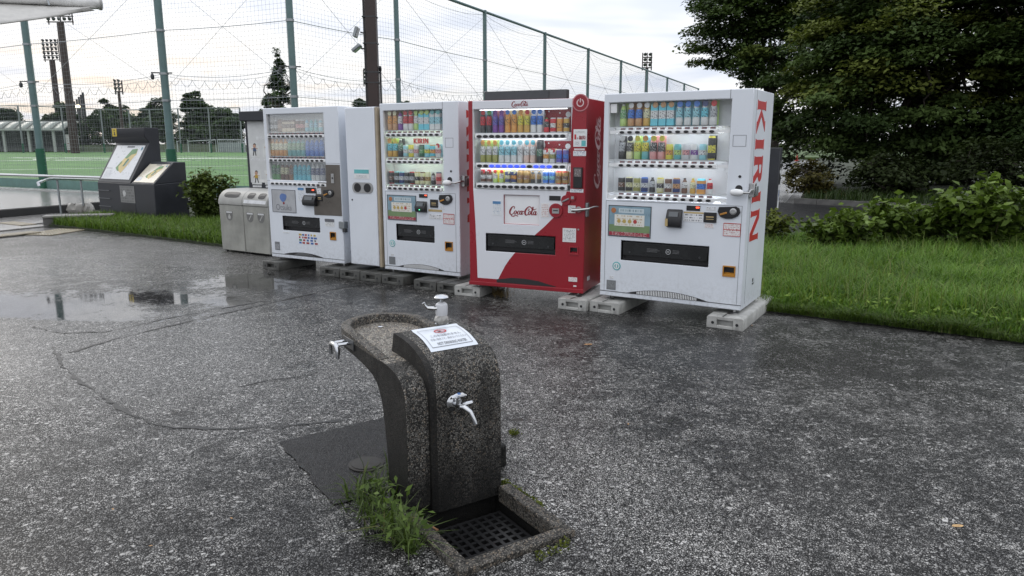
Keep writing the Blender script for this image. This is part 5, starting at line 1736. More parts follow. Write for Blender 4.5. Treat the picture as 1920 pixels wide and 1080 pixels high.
# ------------------------------------------------------------------ drinking fountain
def lerp_tab(t, x):
    return float(np.interp(x, [a for a, _ in t], [b for _, b in t]))
fr = empty('drinking_fountain', FO, FA)
tag(fr, 'curved drinking fountain of speckled aggregate with bowl, two taps and a drain tray', 'fountain')
FW = 0.44
TOP = [(0, .43), (.003, .47), (.010, .51), (.022, .54), (.045, .566), (.08, .584), (.13, .598), (.20, .606), (.30, .610), (.45, .612), (.70, .616), (.92, .620)]
BOT = [(0, -.02), (.198, -.02), (.200, .05), (.205, .145), (.214, .24), (.226, .312), (.238, .375), (.255, .428), (.28, .468), (.311, .497), (.35, .515), (.40, .527), (.48, .540), (.564, .549), (.69, .558), (.92, .572)]
RIMZ = [(.24, .6085), (.32, .620), (.40, .629), (.52, .640), (.62, .650), (.72, .657), (.92, .661)]
def body_mesh():
    ys = sorted({a for a, _ in TOP} | {a for a, _ in BOT} | set(np.linspace(.69, .908, 14).round(4)) | set(np.linspace(.22, .69, 12).round(4)) | {.9095})
    ys = [y for y in ys if y <= .9096]
    b = MB(); vs, fs = [], []
    for y in ys:
        hw = .22 if y <= .69 else math.sqrt(max(1e-6, .22 ** 2 - (y - .69) ** 2))
        zt, zb = lerp_tab(TOP, y), lerp_tab(BOT, y)
        vs += [(.22 - hw, y, zt), (.22 + hw, y, zt), (.22 + hw, y, zb), (.22 - hw, y, zb)]
    n = 4 * (len(ys) - 1)
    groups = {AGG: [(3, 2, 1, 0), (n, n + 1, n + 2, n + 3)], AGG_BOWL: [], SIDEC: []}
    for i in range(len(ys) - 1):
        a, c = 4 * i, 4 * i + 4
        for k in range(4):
            m_ = SIDEC if k in (1, 2, 3) else (AGG_BOWL if ys[i] > .19 else AGG)  # tone set by face: dark sides and underside, pale bowl floor
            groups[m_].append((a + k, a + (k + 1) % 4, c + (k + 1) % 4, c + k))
    b.v = [tuple(q) for q in vs]
    for m_, fl in groups.items():
        for q in fl:
            b.f.append(q); b.mi.append(b._m(m_))
    return b
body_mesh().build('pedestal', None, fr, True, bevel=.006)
# raised rim round the bowl
path = [(0.0, y) for y in np.linspace(.26, .69, 14)] + [(.22 - .22 * math.cos(t), .69 + .22 * math.sin(t)) for t in np.linspace(0, math.pi, 26)[1:-1]] + [(.44, y) for y in np.linspace(.69, .50, 6)]
b = MB(); vs, fs = [], []
for i, (x, y) in enumerate(path):
    if y <= .69:
        nx, ny = (1, 0) if x < .2 else (-1, 0)
    else:
        d = Vector((.22 - x, .69 - y)).normalized(); nx, ny = d.x, d.y
    zt = lerp_tab(RIMZ, y)
    zf = lerp_tab(TOP, y) - .004
    w = .047
    vs += [(x - nx * .002, y - ny * .002, zf), (x - nx * .002, y - ny * .002, zt - .005), (x + nx * .005, y + ny * .005, zt), (x + nx * (w - .006), y + ny * (w - .006), zt), (x + nx * w, y + ny * w, zt - .006), (x + nx * (w + .006), y + ny * (w + .006), zf)]
for i in range(len(path) - 1):
    for k in range(5):
        fs.append((6 * i + k, 6 * i + k + 1, 6 * i + 6 + k + 1, 6 * i + 6 + k))
fs += [tuple(range(6)), tuple(range(6 * (len(path) - 1), 6 * len(path)))]
b.add(vs, fs); b.build('rim', AGG2, fr, True)
# raised hood in front, with the shelf for the bubbler
HOOD = [(-.030, .44), (-.029, .50), (-.024, .545), (-.010, .588), (.014, .622), (.050, .650), (.10, .671), (.16, .687), (.23, .696), (.325, .700)]
def hood():
    b = MB()
    prof = [(-.030, -.02), (-.030, .20)] + HOOD
    m = len(prof)
    b.v = []
    us = (.104, .126, .440, .4435)
    for y, z in prof:
        b.v += [(us[0], y + .016, z - (.004 if z > .5 else 0)), (us[1], y, z), (us[2], y, z), (us[3], y + .010, z)]
    base = len(b.v)
    for y, z in prof:
        yy = max(y, 0) + .03
        zz = z if z < .42 else min(z, lerp_tab(TOP, yy) - .004)
        b.v += [(us[0] - .006, yy, zz), (us[3], yy, zz)]
    def F(q, mt):
        b.f.append(q); b.mi.append(b._m(mt))
    for i in range(m - 1):
        F((4 * i, 4 * i + 1, 4 * i + 5, 4 * i + 4), AGG_DARK)  # left hood face and groove take the darkest aggregate
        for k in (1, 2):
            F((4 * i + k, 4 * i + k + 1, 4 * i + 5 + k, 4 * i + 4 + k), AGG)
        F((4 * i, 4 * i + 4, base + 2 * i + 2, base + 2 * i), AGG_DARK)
        F((4 * i + 3, 4 * i + 7, base + 2 * i + 3, base + 2 * i + 1), AGG)
    e = 4 * (m - 1)
    F((e, e + 1, e + 2, e + 3, base + 2 * (m - 1) + 1, base + 2 * (m - 1)), AGG)
    return b
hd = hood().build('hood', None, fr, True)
b = MB(); b.prism([(.325, .30), (.325, .345), (.330, .40), (.345, .46), (.365, .49), (.4435, .52), (.4435, .30)][0:0] + [(.335, .326), (.330, .40), (.350, .47), (.392, .515), (.4435, .530), (.4435, .326)], .604, .680, plane='xy')
b.build('tap_shelf', AGG2, fr, bevel=.008)
def hz(y):
    return lerp_tab(HOOD, y)
# paper notice taped on the hood
b = MB(); vs, fs = [], []
n = 10
for i in range(n + 1):
    t = i / n
    y = .312 - t * .237
    z = hz(y) + .0025 + (.004 if i in (0,) else 0)
    for s in (0, 1):
        x = (.178 - .020 * t) + s * .232
        vs.append((x, y, z + .002 * math.sin(3 * t)))
for i in range(n):
    fs.append((2 * i, 2 * i + 1, 2 * i + 3, 2 * i + 2))
b.add(vs, fs); no = b.build('notice', plain('laminated_paper', (.57, .61, .67), .22, var=.02), fr, True)
def drape(V, F, x0, x1, y0, y1, mat, lift=.0045):
    """a,b unit box -> draped over the notice; b grows away from the viewer"""
    def fn(a, c):
        y = y0 + c * (y1 - y0)
        t = (.312 - y) / .237
        x = (.178 - .020 * t) + (x0 + a * (x1 - x0)) * .232
        return (x, y, hz(y) + lift + .002 * math.sin(3 * t))
    return plaque('notice_print', V, F, fn, mat, no)
def drape_text(s, x0, x1, y0, y1, mat=GREYINK, bold=0):
    v, f = text_shape(s, bold); drape(v, f, x0, x1, y0, y1, mat)
drape_text('この水は飲めません', .20, .84, .178, .204)
drape_text('手洗い用水です。飲まないでください', .14, .90, .146, .166)
drape_text('NOT DRINKING WATER', .22, .84, .108, .130, GREYINK, .01)
v, f = ring2(.5, .5, .40, .5, 28); drape(v, f, .37, .63, .216, .268, REDINK)
drape([(.15, .70), (.78, .20), (.85, .28), (.22, .78)], [(0, 1, 2, 3)], .37, .63, .216, .268, REDINK, .005)
drape([(.32, .30), (.55, .30), (.55, .62), (.32, .62)], [(0, 1, 2, 3)], .37, .63, .216, .268, INK, .0047)
for q in ((.07, .93, .280, .283), (.07, .93, .095, .098), (.07, .078, .098, .280), (.922, .93, .098, .280)):
    V = [(0, k / 8) for k in range(9)] + [(1, k / 8) for k in range(9)]
    drape(V, [(k, k + 9, k + 10, k + 1) for k in range(8)], *q, GREYINK)
# bubbler
bu = Vector((.392, .425, .680))
b = MB(); b.lathe([(.034, 0), (.034, .006), (.026, .010), (.024, .045), (.022, .060)], 14, T=Matrix.Translation(bu)); tp = b.build('bubbler', CHROME, fr, True)
b = MB(); b.lathe([(.0275, .046), (.029, .06), (.030, .085), (.028, .100), (.018, .108)], 14, T=Matrix.Translation(bu)); b.build('tape_wrap', plain('white_wrap', (.50, .51, .54), .4), tp, True)
b = MB()
cr = random.Random(2)
pr = [(.028, .006), (.034, .02), (.033, .035), (.027, .046)]
b.lathe(pr, 10, T=Matrix.Translation(bu)); wv = b.build('crumpled_wrap', plain('creased_film', (.36, .355, .345), .25), tp)
for v_ in wv.data.vertices:
    v_.co += Vector((cr.uniform(-.004, .004), cr.uniform(-.004, .004), cr.uniform(-.003, .003)))
b = MB(); b.lathe([(.007, .105), (.007, .128)], 8, T=Matrix.Translation(bu)); b.lathe([(.010, .126), (.034, .130), (.036, .134), (.026, .143), (.008, .147)], 16, T=Matrix.Translation(bu)); b.build('press_cap', CHROME, tp, True)
b = MB(); q = bu + Vector((-.022, .0, .082))
b.tube([q, q + Vector((-.02, .008, 0)), q + Vector((-.045, .016, .004)), q + Vector((-.055, .02, .016)), q + Vector((-.062, .022, .030))], [.010, .010, .008, .006, .008], 8); b.build('spout', CHROME, tp, True)
disc_ = MB(); disc_.lathe([(.014, 0), (.014, .006), (.008, .009)], 14, T=Matrix.Translation((.215, .76, .617))); disc_.build('drain_button', CHROME, fr, True)
# washing tap on the front
tz, tx = .462, .205
Tf = Matrix.Translation((tx, -.030, tz)) @ Matrix.Rotation(R(90), 4, 'X')
b = MB(); b.lathe([(.036, 0), (.036, .006), (.022, .016), (.014, .018)], 16, T=Tf); t2 = b.build('tap', CHROME, fr, True)
b = MB(); b.tube([(tx, -.03, tz), (tx, -.10, tz)], .013, 10); b.tube([(tx, -.078, tz - .012), (tx, -.078, tz + .03)], .012, 10); b.build('tap_body', CHROME, t2, True)
b = MB(); b.tube([(tx, -.09, tz), (tx + .005, -.115, tz + .004), (tx + .02, -.138, tz - .012), (tx + .03, -.150, tz - .045), (tx + .034, -.152, tz - .062)], [.012, .012, .0105, .010, .0115], 10); b.build('spout', CHROME, t2, True)
b = MB(); b.tube([(tx - .034, -.078, tz + .040), (tx - .015, -.078, tz + .046), (tx + .015, -.078, tz + .046), (tx + .034, -.078, tz + .040)], [.006, .009, .009, .006], 8); b.tube([(tx, -.078, tz + .028), (tx, -.078, tz + .05)], .007, 8); b.build('tap_handle', CHROME, t2, True)
b = MB(); b.tube([(tx + .012, -.09, tz + .006), (tx + .05, -.105, tz + .014)], [.010, .008], 8); b.build('side_knob', CHROME, t2, True)
b = MB(); b.lathe([(.006, .05), (.011, .052), (.006, .056)], 8, T=Matrix.Translation((tx, -.078, tz))); b.build('handle_cap', plain('blue_cap', (.05, .12, .3), .3), t2, True)
b = MB(); b.box(tx - .012, tx + .012, -.020, -.0135, tz - .105, tz - .085); b.build('plug', GALV, fr)
# grab handle on the side
b = MB(); b.box(-.006, .001, .56, .70, .575, .625); hp = b.build('handle_plate', DARKP, fr, bevel=.003)
b = MB()
b.tube([(-.075, .585, .545), (-.075, .585, .580), (-.075, .59, .597), (-.075, .603, .605), (-.075, .66, .605), (-.075, .673, .597), (-.075, .678, .580), (-.075, .678, .545)], .0115, 10); b.build('grab_bar', CHROME, hp, True)
for y in (.605, .655):
    b = MB(); b.tube([(-.075, y, .604), (-.004, y, .604)], .008, 8); b.build('bracket', CHROME, hp, True)
# drain tray
b = MB()
X0, X1, Y0, Y1, w, h = -.045, .482, -.525, -.033, .060, .026
for q in ((X0, X1, Y0, Y0 + w), (X0, X0 + w, Y0 + w, Y1), (X1 - w, X1, Y0 + w, Y1)):
    b.box(*q, -.05, h)
tr = b.build('tray_rim', AGG2, fr, bevel=.007)
b = MB(); i0, i1, j0, j1 = X0 + w - .004, X1 - w + .004, Y0 + w - .004, .0
zb = -.16
b.add([(i0, j0, zb), (i1, j0, zb), (i1, j1, zb), (i0, j1, zb), (i0, j0, .01), (i1, j0, .01), (i1, j1, .01), (i0, j1, .01)], [(0, 1, 2, 3), (0, 4, 5, 1), (1, 5, 6, 2), (3, 7, 4, 0), (2, 6, 7, 3)])
b.build('tray_pit', AGG_DARK, fr, recalc=False)
gt = MB()
gx0, gx1, gy0, gy1, gz = .035, .400, -.440, -.075, -.075
nb = 9
for i in range(nb + 1):
    x = gx0 + (gx1 - gx0) * i / nb; gt.box(x - .0075, x + .0075, gy0 - .008, gy1 + .008, gz - .02, gz)
    y = gy0 + (gy1 - gy0) * i / nb; gt.box(gx0 - .008, gx1 + .008, y - .0075, y + .0075, gz - .021, gz - .001)
gt.build('grate', plain('cast_iron', (.016, .016, .017), .4, .3), fr)

def stray_leaf(name, loc, s, rz, col, label, tilt=(0.1, 0.05)):
    b = MB()
    o_ = [(-1, 0, 0), (-.6, .30, .10), (0, .42, .05), (.6, .26, .12), (1, 0, .16), (.6, -.26, .10), (0, -.42, .16), (-.6, -.30, .08)]
    m_ = [(-1.0, 0, 0), (0, 0, .02), (1, 0, .16)]
    vs = o_ + [(-.5, 0, -.02), (0, 0, -.03), (.5, 0, .0)]
    fs = [(0, 1, 8), (1, 2, 9, 8), (2, 3, 10, 9), (3, 4, 10), (4, 5, 10), (5, 6, 9, 10), (6, 7, 8, 9), (7, 0, 8)]
    top = [(a, c, d + .012) for a, c, d in vs]
    b.add(vs, [tuple(reversed(f)) for f in fs]); b.add(top, fs)
    n = len(vs)
    for i in range(8):
        j = (i + 1) % 8
        b.f.append((i, j, n + j, n + i)); b.mi.append(0)
    o = b.build(name, plain('dead_leaf_%d' % int(col[0] * 1000), col, .55, var=.3, scale=2.5), None)
    o.location = loc; o.scale = (s, s, s); o.rotation_euler = (tilt[0], tilt[1], rz)
    return tag(o, label, 'leaf', 'fallen leaves')
p = gnd(1103, 648); stray_leaf('fallen_leaf', (p.x, p.y, .008), .035, .2, (.34, .18, .07), 'orange brown leaf lying on the asphalt in front of the red machine')
p = gnd(1795, 990); stray_leaf('fallen_leaf', (p.x, p.y, .008), .026, .1, (.42, .27, .12), 'pale tan leaf lying on open asphalt in the near corner')
lp = FO + fu_ * .07 + fv_ * -.10; stray_leaf('fallen_leaf', (lp.x, lp.y, .004 - .05), .035, 1.9, (.22, .12, .06), 'brown leaf caught at the back of the drain tray', (.5, .3))
p = gnd(1640, 607); stray_leaf('fallen_leaf', (p.x, p.y, .012), .03, .5, (.36, .20, .09), 'small orange leaf at the edge of the grass verge')
p = gnd(1722, 617); stray_leaf('fallen_leaf', (p.x, p.y, .012), .04, .1, (.30, .17, .07), 'larger orange leaf under the grass overhang')
p = gnd(1410, 612); stray_leaf('fallen_leaf', (p.x, p.y, .008), .018, .9, (.20, .12, .06), 'tiny brown leaf near the pale block at the grass end')
p = gnd(970, 795); stray_leaf('fallen_leaf', (p.x, p.y, .02), .04, .3, (.03, .025, .022), 'dark wet leaf beside the low stone behind the fountain', (.3, .1))
for px, py, sz, lb_ in ((212, 957, .010, 'tiny orange leaf scrap on the asphalt far left of the weed clump'), (434, 974, .009, 'tiny orange leaf scrap midway between photo edge and weed clump'), (283, 1026, .009, 'lowest tiny orange leaf scrap in the near left corner'), (1178, 797, .012, 'small brown leaf scrap on pale asphalt beyond the drain tray')):
    p = gnd(px, py); stray_leaf('fallen_leaf', (p.x, p.y, .006), sz, px * .1, (.30, .15, .06), lb_)
# low stone step behind the fountain
ps = FO + fu_ * .44 + fv_ * .16
b = MB(); b.box(-.10, .155, 0, .20, 0, .115)
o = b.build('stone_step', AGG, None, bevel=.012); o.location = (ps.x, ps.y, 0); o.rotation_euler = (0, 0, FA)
tag(o, 'low speckled foot stone standing against the far side of the fountain', 'step')
# drain cover in the patch
p = gnd(687, 873)
dc = empty('drain_cover', (p.x, p.y, .006)); tag(dc, 'small round iron drain cover behind the weeds', 'drain cover')
b = MB(); b.lathe([(.085, 0), (.085, .005), (.078, .006)], 24); b.build('frame', plain('rusty_iron', (.02, .018, .016), .6, .2), dc, True)
b = MB(); b.lathe([(.070, .005), (.070, .009), (.060, .010)], 24); b.build('lid', plain('rusty_iron2', (.022, .02, .018), .55, .2), dc, True)

# ------------------------------------------------------------------ litter bins
for k, (lab, two) in enumerate((('stainless litter bin with one wide mouth, nearest the grass', False), ('stainless litter bin with two round holes, next to the white machine', True))):
    off = Vector((math.cos(-.563), math.sin(-.563), 0)) * (.532 * k)
    o = empty('litter_bin', (-4.258 + off.x, 10.532 + off.y, 0), -.563)
    tag(o, lab, 'litter bin', 'steel litter bins')
    Wb = .52
    b = MB(); b.box(0, Wb, 0, .50, .03, .69); b.build('body', BINSTEEL, o, bevel=.008)
    prof = [(-.012, .69), (-.012, .705)] + [(.19 - .202 * math.cos(t), .705 + .20 * math.sin(t)) for t in np.linspace(.1, math.pi / 2, 9)] + [(.50, .905), (.50, .69)]
    b = MB(); b.prism(prof, -.006, Wb + .004, plane='yz'); lid = b.build('lid', plain('smooth_bin_steel', (.31, .31, .295), .45, .25, var=.1), o, bevel=.01)
    def on(a, dx):      # point on the lid curve
        return Vector((dx, .19 - .2045 * math.cos(a), .705 + .2025 * math.sin(a)))
    def mouth(cx, rx, da):
        vs = []; n = 18
        for i in range(n):
            t = 2 * math.pi * i / n
            ct, st_ = math.cos(t), math.sin(t)
            e = .6
            vs.append(on(.72 + da * math.copysign(abs(st_) ** e, st_), cx + rx * math.copysign(abs(ct) ** e, ct)))
        c = on(.72, cx) + Vector((0, -.001, .001))
        b = MB(); b.add(vs + [c], [(i, (i + 1) % n, n) for i in range(n)]); b.build('mouth', BLACKP, lid)
    if two:
        mouth(Wb * .30, .075, .26); mouth(Wb * .74, .075, .26)
        b = MB(); b.add([on(.12, .03), on(.12, Wb - .02), on(.36, Wb - .02), on(.36, .03)], [(0, 1, 2, 3)]); b.build('strip', plain('white_strip', (.62, .63, .65), .3), lid)
    else:
        mouth(Wb * .52, .17, .26)
    for cx in ((Wb * .27, Wb * .72) if two else (Wb * .42,)):
        pg = [(cx - .075, .60), (cx + .075, .60), (cx + .072, .54)] + [(cx + .068 * math.cos(t), .53 + .068 * math.sin(t)) for t in np.linspace(0, -math.pi, 9)] + [(cx - .072, .54)]
        b = MB(); b.prism(pg, -.002, .001); m = b.build('mark', plain('worn_grey_mark', (.16, .16, .155), .5, .2), o)
        b = MB()
        if two:
            b.prism([(cx - .03, .50), (cx - .02, .49), (cx + .035, .56), (cx + .025, .57)], -.003, -.0018)
        else:
            b.prism([(cx - .02, .49), (cx + .02, .49), (cx + .03, .52), (cx, .565), (cx - .028, .52)], -.003, -.0018)
        b.build('mark_symbol', plain('light_mark', (.40, .40, .385), .5), m)
        plate('mark_text', cx - .06, cx + .06, .575, .595, STK_INK, m, .0035)
    for q in ((.05, .05), (Wb - .05, .05), (.05, .45), (Wb - .05, .45)):
        b = MB(); b.lathe([(.02, 0), (.02, .031)], 8, T=Matrix.Translation((q[0], q[1], 0))); b.build('foot', BLACKP, o)

# ------------------------------------------------------------------ notice board behind the bins
q0 = at(455.5, 210.7, 11.6)
nb_ = empty('notice_board', (q0.x, q0.y, 0), -.30)
tag(nb_, 'tall dark framed notice board with small park rule drawings behind the bins', 'notice board')
b = MB(); b.prism([(0, 0), (1.0, 0), (1.0, 2.03), (0, 2.02)], 0.02, .16); b.build('frame', NAVY, nb_, bevel=.01)
b = MB(); b.prism([(-.03, 1.90), (1.03, 1.90), (1.03, 2.06), (-.03, 2.045)], -.07, .18); b.build('hood', NAVY, nb_, bevel=.01)
pn = plate('poster', .05, .95, .95, 1.90, plain('aged_white_board', (.56, .57, .57), .5, var=.05, dirt=.12), nb_, .006, .02)
front_text('公園を', .50, .86, 1.74, 1.82, .012, INK, pn)
for i in range(2):
    plate('print_line', .20, .80, 1.62 + i * .025, 1.635 + i * .025, STK_INK, pn, .0085, .02)
gl = plain('skin_print', (.45, .28, .20), .6)
for j in range(2):
    for i in range(3):
        cx, cz = .16 + .24 * i, 1.46 - .42 * j
        plate('picture', cx - .09, cx + .09, cz - .12, cz + .10, plain('pale_picture', (.60, .61, .60), .5), pn, .0082, .02)
        rr = random.Random(j * 3 + i)
        disc('figure', cx, cz + .055, .028, gl, pn, .010, .02, 12)
        disc('figure', cx + .004, cz + .075, .026, INK, pn, .0095, .02, 10)
        b = MB(); b.prism([(cx - .03, cz - .02), (cx + .03, cz - .02), (cx + .022, cz + .03), (cx - .022, cz + .03)], .008, .012); b.build('figure', colour(rr.choice([(.45, .30, .05), (.05, .08, .15), (.5, .5, .5)])), pn)
        for s in (-1, 1):
            b = MB(); b.tube([(cx + s * .012, .010, cz - .02), (cx + s * (.012 + rr.uniform(0, .025)), .010, cz - .09)], .007, 5); b.build('figure', INK, pn)
            b = MB(); b.tube([(cx + s * .022, .010, cz + .022), (cx + s * .055, .010, cz + rr.uniform(-.02, .06))], .006, 5); b.build('figure', gl, pn)
        plate('print_line', cx - .08, cx + .08, cz - .165, cz - .135, STK_INK, pn, .0085, .02)
plate('worn_patch', .10, .92, .955, 1.0, plain('torn_paper', (.66, .66, .65), .6), pn, .0085, .02)

# ------------------------------------------------------------------ map board
mbr = empty('map_board', (-8.74, 15.36, 0), -.58)
tag(mbr, 'charcoal steel map console with two sloping park maps and a yellow information tile', 'information board')
b = MB()
b.prism([(0, 0), (.72, 0), (.72, .80), (.48, .80), (0, .775)], 0, 2.08, plane='yz'); b.build('base', NAVY, mbr, bevel=.012)
b = MB(); b.prism([(.004, .777), (.47, 1.20), (.718, 1.20), (.718, .802), (.48, .802)], 1.28, 2.078, plane='yz'); lo_ = b.build('low_console', NAVY, mbr, bevel=.01)
b = MB(); b.prism([(.004, .777), (.50, 1.58), (.42, 1.68), (.40, 1.70), (.40, 1.885), (.716, 1.885), (.716, .803), (.48, .803)], .002, 1.245, plane='yz'); hi_ = b.build('high_console', NAVY, mbr, bevel=.01)
def sloped(parent, x0, x1, y0, z0, y1, z1, mat, name, lift=.006):
    d = Vector((0, y1 - y0, z1 - z0)); n_ = Vector((0, -d.z, d.y)).normalized() * lift
    a = [Vector((x0, y0, z0)), Vector((x1, y0, z0)), Vector((x1, y1, z1)), Vector((x0, y1, z1))]
    b = MB(); b.add([q + n_ for q in a] + [q - n_ * .3 for q in a], [(0, 1, 2, 3), (4, 7, 6, 5), (0, 4, 5, 1), (1, 5, 6, 2), (2, 6, 7, 3), (3, 7, 4, 0)])
    return b.build(name, mat, parent)
def smap(parent, x0, x1, y0, z0, y1, z1, poly, mat, lift):
    d = Vector((0, y1 - y0, z1 - z0)); n_ = Vector((0, -d.z, d.y)).normalized() * lift
    vs = []
    for a, c in poly:
        vs.append(Vector((x0 + a * (x1 - x0), y0 + c * (y1 - y0), z0 + c * (z1 - z0))) + n_)
    b = MB(); b.add(vs, [tuple(range(len(vs)))])
    return b.build('map_print', mat, parent)
mg, mg2, my, mr = plain('map_green', (.13, .25, .12), .5), plain('map_dark_green', (.05, .16, .08), .5), plain('map_yellow', (.56, .44, .20), .5), plain('map_grey', (.35, .36, .36), .5)
for par, x0, x1, a0_, a1_, bg in ((hi_, .09, 1.15, (.045, .845), (.465, 1.525), plain('map_white', (.58, .60, .63), .3, var=.02)), (lo_, 1.33, 2.03, (.035, .806), (.415, 1.152), plain('map_cream', (.56, .52, .43), .3, var=.03))):
    A_ = (x0, x1, a0_[0], a0_[1], a1_[0], a1_[1])
    mp_ = sloped(par, *A_, bg, 'map_panel', .006)
    def ad(poly, m, l): smap(mp_, *A_, poly, m, l)
    ad([(.34, .34), (.42, .50), (.52, .66), (.64, .86), (.80, .90), (.84, .74), (.78, .62), (.72, .45), (.66, .30), (.60, .18), (.44, .26)], my, .008)
    ad([(.50, .62), (.62, .88), (.80, .90), (.82, .76), (.68, .72), (.58, .60)], mg, .0095)
    ad([(.34, .33), (.44, .52), (.48, .52), (.42, .36), (.50, .24), (.44, .24)], mg, .0095)
    ad([(.55, .38), (.60, .38), (.68, .60), (.62, .60)], mg2, .011)
    ad([(.64, .40), (.70, .56), (.66, .60), (.60, .36)], mr, .0105)
    ad([(.40, .935), (.66, .935), (.66, .975), (.40, .975)], GREYINK, .0095)
    ad([(.04, .05), (.26, .05), (.26, .26), (.04, .26)], printed('map_legend', (.57, .59, .62), (.2, .22, .25), 9, 6, .7), .0088)
    ad([(.03, .31), (.24, .31), (.24, .318), (.03, .318)], INK, .0095)
    ad([(.94 + .03 * math.cos(t), .90 + .05 * math.sin(t)) for t in np.linspace(0, 2 * math.pi, 13)[:-1]], plain('map_blue', (.10, .25, .35), .5), .0095)
pt = plate('information_tile', .05, .22, 1.715, 1.878, plain('yellow_tile', (.60, .44, .03), .4), hi_, .004, .40)
plate('tile_mark', .12, .155, 1.745, 1.81, INK, pt, .0055, .40); plate('tile_mark', .12, .155, 1.83, 1.858, INK, pt, .0055, .40)
plate('tile_mark', .10, .175, 1.738, 1.752, INK, pt, .0058, .40)
b = MB(); b.box(.45, .85, .44, .47, 1.655, 1.668); b.build('lamp_cover', GREYLAB, hi_)
pl_ = plate('steel_plate', .86, 1.39, .385, .725, printed('braille_plate', (.20, .20, .20), (.06, .06, .06), 6, 8, .6, .3), mbr, .006)
b = MB(); b.prism([(.96, .60), (1.02, .64), (1.08, .58), (1.05, .52), (.98, .50)], -.008, -.006); b.build('scuff', plain('scuffed_paper', (.5, .5, .5), .5), pl_)
for i in range(4):
    b = MB(); b.box(.0, .47, -.02, .0, .60 - i * .165, .615 - i * .165); b.build('ledge', plain('ledge_grey', (.10, .105, .115), .4), mbr)
rc = MB(); rc.box(.865, 1.385, -.004, .001, .02, .36); rc.build('stain_panel', plain('dark_panel', (.018, .019, .023), .5, dirt=.4), mbr)

# ------------------------------------------------------------------ parking sign
q0 = at(1463.5, 278, 12.1)
ps_ = empty('parking_sign', (q0.x, q0.y, 0), R(62))
tag(ps_, 'dark upright sign post with a white arrow and a blue parking letter', 'sign')
b = MB(); b.box(0, .26, 0, .42, -.02, 1.49); b.build('post', NAVY, ps_, bevel=.01)
b = MB(); b.box(-.02, -.001, .0, .10, 0, 1.47) if False else None
fc = plate('sign_face', .06, .245, .93, 1.31, INK, ps_, .004)
b = MB(); b.prism([(.085, 1.12), (.15, 1.12), (.15, 1.17), (.225, 1.095), (.15, 1.02), (.15, 1.07), (.085, 1.07)], -.006, -.003); b.build('arrow', PAPER, fc)
plate('sign_text', .075, .235, 1.225, 1.285, printed('sign_small_text', (.03, .03, .035), (.65, .66, .67), 2, 6, 1.0), fc, .006)
pp_ = plate('parking_tile', .055, .20, .46, .88, PAPER, ps_, .004)
front_text('P', .085, .175, .62, .80, -.006, plain('parking_blue', (.03, .10, .28), .4), pp_, bold=.03)

# ------------------------------------------------------------------ brown lighting column with two floodlights
c0 = at(697, 60, 15.0)
lc = empty('lighting_column', (c0.x, c0.y, 0)); tag(lc, 'brown steel column with two small floodlights behind the white waste box', 'lamp post')
b = MB(); b.box(-.105, .105, -.10, .10, 0, 7.5); b.build('column', BROWN, lc, bevel=.012)
b = MB(); b.box(-.16, -.115, -.03, .05, 0, 7.2); b.build('conduit', plain('dark_conduit', (.02, .017, .016), .5), lc)
b = MB(); b.tube([(.14, .02, 0), (.14, .02, 3.05)], .02, 8); b.tube([(.14, .02, 3.0), (.14, -.03, 3.07)], .03, 8); b.build('cable_pipe', DARKP, lc, True)
for z in (2.75, 2.95, 3.5, 4.0): 
    b = MB(); b.box(-.17, .12, -.104, .104, z, z + .02); b.build('band', DARKP, lc)
for z, tl in ((3.72, 12), (3.42, -22)):
    b = MB(); b.tube([(-.11, 0, z - .02), (-.22, -.02, z)], .015, 6); ar = b.build('arm', DARKP, lc)
    b = MB(); T = Matrix.Translation((-.30, -.04, z)) @ Matrix.Rotation(R(-tl - 60), 4, 'Y')
    b.box(-.10, .10, -.12, .12, -.03, .03, T=T); fl = b.build('lamp_housing', GALV, ar, bevel=.01)
    b = MB(); b.box(-.085, .085, -.10, .10, -.034, -.0305, T=T); b.build('lens', plain('lamp_glass', (.5, .52, .54), .15), fl)

# ------------------------------------------------------------------ canopy of a tensile roof at the top corner
cy = empty('tensile_canopy'); tag(cy, 'white membrane canopy edge with a thick round edge pipe', 'canopy')
p0, p1 = at(-60, -8, 12.2), at(186, 6, 13.4)
mid = p0.lerp(p1, .5) + Vector((0, 0, .02))
b = MB(); b.tube([p0 + (p0 - p1) * 1.2 + Vector((0, 0, .1)), p0, mid, p1], .105, 16); pipe = b.build('edge_pipe', plain('white_pipe', (.66, .66, .65), .4), cy, True)
b = MB(); dirv = (p1 - p0).normalized(); 
b.tube([p1 + dirv * -.01, p1 + dirv * .03], .118, 16); b.build('pipe_end', plain('grey_pipe_end', (.40, .40, .39), .5), pipe, True)
q0_, q1_ = at(-140, 62, 10.6), at(178, 20, 13.2)
b = MB(); vs, fs = [], []
NU, NV = 14, 6
A0 = p0 + (p0 - p1) * .8
for i in range(NU + 1):
    t = i / NU
    top = A0.lerp(p1, t) + Vector((0, 0, -.08)); bot = q0_.lerp(q1_, t)
    for j in range(NV + 1):
        s = j / NV
        q = top.lerp(bot, s) + Vector((0, -.25 * math.sin(math.pi * s), -.10 * math.sin(math.pi * s) * math.sin(math.pi * t)))
        vs.append(q)
for i in range(NU):
    for j in range(NV):
        a = i * (NV + 1) + j
        fs.append((a, a + 1, a + NV + 2, a + NV + 1))
b.add(vs, fs); mo = b.build('membrane', plain('grey_membrane', (.42, .41, .39), .6, var=.08), cy, True)
so_ = mo.modifiers.new('thick', 'SOLIDIFY'); so_.thickness = .02
for t in (.55, .78):
    q = A0.lerp(p1, t); b = MB(); b.tube([q + Vector((0, -.1, .04)), q + Vector((.06, -.14, -.1))], .012, 6); b.build('lashing', GALV, cy)
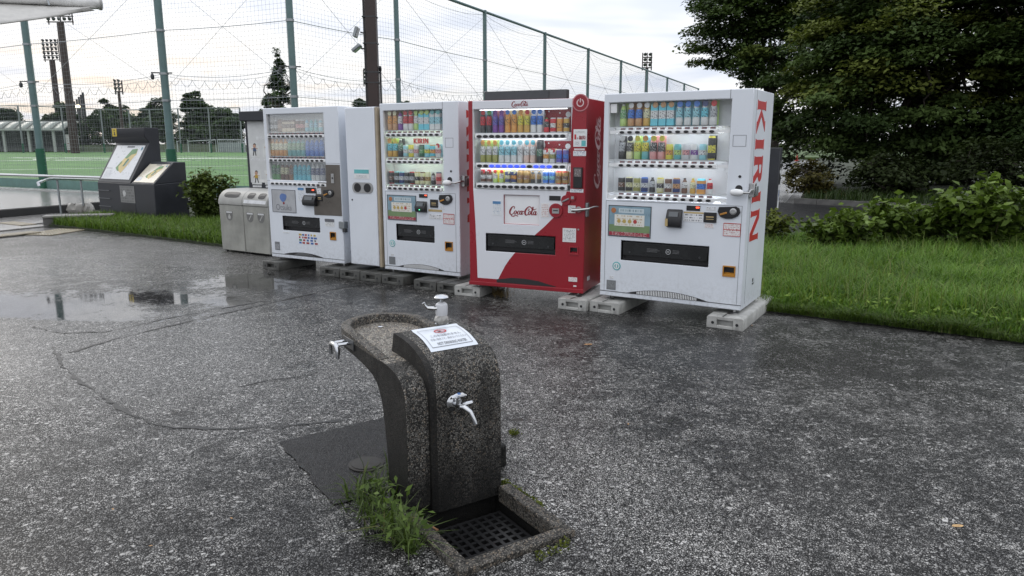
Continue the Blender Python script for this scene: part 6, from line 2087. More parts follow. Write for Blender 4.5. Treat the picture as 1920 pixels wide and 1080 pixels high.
# the mast that carries it, outside the frame
b = MB(); b.tube([A0 + Vector((0, 0, -.05)), Vector((A0.x, A0.y, .0))], .12, 12); b.build('mast', plain('white_pipe', (.66, .66, .65), .4), cy, True)

# ------------------------------------------------------------------ floodlight towers and lamp posts far off
def tower(px, py_top, y, r0, r1, rows, cols, cell, label, base_z, name='floodlight_tower', flip=1):
    t = at(px, py_top, y)
    o = empty(name, (t.x, t.y, base_z)); tag(o, label, 'floodlight', 'floodlights round the field')
    H = t.z - base_z
    b = MB(); b.tube([(0, 0, 0), (0, 0, H)], [r0, r1], 12); b.build('mast', BROWN, o, True)
    b = MB()
    w = cols * cell
    for j in range(rows):
        b.box(-w / 2, w / 2, -.06, .06, H + j * cell + .0, H + j * cell + .10)
    for s in (-1, 0, 1):
        b.box(s * w * .45 - .05, s * w * .45 + .05, .06, .14, H - .2, H + rows * cell)
    hd_ = b.build('lamp_rack', BROWN, o)
    lb_ = MB(); lb_.lathe([(cell * .12, .30), (cell * .30, .12), (cell * .34, 0)], 8, T=Matrix.Rotation(R(70), 4, 'X'))
    me_ = mesh_of(lb_, 'lamp', plain('dark_lamp', (.05, .052, .056), .35))
    for j in range(rows):
        for i in range(cols):
            inst(me_, 'lamp', hd_, (-w / 2 + cell * (i + .5), -.12, H + j * cell + .3))
tower(113, 42, 78, .42, .34, 2, 5, .55, 'tall brown floodlight mast rising behind the white canopy', .7)
tower(97.5, 113, 96, .40, .33, 5, 4, .52, 'brown floodlight mast with a square rack of lamps, standing farther off', .9)
tower(222.5, 173, 70, .16, .12, 3, 2, .36, 'slim lamp mast with six round lamps in front of the trees', .7)
tower(1213, 128, 75, .20, .16, 3, 2, .50, 'dark lamp mast with round lamps past the end of the net fence', .3)
tower(688, 158, 72, .14, .12, 4, 2, .34, 'lamp mast half hidden behind the brown column', .7)

# ------------------------------------------------------------------ far side of the field: fence, shelter, row of dark poles
ff = empty('far_fence'); tag(ff, 'long grey post and rail fence on the far side of the field', 'fence')
tops = [(-25, 199), (33, 198), (114, 201), (188, 204.5), (241, 206), (280, 206), (333, 204), (390, 202.5), (449, 202)]
yy_ = 80.0
fpts = []
for px, py in tops:
    t = at(px, py, yy_)
    fpts.append(t)
    b = MB(); b.tube([(t.x, t.y, fz(yy_)), (t.x, t.y, t.z)], .085, 8); po = b.build('post', FARGREY, ff, True)
    b = MB(); b.tube([(t.x, t.y, fz(yy_)), (t.x, t.y, fz(yy_) + 1.0)], .10, 8); b.build('padding', PADG, po, True)
b = MB(); b.tube(fpts, .05, 6); b.build('rail', FARGREY, ff, True)
bs = MB()
for p, q in zip(fpts[:-1], fpts[1:]):
    for z in np.arange(fz(yy_), p.z, .42):
        cord(bs, upz(p, z), upz(q, z), .006)
    n = 14
    for i in range(n):
        a = p.lerp(q, i / n); cord(bs, upz(a, fz(yy_)), upz(a, a.z), .006)
bs.build('mesh_wire', NETM, ff)['kind'] = 'stuff'
wf = empty('white_fence'); tag(wf, 'low white railing with slanted ends beyond the far touchline', 'fence')
wm = plain('white_rail', (.45, .48, .50), .5)
for x0_, x1_ in ((332, 352), (352, 404), (392, 408)):
    A_, B_ = at(x0_, 265, 82), at(x1_, 262, 82)
    b = MB(); b.tube([upz(A_, .8), upz(A_, A_.z), upz(B_, B_.z), upz(B_, .8)], .05, 6); b.build('rail', wm, wf, True)
A_, B_ = at(408, 262, 83), at(458, 262, 83)
for i in range(14):
    q = A_.lerp(B_, i / 13); b = MB(); b.tube([upz(q, .8), upz(q, q.z)], .03, 5); b.build('bar', wm, wf)
b = MB(); b.tube([A_, B_], .05, 6); b.build('rail', wm, wf, True)
b = MB(); b.box(A_.x, B_.x, 83.2, 83.3, .8, A_.z - .3); b.build('panel', plain('pale_panel', (.33, .36, .38), .5), wf)

sh = empty('bench_shelter'); tag(sh, 'long players shelter with an arched translucent roof beyond the field', 'shelter')
ys_ = 86.0
zt, ze = at(60, 229, ys_).z, at(60, 243.5, ys_).z
x0_, x1_ = at(-40, 240, ys_).x, at(143, 240, ys_).x
prof = []
for t in np.linspace(0, 1, 9):
    prof.append((ys_ - 2.4 + 2.4 * t, ze + (zt - ze) * math.sin(t * math.pi / 2)))
n = 8
for i in range(n):
    xa, xb = x0_ + (x1_ - x0_) * i / n, x0_ + (x1_ - x0_) * (i + 1) / n
    vs, fs = [], []
    for y, z in prof:
        vs += [(xa + .12, y, z), (xb - .12, y, z)]
    for k in range(len(prof) - 1):
        fs.append((2 * k, 2 * k + 1, 2 * k + 3, 2 * k + 2))
    b = MB(); b.add(vs, fs); o = b.build('roof_panel', plain('frosted_panel', (.22, .25, .22), .35), sh, True)
    m_ = o.modifiers.new('t', 'SOLIDIFY'); m_.thickness = .04
for i in range(n + 1):
    xa = x0_ + (x1_ - x0_) * i / n
    b = MB(); b.tube([(xa, y, z + .02) for y, z in prof], .09, 6); b.build('rib', plain('shelter_frame', (.10, .11, .10), .5), sh, True)
    if i % 2:
        b = MB(); b.box(xa - .12, xa + .12, ys_ - 2.2, ys_ - 2.0, .8, ze); b.build('post', plain('pale_post', (.36, .38, .37), .5), sh)
b = MB(); b.box(x0_, x1_, ys_ - 2.5, ys_ - 2.35, ze - .12, ze + .04); b.build('front_beam', plain('pale_post', (.36, .38, .37), .5), sh)
b = MB(); b.box(x0_ - .3, x1_ + .3, ys_ - .1, ys_ + .1, zt - .02, zt + .14); b.build('back_beam', plain('pale_post', (.36, .38, .37), .5), sh)
b = MB(); b.box(x0_, x1_, ys_ + .1, ys_ + .2, .8, zt); b.build('back_wall', plain('dark_wall', (.03, .034, .034), .6), sh)
b = MB(); b.box(x0_, x1_ - .5, ys_ - 1.0, ys_ - .5, .8, 1.35); b.build('bench', plain('dark_bench', (.07, .075, .075), .5), sh)
for i, (px, w, c, lb_) in enumerate(((132, 1.1, (.5, .5, .52), 'white notice with red edge standing at the end of the players shelter'), (140, .7, (.45, .46, .48), 'narrow white notice next to the red edged one by the shelter'))):
    t = at(px, 254, 81.2)
    o = empty('notice_sign', (t.x, t.y, .75)); tag(o, lb_, 'sign')
    b = MB(); b.box(-w / 2, w / 2, 0, .06, .3, t.z - .75 + .1); b.build('board', printed('far_notice_%d' % i, c, (.25, .08, .08), 6, 6, .7), o)
    for s in (-1, 1):
        b = MB(); b.box(s * w * .4 - .03, s * w * .4 + .03, .065, .12, 0, t.z - .75); b.build('leg', plain('red_leg', (.25, .03, .04), .5), o)
for i, px in enumerate((139, 143.5, 147.5, 151.5, 155)):
    t = at(px, 190 - i * 4.2, 110 - i * 5)
    b = MB(); b.tube([(t.x, t.y, .9), (t.x, t.y, t.z)], .13, 6)
    o = b.build('net_pole', plain('dark_pole', (.02, .021, .024), .5), None)
    tag(o, '%s of five thin dark net poles receding behind the players shelter' % ['farthest', 'second farthest', 'middle', 'second nearest', 'nearest'][i], 'pole', 'dark net poles')
t = at(147, 200, 84)
o = empty('street_light', (t.x, t.y, .9)); tag(o, 'lit lamp on a thin post glowing near the row of dark poles', 'street light')
b = MB(); b.tube([(0, 0, 0), (0, 0, t.z - .9)], .05, 6); b.build('post', DARKP, o)
b = MB(); b.lathe([(.05, -.18), (.22, -.05), (.22, .10), (.08, .2)], 10, T=Matrix.Translation((0, -.1, t.z - .9))); b.build('lamp_globe', emit('lamp_glow', (1, .86, .55), 9), o, True)
# earth bank behind the far touchline
bk = MB()
vs, fs = [], []
NB = 24
for i in range(NB + 1):
    x = -75 + 75 * i / NB
    hgt = .35 + .35 * abs(math.sin(i * .7)) + (.3 if -52 < x < -34 else 0)
    vs += [(x, 84.2, .75), (x, 88, .75 + hgt), (x, 96, .75 + hgt * 1.1), (x, 130, .9)]
for i in range(NB):
    for k in range(3):
        fs.append((4 * i + k, 4 * i + 4 + k, 4 * i + 5 + k, 4 * i + 1 + k))
bk.add(vs, fs); o = bk.build('bank', plain('bank_grass', (.028, .045, .016), .9, var=.4, scale=.4), None, True); struct(o, 'rough grassy bank beyond the far touchline')

# ------------------------------------------------------------------ vegetation
def raw_mesh(name, V, Q, tint, mat, nper=4):
    me = bpy.data.meshes.new(name)
    me.vertices.add(len(V)); me.vertices.foreach_set('co', V.astype(np.float32).ravel())
    me.loops.add(Q.size); me.loops.foreach_set('vertex_index', Q.ravel().astype(np.int32))
    me.polygons.add(len(Q))
    me.polygons.foreach_set('loop_start', np.arange(0, Q.size, nper, dtype=np.int32)); me.polygons.foreach_set('loop_total', np.full(len(Q), nper, np.int32))
    me.update(calc_edges=True)
    a = me.attributes.new('tint', 'FLOAT_COLOR', 'POINT')
    c = np.concatenate([tint, np.ones((len(tint), 1))], 1).astype(np.float32)
    a.data.foreach_set('color', c.ravel())
    me.materials.append(mat)
    return me
def unit(v):
    return v / np.maximum(np.linalg.norm(v, axis=1, keepdims=True), 1e-9)
def leaves_mesh(name, C, N, L, Wd, tint, mat=LEAF):
    """pointed leaves: two folded halves, 4 verts in a kite"""
    n = len(C)
    d = unit(np.cross(N, rng.normal(size=(n, 3))))
    s = np.cross(N, d)
    L = np.asarray(L).reshape(-1, 1) * np.ones((n, 1)); w = L * Wd
    V = np.stack([C - d * L * .5, C + s * w * .5 - d * L * .05 + N * L * .06, C + d * L * .5 - N * L * .10, C - s * w * .5 - d * L * .05 + N * L * .06], 1).reshape(-1, 3)
    Q = np.arange(4 * n).reshape(n, 4)
    return raw_mesh(name, V, Q, np.repeat(tint, 4, 0), mat)
def link(me, name, parent=None):
    o = bpy.data.objects.new(name, me)
    COL.objects.link(o)
    if parent is not None:
        o.parent = parent
    return o
def limb(b, p, q, r0, r1, bend, n=5):
    mid = [p.lerp(q, t) + Vector((rng.normal() * bend, rng.normal() * bend, rng.normal() * bend * .5)) * math.sin(math.pi * t) for t in np.linspace(0, 1, n + 1)]
    b.tube(mid, [r0 + (r1 - r0) * t for t in np.linspace(0, 1, n + 1)], 7, caps=False)
def tree(name, label, base, trunk_h, r, lobes, npad, nleaf, lsize, c_dark, c_light, group, lit_tips=0.12, c_lit_tip=(.10, .11, .02), flat=.32, padr=(.5, 1.1), category='tree', up=.75):
    """lobes: (dx,dy,z, rx,ry,rz) ellipsoids; foliage hangs in layered sprays spread through them"""
    root = empty(name, base); tag(root, label, category, group)
    LB = np.array(lobes, float)
    vol = LB[:, 3] * LB[:, 4] * LB[:, 5]
    if name == 'conifer_tree':
        vol = vol ** .45
    k = rng.choice(len(LB), npad, p=vol / vol.sum())
    u = unit(rng.normal(size=(npad, 3))) * (rng.random((npad, 1)) ** .42)
    PC = LB[k, :3] + u * LB[k, 3:]
    PC[:, 2] = np.maximum(PC[:, 2], .25)
    pr = rng.uniform(*padr, size=npad)
    out = unit(PC - np.array([0, 0, LB[:, 2].mean() * .8]))
    nn = max(4, nleaf // npad)
    C, N, T = [], [], []
    ptint = rng.random(npad)
    lit_pad = (rng.random(npad) < lit_tips) & (out[:, 2] > -.1)  # upper sprays painted olive: new growth plus sunlit tips put into colour
    for i in range(npad):
        d = unit(rng.normal(size=(nn, 3))) * (rng.random((nn, 1)) ** .5)
        e = np.array([pr[i], pr[i], pr[i] * flat])
        q = d * e
        q[:, 2] -= .22 * (np.linalg.norm(q[:, :2], axis=1) ** 2) / pr[i]        # drooping tips
        C.append(PC[i] + q)
        nr = unit(np.array([0, 0, up]) + out[i] * .35 + rng.normal(size=(nn, 3)) * .32)
        N.append(nr)
        f = np.clip(ptint[i] * .85 + rng.random((nn, 1)) * .25, 0, 1)
        col = np.array(c_dark) * (1 - f) + np.array(c_light) * f
        if lit_pad[i]:
            col = col * .3 + np.array(c_lit_tip) * .7
        T.append(col)
    C, N, T = np.concatenate(C), np.concatenate(N), np.concatenate(T)
    C[:, 2] = np.maximum(C[:, 2], .06)
    L = lsize * rng.uniform(.7, 1.35, len(C))
    link(leaves_mesh('crown', C, N, L, .62, T), 'crown', root)
    b = MB()
    top = Vector((0, 0, trunk_h))
    b.tube([(0, 0, -.1), (0, 0, .15), (r * .2, 0, trunk_h * .5), top], [r * 1.5, r * 1.1, r * .9, r * .75], 10)
    tips = [Vector(x) for x in PC[rng.choice(npad, min(npad, 46), replace=False)]]
    heads = []
    for i in range(6):
        a = i * 1.05 + rng.random()
        q = Vector(LB[:, :3].mean(0)) + Vector((math.cos(a) * LB[:, 3].max() * .45, math.sin(a) * LB[:, 4].max() * .45, LB[:, 5].max() * .25 * rng.normal()))
        limb(b, top - Vector((0, 0, trunk_h * .25 * rng.random())), q, r * .55, r * .22, .25)
        heads.append(q)
    for t in tips:
        h = min(heads, key=lambda x: (x - t).length)
        limb(b, h, t, r * .2, r * .05, .12, 4)
    b.build('trunk', BARK, root, True)
    return root
DK, LT = (.016, .031, .011), (.080, .122, .034)
tree('broadleaf_tree', 'dark spreading tree with sky showing between its branches above the far machine', (10.6, 30, .1), 3.0, .24,
     [(-1.7, 0, 6.4, 2.2, 2.2, 2.2), (1.6, .5, 6.6, 2.6, 2.4, 2.4), (0.2, 0, 8.4, 2.9, 2.6, 1.9), (-.6, -.3, 4.6, 2.2, 1.8, 1.0), (2.6, 0, 4.2, 2.4, 2, 1.4)], 300, 84000, .15, DK, LT, 'trees beyond the service road', .14, (.11, .14, .03))
tree('broadleaf_tree', 'large dense tree with olive tips hanging over the service road', (12.9, 23.5, .1), 2.6, .28,
     [(-3.0, -.5, 2.8, 2.2, 2.0, 1.8), (-2.2, -.4, 4.0, 2.3, 2.0, 1.8), (-2.2, -.8, 5.0, 2.1, 1.8, 1.7), (0.4, -1.2, 3.6, 2.9, 2.0, 2.4), (.8, -.8, 6.3, 3.0, 2.2, 1.9), (3.0, -.8, 4.4, 2.4, 2.0, 2.6), (-1.6, -.2, 1.2, 1.6, 1.5, .8), (1.0, -.6, 1.4, 2.4, 1.6, .8)], 430, 140000, .145, DK, LT, 'trees beyond the service road', .26, (.13, .15, .03))
tree('broadleaf_tree', 'dark overhanging tree filling the upper right corner of the view', (15.6, 20.0, .1), 2.4, .26,
     [(-1.2, 0, 5.2, 2.4, 2.0, 2.0), (.6, 0, 3.4, 2.2, 2.0, 2.0), (-.8, 0, 1.7, 1.9, 1.6, .9)], 230, 72000, .14, DK, LT, 'trees beyond the service road', .2, (.12, .14, .03))
tree('understory_bush', 'low olive brown bush at the foot of the dense tree by the parking lot', (8.25, 20.2, .12), .3, .05,
     [(0, 0, .55, .62, .55, .5)], 40, 2600, .10, (.030, .032, .010), (.10, .085, .025), 'bushes under the trees', 0, category='bush', padr=(.15, .3), flat=.6)
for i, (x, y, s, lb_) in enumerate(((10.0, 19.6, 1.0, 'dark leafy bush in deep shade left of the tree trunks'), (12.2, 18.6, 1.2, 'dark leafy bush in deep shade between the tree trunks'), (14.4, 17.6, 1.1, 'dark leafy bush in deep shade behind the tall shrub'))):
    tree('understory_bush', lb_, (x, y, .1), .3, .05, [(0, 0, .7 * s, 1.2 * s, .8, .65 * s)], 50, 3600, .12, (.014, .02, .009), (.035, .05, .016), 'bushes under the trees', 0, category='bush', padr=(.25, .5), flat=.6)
tree('hedge', 'dense black green thicket behind the tree trunks', (15.5, 26.5, .1), .5, .08, [(-5.2 + 2.2 * i, 0, 1.7, 1.8, 1.0, 1.9) for i in range(6)], 170, 20000, .17, (.010, .016, .008), (.028, .04, .014), None, 0, category='hedge', flat=.7, padr=(.5, .9))
# trees beyond the field
FG, FL2 = (.026, .046, .022), (.080, .130, .050)
def far_tree(px0, px1, pytop, y, label, lob=3, n=9000, cat='tree', base=.9, shape='round'):
    c = at((px0 + px1) / 2, pytop, y)
    w = abs(at(px1, 270, y).x - at(px0, 270, y).x) / 2
    H = c.z - base
    if shape == 'cone':
        L = [(0, 0, H * t, w * (1.0 - t) + .12, w * (1.0 - t) + .12, H * .11) for t in (.2, .33, .45, .56, .66, .75, .83, .9, .95)]
        tree('conifer_tree', label, (c.x, c.y, base), H * .5, .22, L, 190, n, .27, FG, (.085, .135, .05), 'trees beyond the field', 0, flat=.8, padr=(.28, .55))
    else:
        rr = random.Random(int(px0 * 7 + 1000))
        w *= 1.15
        L = [(0, 0, H * .48, w * .62, w * .5, H * .34), (rr.uniform(-.25, .25) * w, 0, H * .68, w * .40, w * .4, H * .28)] + [(w * rr.uniform(-.65, .65), rr.uniform(-.3, .3) * w, H * rr.uniform(.3, .66), w * rr.uniform(.26, .38), w * .35, H * rr.uniform(.16, .24)) for _ in range(6)]
        tree('park_tree', label, (c.x, c.y, base), H * .35, .2, L, 80, int(n * 1.5), .42, FG, FL2, 'trees beyond the field', 0, flat=.55, padr=(.45, 1.0))
far_tree(72, 142, 186, 92, 'small rounded tree directly behind the players shelter')
far_tree(-30, 30, 192, 94, 'tree half cut off by the photo edge behind the shelter')
far_tree(165, 262, 176, 95, 'layered tree left of the slim lamp mast')
far_tree(235, 330, 168, 97, 'broad flat topped tree behind the map board', n=11000)
far_tree(318, 400, 160, 94, 'tallest dark tree in the clump beyond the field', n=11000)
far_tree(372, 446, 196, 92, 'low tree at the tail of the clump near the notice board')
far_tree(452, 586, 103, 85, 'tall open conifer rising behind the white machines', n=19000, shape='cone')
far_tree(655, 715, 180, 92, 'small tree top peeping over the slim waste box')
far_tree(735, 775, 186, 100, 'tree top just above the middle white machine')
hb = MB()
for i, (px, w, h_, s) in enumerate(((1300, 60, 5, 1),)):
    pass
# lower hedge mass under the clump
tree('hedge', 'dark hedge running under the trees beyond the field', (at(300, 270, 90).x, 90, .8), .5, .08, [(-12 + 2.6 * i, .6 * (i % 2), 1.5 + .5 * (i % 3), 2.0, .9, 1.7 + .5 * (i % 3)) for i in range(9)], 240, 15000, .34, FG, FL2, None, 0, category='hedge', flat=.6, padr=(.5, .9))
far_tree(1440, 1520, 225, 110, 'pale green tree far beyond the parking lot', n=3000, base=.3)
tree('hedge', 'light green hedge far beyond the parking lot', (at(1490, 280, 100).x, 100, .2), .5, .08, [(-6 + 4 * i, 0, 1.3, 3.2, 1.0, 1.3) for i in range(4)], 60, 3600, .30, (.05, .08, .02), (.12, .17, .05), None, 0, category='hedge', flat=.6, padr=(.6, 1.1))
t = at(1494, 297, 74)
cn_ = empty('traffic_cone', (t.x, t.y, .01)); tag(cn_, 'small red traffic cone on the far edge of the parking lot', 'traffic cone')
b = MB(); b.box(-.22, .22, -.22, .22, 0, .05); b.build('base', plain('cone_red', (.4, .05, .03), .5), cn_)
b = MB(); b.lathe([(.16, .05), (.12, .25), (.07, .48), (.03, .68)], 10); b.build('body', plain('cone_red', (.4, .05, .03), .5), cn_, True)

# ---- broad-leaved shrubs: the largest leaves are objects of their own
def leaf_obj_mesh(col_mat):
    b = MB(); n = 5
    up_, lo = [], []
    prof = [(0, .02), (.15, .25), (.35, .38), (.6, .34), (.82, .18), (1.0, .0)]
    vs = []
    for t, w in prof:
        z = -.22 * t * t
        vs += [(t, w, z + .10 * w), (t, 0, z - .02), (t, -w, z + .10 * w)]
    fs = []
    for i in range(len(prof) - 1):
        for k in range(2):
            fs.append((3 * i + k, 3 * i + k + 1, 3 * i + 3 + k + 1, 3 * i + 3 + k))
    b.add(vs, fs)
    o = b.build('leaf', col_mat, smooth=True, recalc=False); me = o.data; bpy.data.objects.remove(o)
    return me
def shrub(label, base, rx, ry, h, nobj, nrest, lsize, dark, light, group, seed=0, stems=14):
    r_ = random.Random(seed)
    root = empty('leafy_shrub', base); tag(root, label, 'shrub', group)
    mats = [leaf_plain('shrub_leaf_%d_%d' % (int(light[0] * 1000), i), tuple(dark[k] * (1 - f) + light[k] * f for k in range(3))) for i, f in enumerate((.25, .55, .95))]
    mes = [leaf_obj_mesh(m) for m in mats]
    b = MB(); heads = []
    for i in range(stems):
        a = r_.uniform(0, 2 * math.pi); q = math.sqrt(r_.random())
        tip = Vector((math.cos(a) * rx * q * .9, math.sin(a) * ry * q * .9, h * r_.uniform(.72, 1.0) * (1 - .28 * q)))
        p0_ = Vector((math.cos(a) * rx * q * .35, math.sin(a) * ry * q * .35, 0))
        pts = [p0_.lerp(tip, t) + Vector((0, 0, .05 * math.sin(t * 3))) for t in np.linspace(0, 1, 5)]
        b.tube(pts, [.009, .008, .007, .005, .003], 5, caps=False)
        heads.append(pts)
    b.build('stem', plain('green_brown_stem', (.05, .045, .02), .7), root, True)
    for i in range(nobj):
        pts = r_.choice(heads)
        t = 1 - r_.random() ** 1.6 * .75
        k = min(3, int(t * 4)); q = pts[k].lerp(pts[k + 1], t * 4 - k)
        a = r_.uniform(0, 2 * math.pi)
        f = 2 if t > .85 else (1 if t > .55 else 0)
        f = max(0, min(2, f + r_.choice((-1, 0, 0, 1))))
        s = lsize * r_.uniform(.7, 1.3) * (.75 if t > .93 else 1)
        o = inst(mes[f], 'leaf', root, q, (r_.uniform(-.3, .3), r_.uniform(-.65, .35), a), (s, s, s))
    n = nrest
    C = []
    for i in range(n):
        pts = r_.choice(heads); t = 1 - r_.random() * .85
        k = min(3, int(t * 4)); q = pts[k].lerp(pts[k + 1], t * 4 - k)
        C.append([q.x + r_.gauss(0, lsize * .7), q.y + r_.gauss(0, lsize * .7), max(.03, q.z + r_.gauss(0, lsize * .45))])
    C = np.array(C); N = unit(np.array([0, 0, .8]) + rng.normal(size=(n, 3)) * .5)
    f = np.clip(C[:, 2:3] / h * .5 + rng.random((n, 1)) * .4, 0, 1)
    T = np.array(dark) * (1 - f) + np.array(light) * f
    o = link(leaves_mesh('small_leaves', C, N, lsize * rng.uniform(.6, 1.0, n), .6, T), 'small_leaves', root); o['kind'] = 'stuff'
    return root
HD, HL = (.022, .042, .009), (.145, .215, .036)
SG = 'broad leaved shrubs on the grass verge'
shrub('low broad leaved shrub in the verge, nearest the parking sign', (4.72, 10.25, .04), .70, .45, .68, 220, 1200, .14, HD, HL, SG, 1)
shrub('middle broad leaved shrub between the low one and the tallest one', (5.75, 10.45, .04), .62, .5, .88, 230, 1300, .15, HD, HL, SG, 2, 16)
shrub('tallest broad leaved shrub on the verge, at the photo edge', (6.75, 10.2, .04), .85, .6, 1.14, 290, 1900, .16, HD, HL, SG, 3, 22)
shrub('small bright shrub hugging the foot of the parking sign', (3.95, 10.9, .04), .28, .3, .60, 110, 500, .10, HD, (.15, .17, .03), SG, 4, 8)
shrub('shrub at the far end of the verge, partly outside the photo', (8.1, 10.6, .04), .6, .5, .9, 120, 800, .13, HD, HL, SG, 5)
shrub('rounded dark green shrub between map board and litter bins', (-5.95, 14.3, .04), .55, .5, 1.08, 280, 2600, .125, (.02, .034, .010), (.115, .15, .036), 'shrubs in the bed by the map board', 6, 26)
shrub('small shrub behind the litter bins under the notice board', (-5.0, 14.9, .04), .45, .4, .75, 90, 600, .11, (.016, .026, .009), (.085, .11, .026), 'shrubs in the bed by the map board', 7, 12)

# ---- grass
def blades(P, Hh, Wd, lean, dark, light, mat=GRASSM, name='grass', curl=.5):
    n = len(P)
    a = rng.uniform(0, 2 * np.pi, n); d = np.stack([np.cos(a), np.sin(a), np.zeros(n)], 1)
    s = np.stack([-np.sin(a), np.cos(a), np.zeros(n)], 1)
    Hh = Hh.reshape(-1, 1); w = (Wd * rng.uniform(.6, 1.4, n)).reshape(-1, 1)
    ln = (lean * rng.uniform(.2, 1.3, n)).reshape(-1, 1)
    up_ = np.array([[0, 0, 1.0]])
    p1 = P + up_ * Hh * .55 + d * Hh * ln * .35
    p2 = P + up_ * Hh * (1 - curl * ln * .45) + d * Hh * ln
    V = np.stack([P - s * w * .5, P + s * w * .5, p1 - s * w * .45, p1 + s * w * .45, p2 - s * w * .06, p2 + s * w * .06], 1).reshape(-1, 3)
    i = np.arange(n).reshape(-1, 1) * 6
    Q = np.concatenate([i + np.array([[0, 1, 3, 2]]), i + np.array([[2, 3, 5, 4]])], 1).reshape(-1, 4)
    f = np.clip(rng.random((n, 1)) * .7 + .3 * smooth_noise(P[:, 0] + 50, P[:, 1] + 50, 5, .35).reshape(-1, 1), 0, 1)
    T = np.array(dark) * (1 - f) + np.array(light) * f
    dry = rng.random(n) < .03
    T[dry] = T[dry] * .4 + np.array([.16, .13, .06]) * .6
    return raw_mesh(name, V, Q, np.repeat(T, 6, 0), mat)
def scatter(poly, n, dens=None):
    xs = [p[0] for p in poly]; ys = [p[1] for p in poly]
    out = []
    while len(out) < n:
        x, y = random.uniform(min(xs), max(xs)), random.uniform(min(ys), max(ys))
        if inpoly(x, y, poly) and (dens is None or random.random() < dens(x, y)):
            out.append((x, y, .035))
    return np.array(out)
gp = [(2.30, 6.75), (3.2, 6.12), (4.1, 5.52), (4.9, 4.95), (6.6, 6.2), (8.4, 9.6), (9.4, 12.0), (5.0, 11.9), (3.2, 10.9), (1.7, 8.6), (2.2, 7.7)]
Pg = scatter(gp, 95000, lambda x, y: min(1.0, (9.0 / (y + .5)) ** 2 * .55))
ed = np.array([min(1.0, abs((x - 2.3) * .565 + (y - 6.75) * .825) / .5) for x, y, _ in Pg])
Hh = (.06 + .21 * rng.random(len(Pg)) ** 1.4) * (.55 + .45 * ed) * (.7 + .6 * smooth_noise(Pg[:, 0] + 20, Pg[:, 1] + 20, 8, .6))
o = link(blades(Pg, Hh, .0065, .95, (.035, .08, .012), (.19, .335, .05)), 'grass'); tag(o, 'tall lush green grass on the verge behind the forecourt edge', 'grass', kind='stuff')
Pt = scatter(gp, 2600, lambda x, y: min(1.0, (9.0 / (y + .5)) ** 2 * .55) * (.15 + .85 * (smooth_noise(np.array([x + 70]), np.array([y + 70]), 12, .8)[0] > .5)))
o = link(blades(Pt, .20 + .20 * rng.random(len(Pt)), .006, .7, (.06, .09, .02), (.24, .30, .08)), 'grass'); tag(o, 'taller pale stalks standing out of the verge grass', 'grass', kind='stuff')
Pe = np.array([(2.33 + (x_ := random.random()) * 3.07, 6.66 - x_ * 2.1 + abs(random.gauss(0, .07)) - .07, .012) for _ in range(5200)])
clump = smooth_noise(Pe[:, 0] * 3 + 30, Pe[:, 1] * 3 + 30, 14, .5)
o = link(blades(Pe, (.03 + .13 * rng.random(len(Pe))) * (.4 + clump), .007, 1.25, (.025, .05, .010), (.13, .20, .04)), 'grass'); tag(o, 'ragged grass fringe hanging over the asphalt edge', 'grass', kind='stuff')
nw = 16000
Pw = scatter(gp, nw, lambda x, y: min(1.0, (9.0 / (y + .5)) ** 2 * .55)); Pw[:, 2] = rng.uniform(.03, .17, nw)
o = link(leaves_mesh('weeds', Pw, unit(np.array([0, 0, .8]) + rng.normal(size=(nw, 3)) * .5), .045 * rng.uniform(.5, 1.6, nw), .5, np.array([[.03, .07, .012]]) * (1 - (f_ := rng.random((nw, 1)))) + np.array([[.19, .28, .05]]) * f_), 'weeds')
tag(o, 'small broad weed leaves mixed into the tall verge grass', 'weeds', kind='stuff')
gl_ = [(-8.85, 13.85), (-6.5, 12.35), (-4.4, 10.95), (-3.6, 10.8), (-3.0, 11.6), (-4.6, 14.2), (-6.3, 14.3), (-8.7, 15.3)]
Pl = scatter(gl_, 22000)
o = link(blades(Pl, .06 + .17 * rng.random(len(Pl)), .012, .8, (.035, .07, .012), (.17, .27, .045)), 'grass'); tag(o, 'rough green grass strip at the foot of the map board', 'grass', kind='stuff')
nw = 3500
Pw = scatter(gl_, nw); Pw[:, 2] = rng.uniform(.03, .16, nw)
o = link(leaves_mesh('weeds', Pw, unit(np.array([0, 0, .8]) + rng.normal(size=(nw, 3)) * .5), .045 * rng.uniform(.6, 1.5, nw), .5, np.array([[.03, .06, .012]]) * (1 - (f_ := rng.random((nw, 1)))) + np.array([[.10, .16, .03]]) * f_), 'weeds')
tag(o, 'small weed leaves among the grass by the bins', 'weeds', kind='stuff')
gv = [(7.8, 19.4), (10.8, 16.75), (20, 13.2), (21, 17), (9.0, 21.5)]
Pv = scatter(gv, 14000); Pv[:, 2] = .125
o = link(blades(Pv, .10 + .22 * rng.random(len(Pv)), .016, .7, (.014, .028, .008), (.05, .085, .02)), 'grass'); tag(o, 'dark grass along the kerb below the big trees', 'grass', kind='stuff')

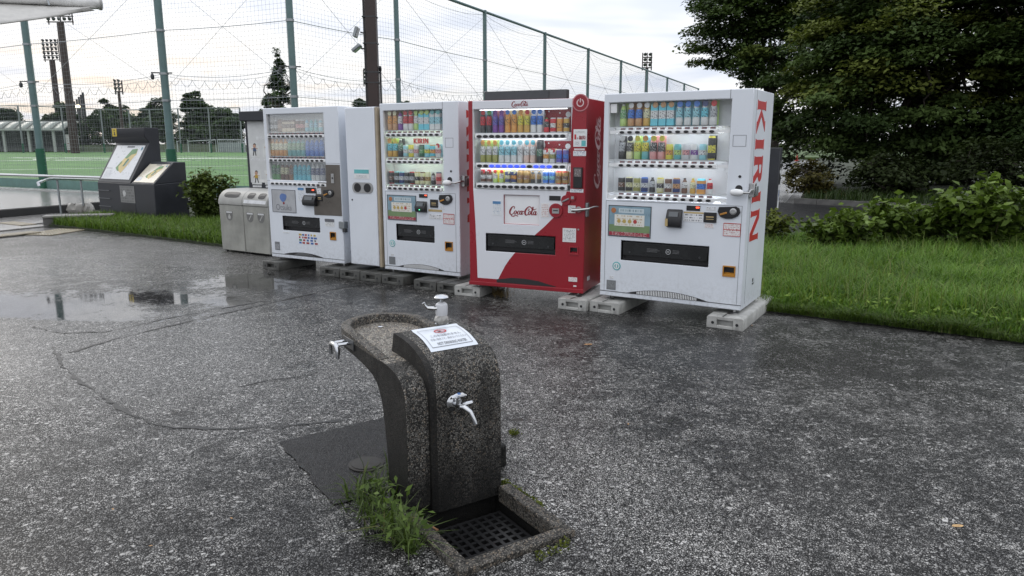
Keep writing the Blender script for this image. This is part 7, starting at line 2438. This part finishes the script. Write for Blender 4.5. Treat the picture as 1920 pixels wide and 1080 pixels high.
# weeds at the fountain
def tuft(name, label, spots, n, h0, h1, w, lean, dark, light, cat='weeds', kind=None):
    P_ = []
    for i in range(n):
        px, py, s = random.choice(spots)
        q = gnd(px, py); P_.append((q.x + random.gauss(0, s), q.y + random.gauss(0, s), .002))
    P_ = np.array(P_)
    o = link(blades(P_, h0 + (h1 - h0) * rng.random(n) ** 1.5, w, lean, dark, light, name=name, curl=.8), name)
    return tag(o, label, cat, kind=kind)
tuft('weed_clump', 'green crabgrass clump growing against the left foot of the fountain', [(688, 950, .05), (705, 962, .045), (720, 985, .04), (735, 1000, .03), (680, 935, .05), (755, 1020, .02), (705, 925, .04), (770, 1035, .015)], 340, .04, .19, .0065, 1.15, (.025, .045, .010), (.11, .16, .04))
q = gnd(775, 1030)
nw = 150
Pw = np.array([[gnd(*random.choice([(712, 960), (730, 985), (745, 1000), (768, 1022), (700, 945)])).x, 0, 0] for _ in range(1)])
sp_ = [(712, 960), (730, 985), (745, 1000), (768, 1025), (700, 945), (776, 1035)]
PP = []
for i in range(nw):
    g_ = gnd(*random.choice(sp_)); PP.append((g_.x + random.gauss(0, .04), g_.y + random.gauss(0, .04), random.uniform(.01, .16)))
PP = np.array(PP)
o = link(leaves_mesh('weed_leaves', PP, unit(np.array([0, -.3, .8]) + rng.normal(size=(nw, 3)) * .5), .035 * rng.uniform(.6, 1.6, nw), .38, np.array([[.04, .07, .015]]) * (1 - (f_ := rng.random((nw, 1)))) + np.array([[.11, .165, .04]]) * f_), 'weed_leaves')
tag(o, 'broader green weed leaves at the corner of the drain tray', 'weeds', kind='stuff')
tuft('dry_tuft', 'dry straw coloured grass tuft under the red machine', [(935, 553, .03), (945, 556, .04)], 160, .05, .16, .004, 1.2, (.16, .11, .05), (.34, .25, .13))
tuft('dry_stalks', 'withered stalks in front of the dark blocks under the waste box', [(715, 528, .03), (690, 512, .10)], 60, .05, .20, .004, 1.0, (.10, .09, .04), (.22, .20, .10))
def moss(label, spots, n, s):
    PP = []
    for i in range(n):
        g_ = gnd(*random.choice(spots)); PP.append((g_.x + random.gauss(0, s), g_.y + random.gauss(0, s), random.uniform(.0, .022)))
    PP = np.array(PP)
    o = link(leaves_mesh('moss', PP, unit(np.array([0, 0, .7]) + rng.normal(size=(n, 3)) * .6), .010 * rng.uniform(.6, 1.6, n), .7, np.array([[.035, .05, .008]]) * (1 - (f_ := rng.random((n, 1)))) + np.array([[.14, .16, .025]]) * f_), 'moss')
    tag(o, label, 'moss', kind='stuff')
moss('yellow green moss along the side of the drain tray', [(945 + 6 * i, 908 + 4.1 * i) for i in range(12)], 800, .012)
moss('moss tuft beside the low foot stone', [(962, 812), (966, 816)], 160, .012)
moss('moss under the near edge of the drain tray', [(1015, 1045), (1040, 1035), (1060, 1022)], 160, .015)
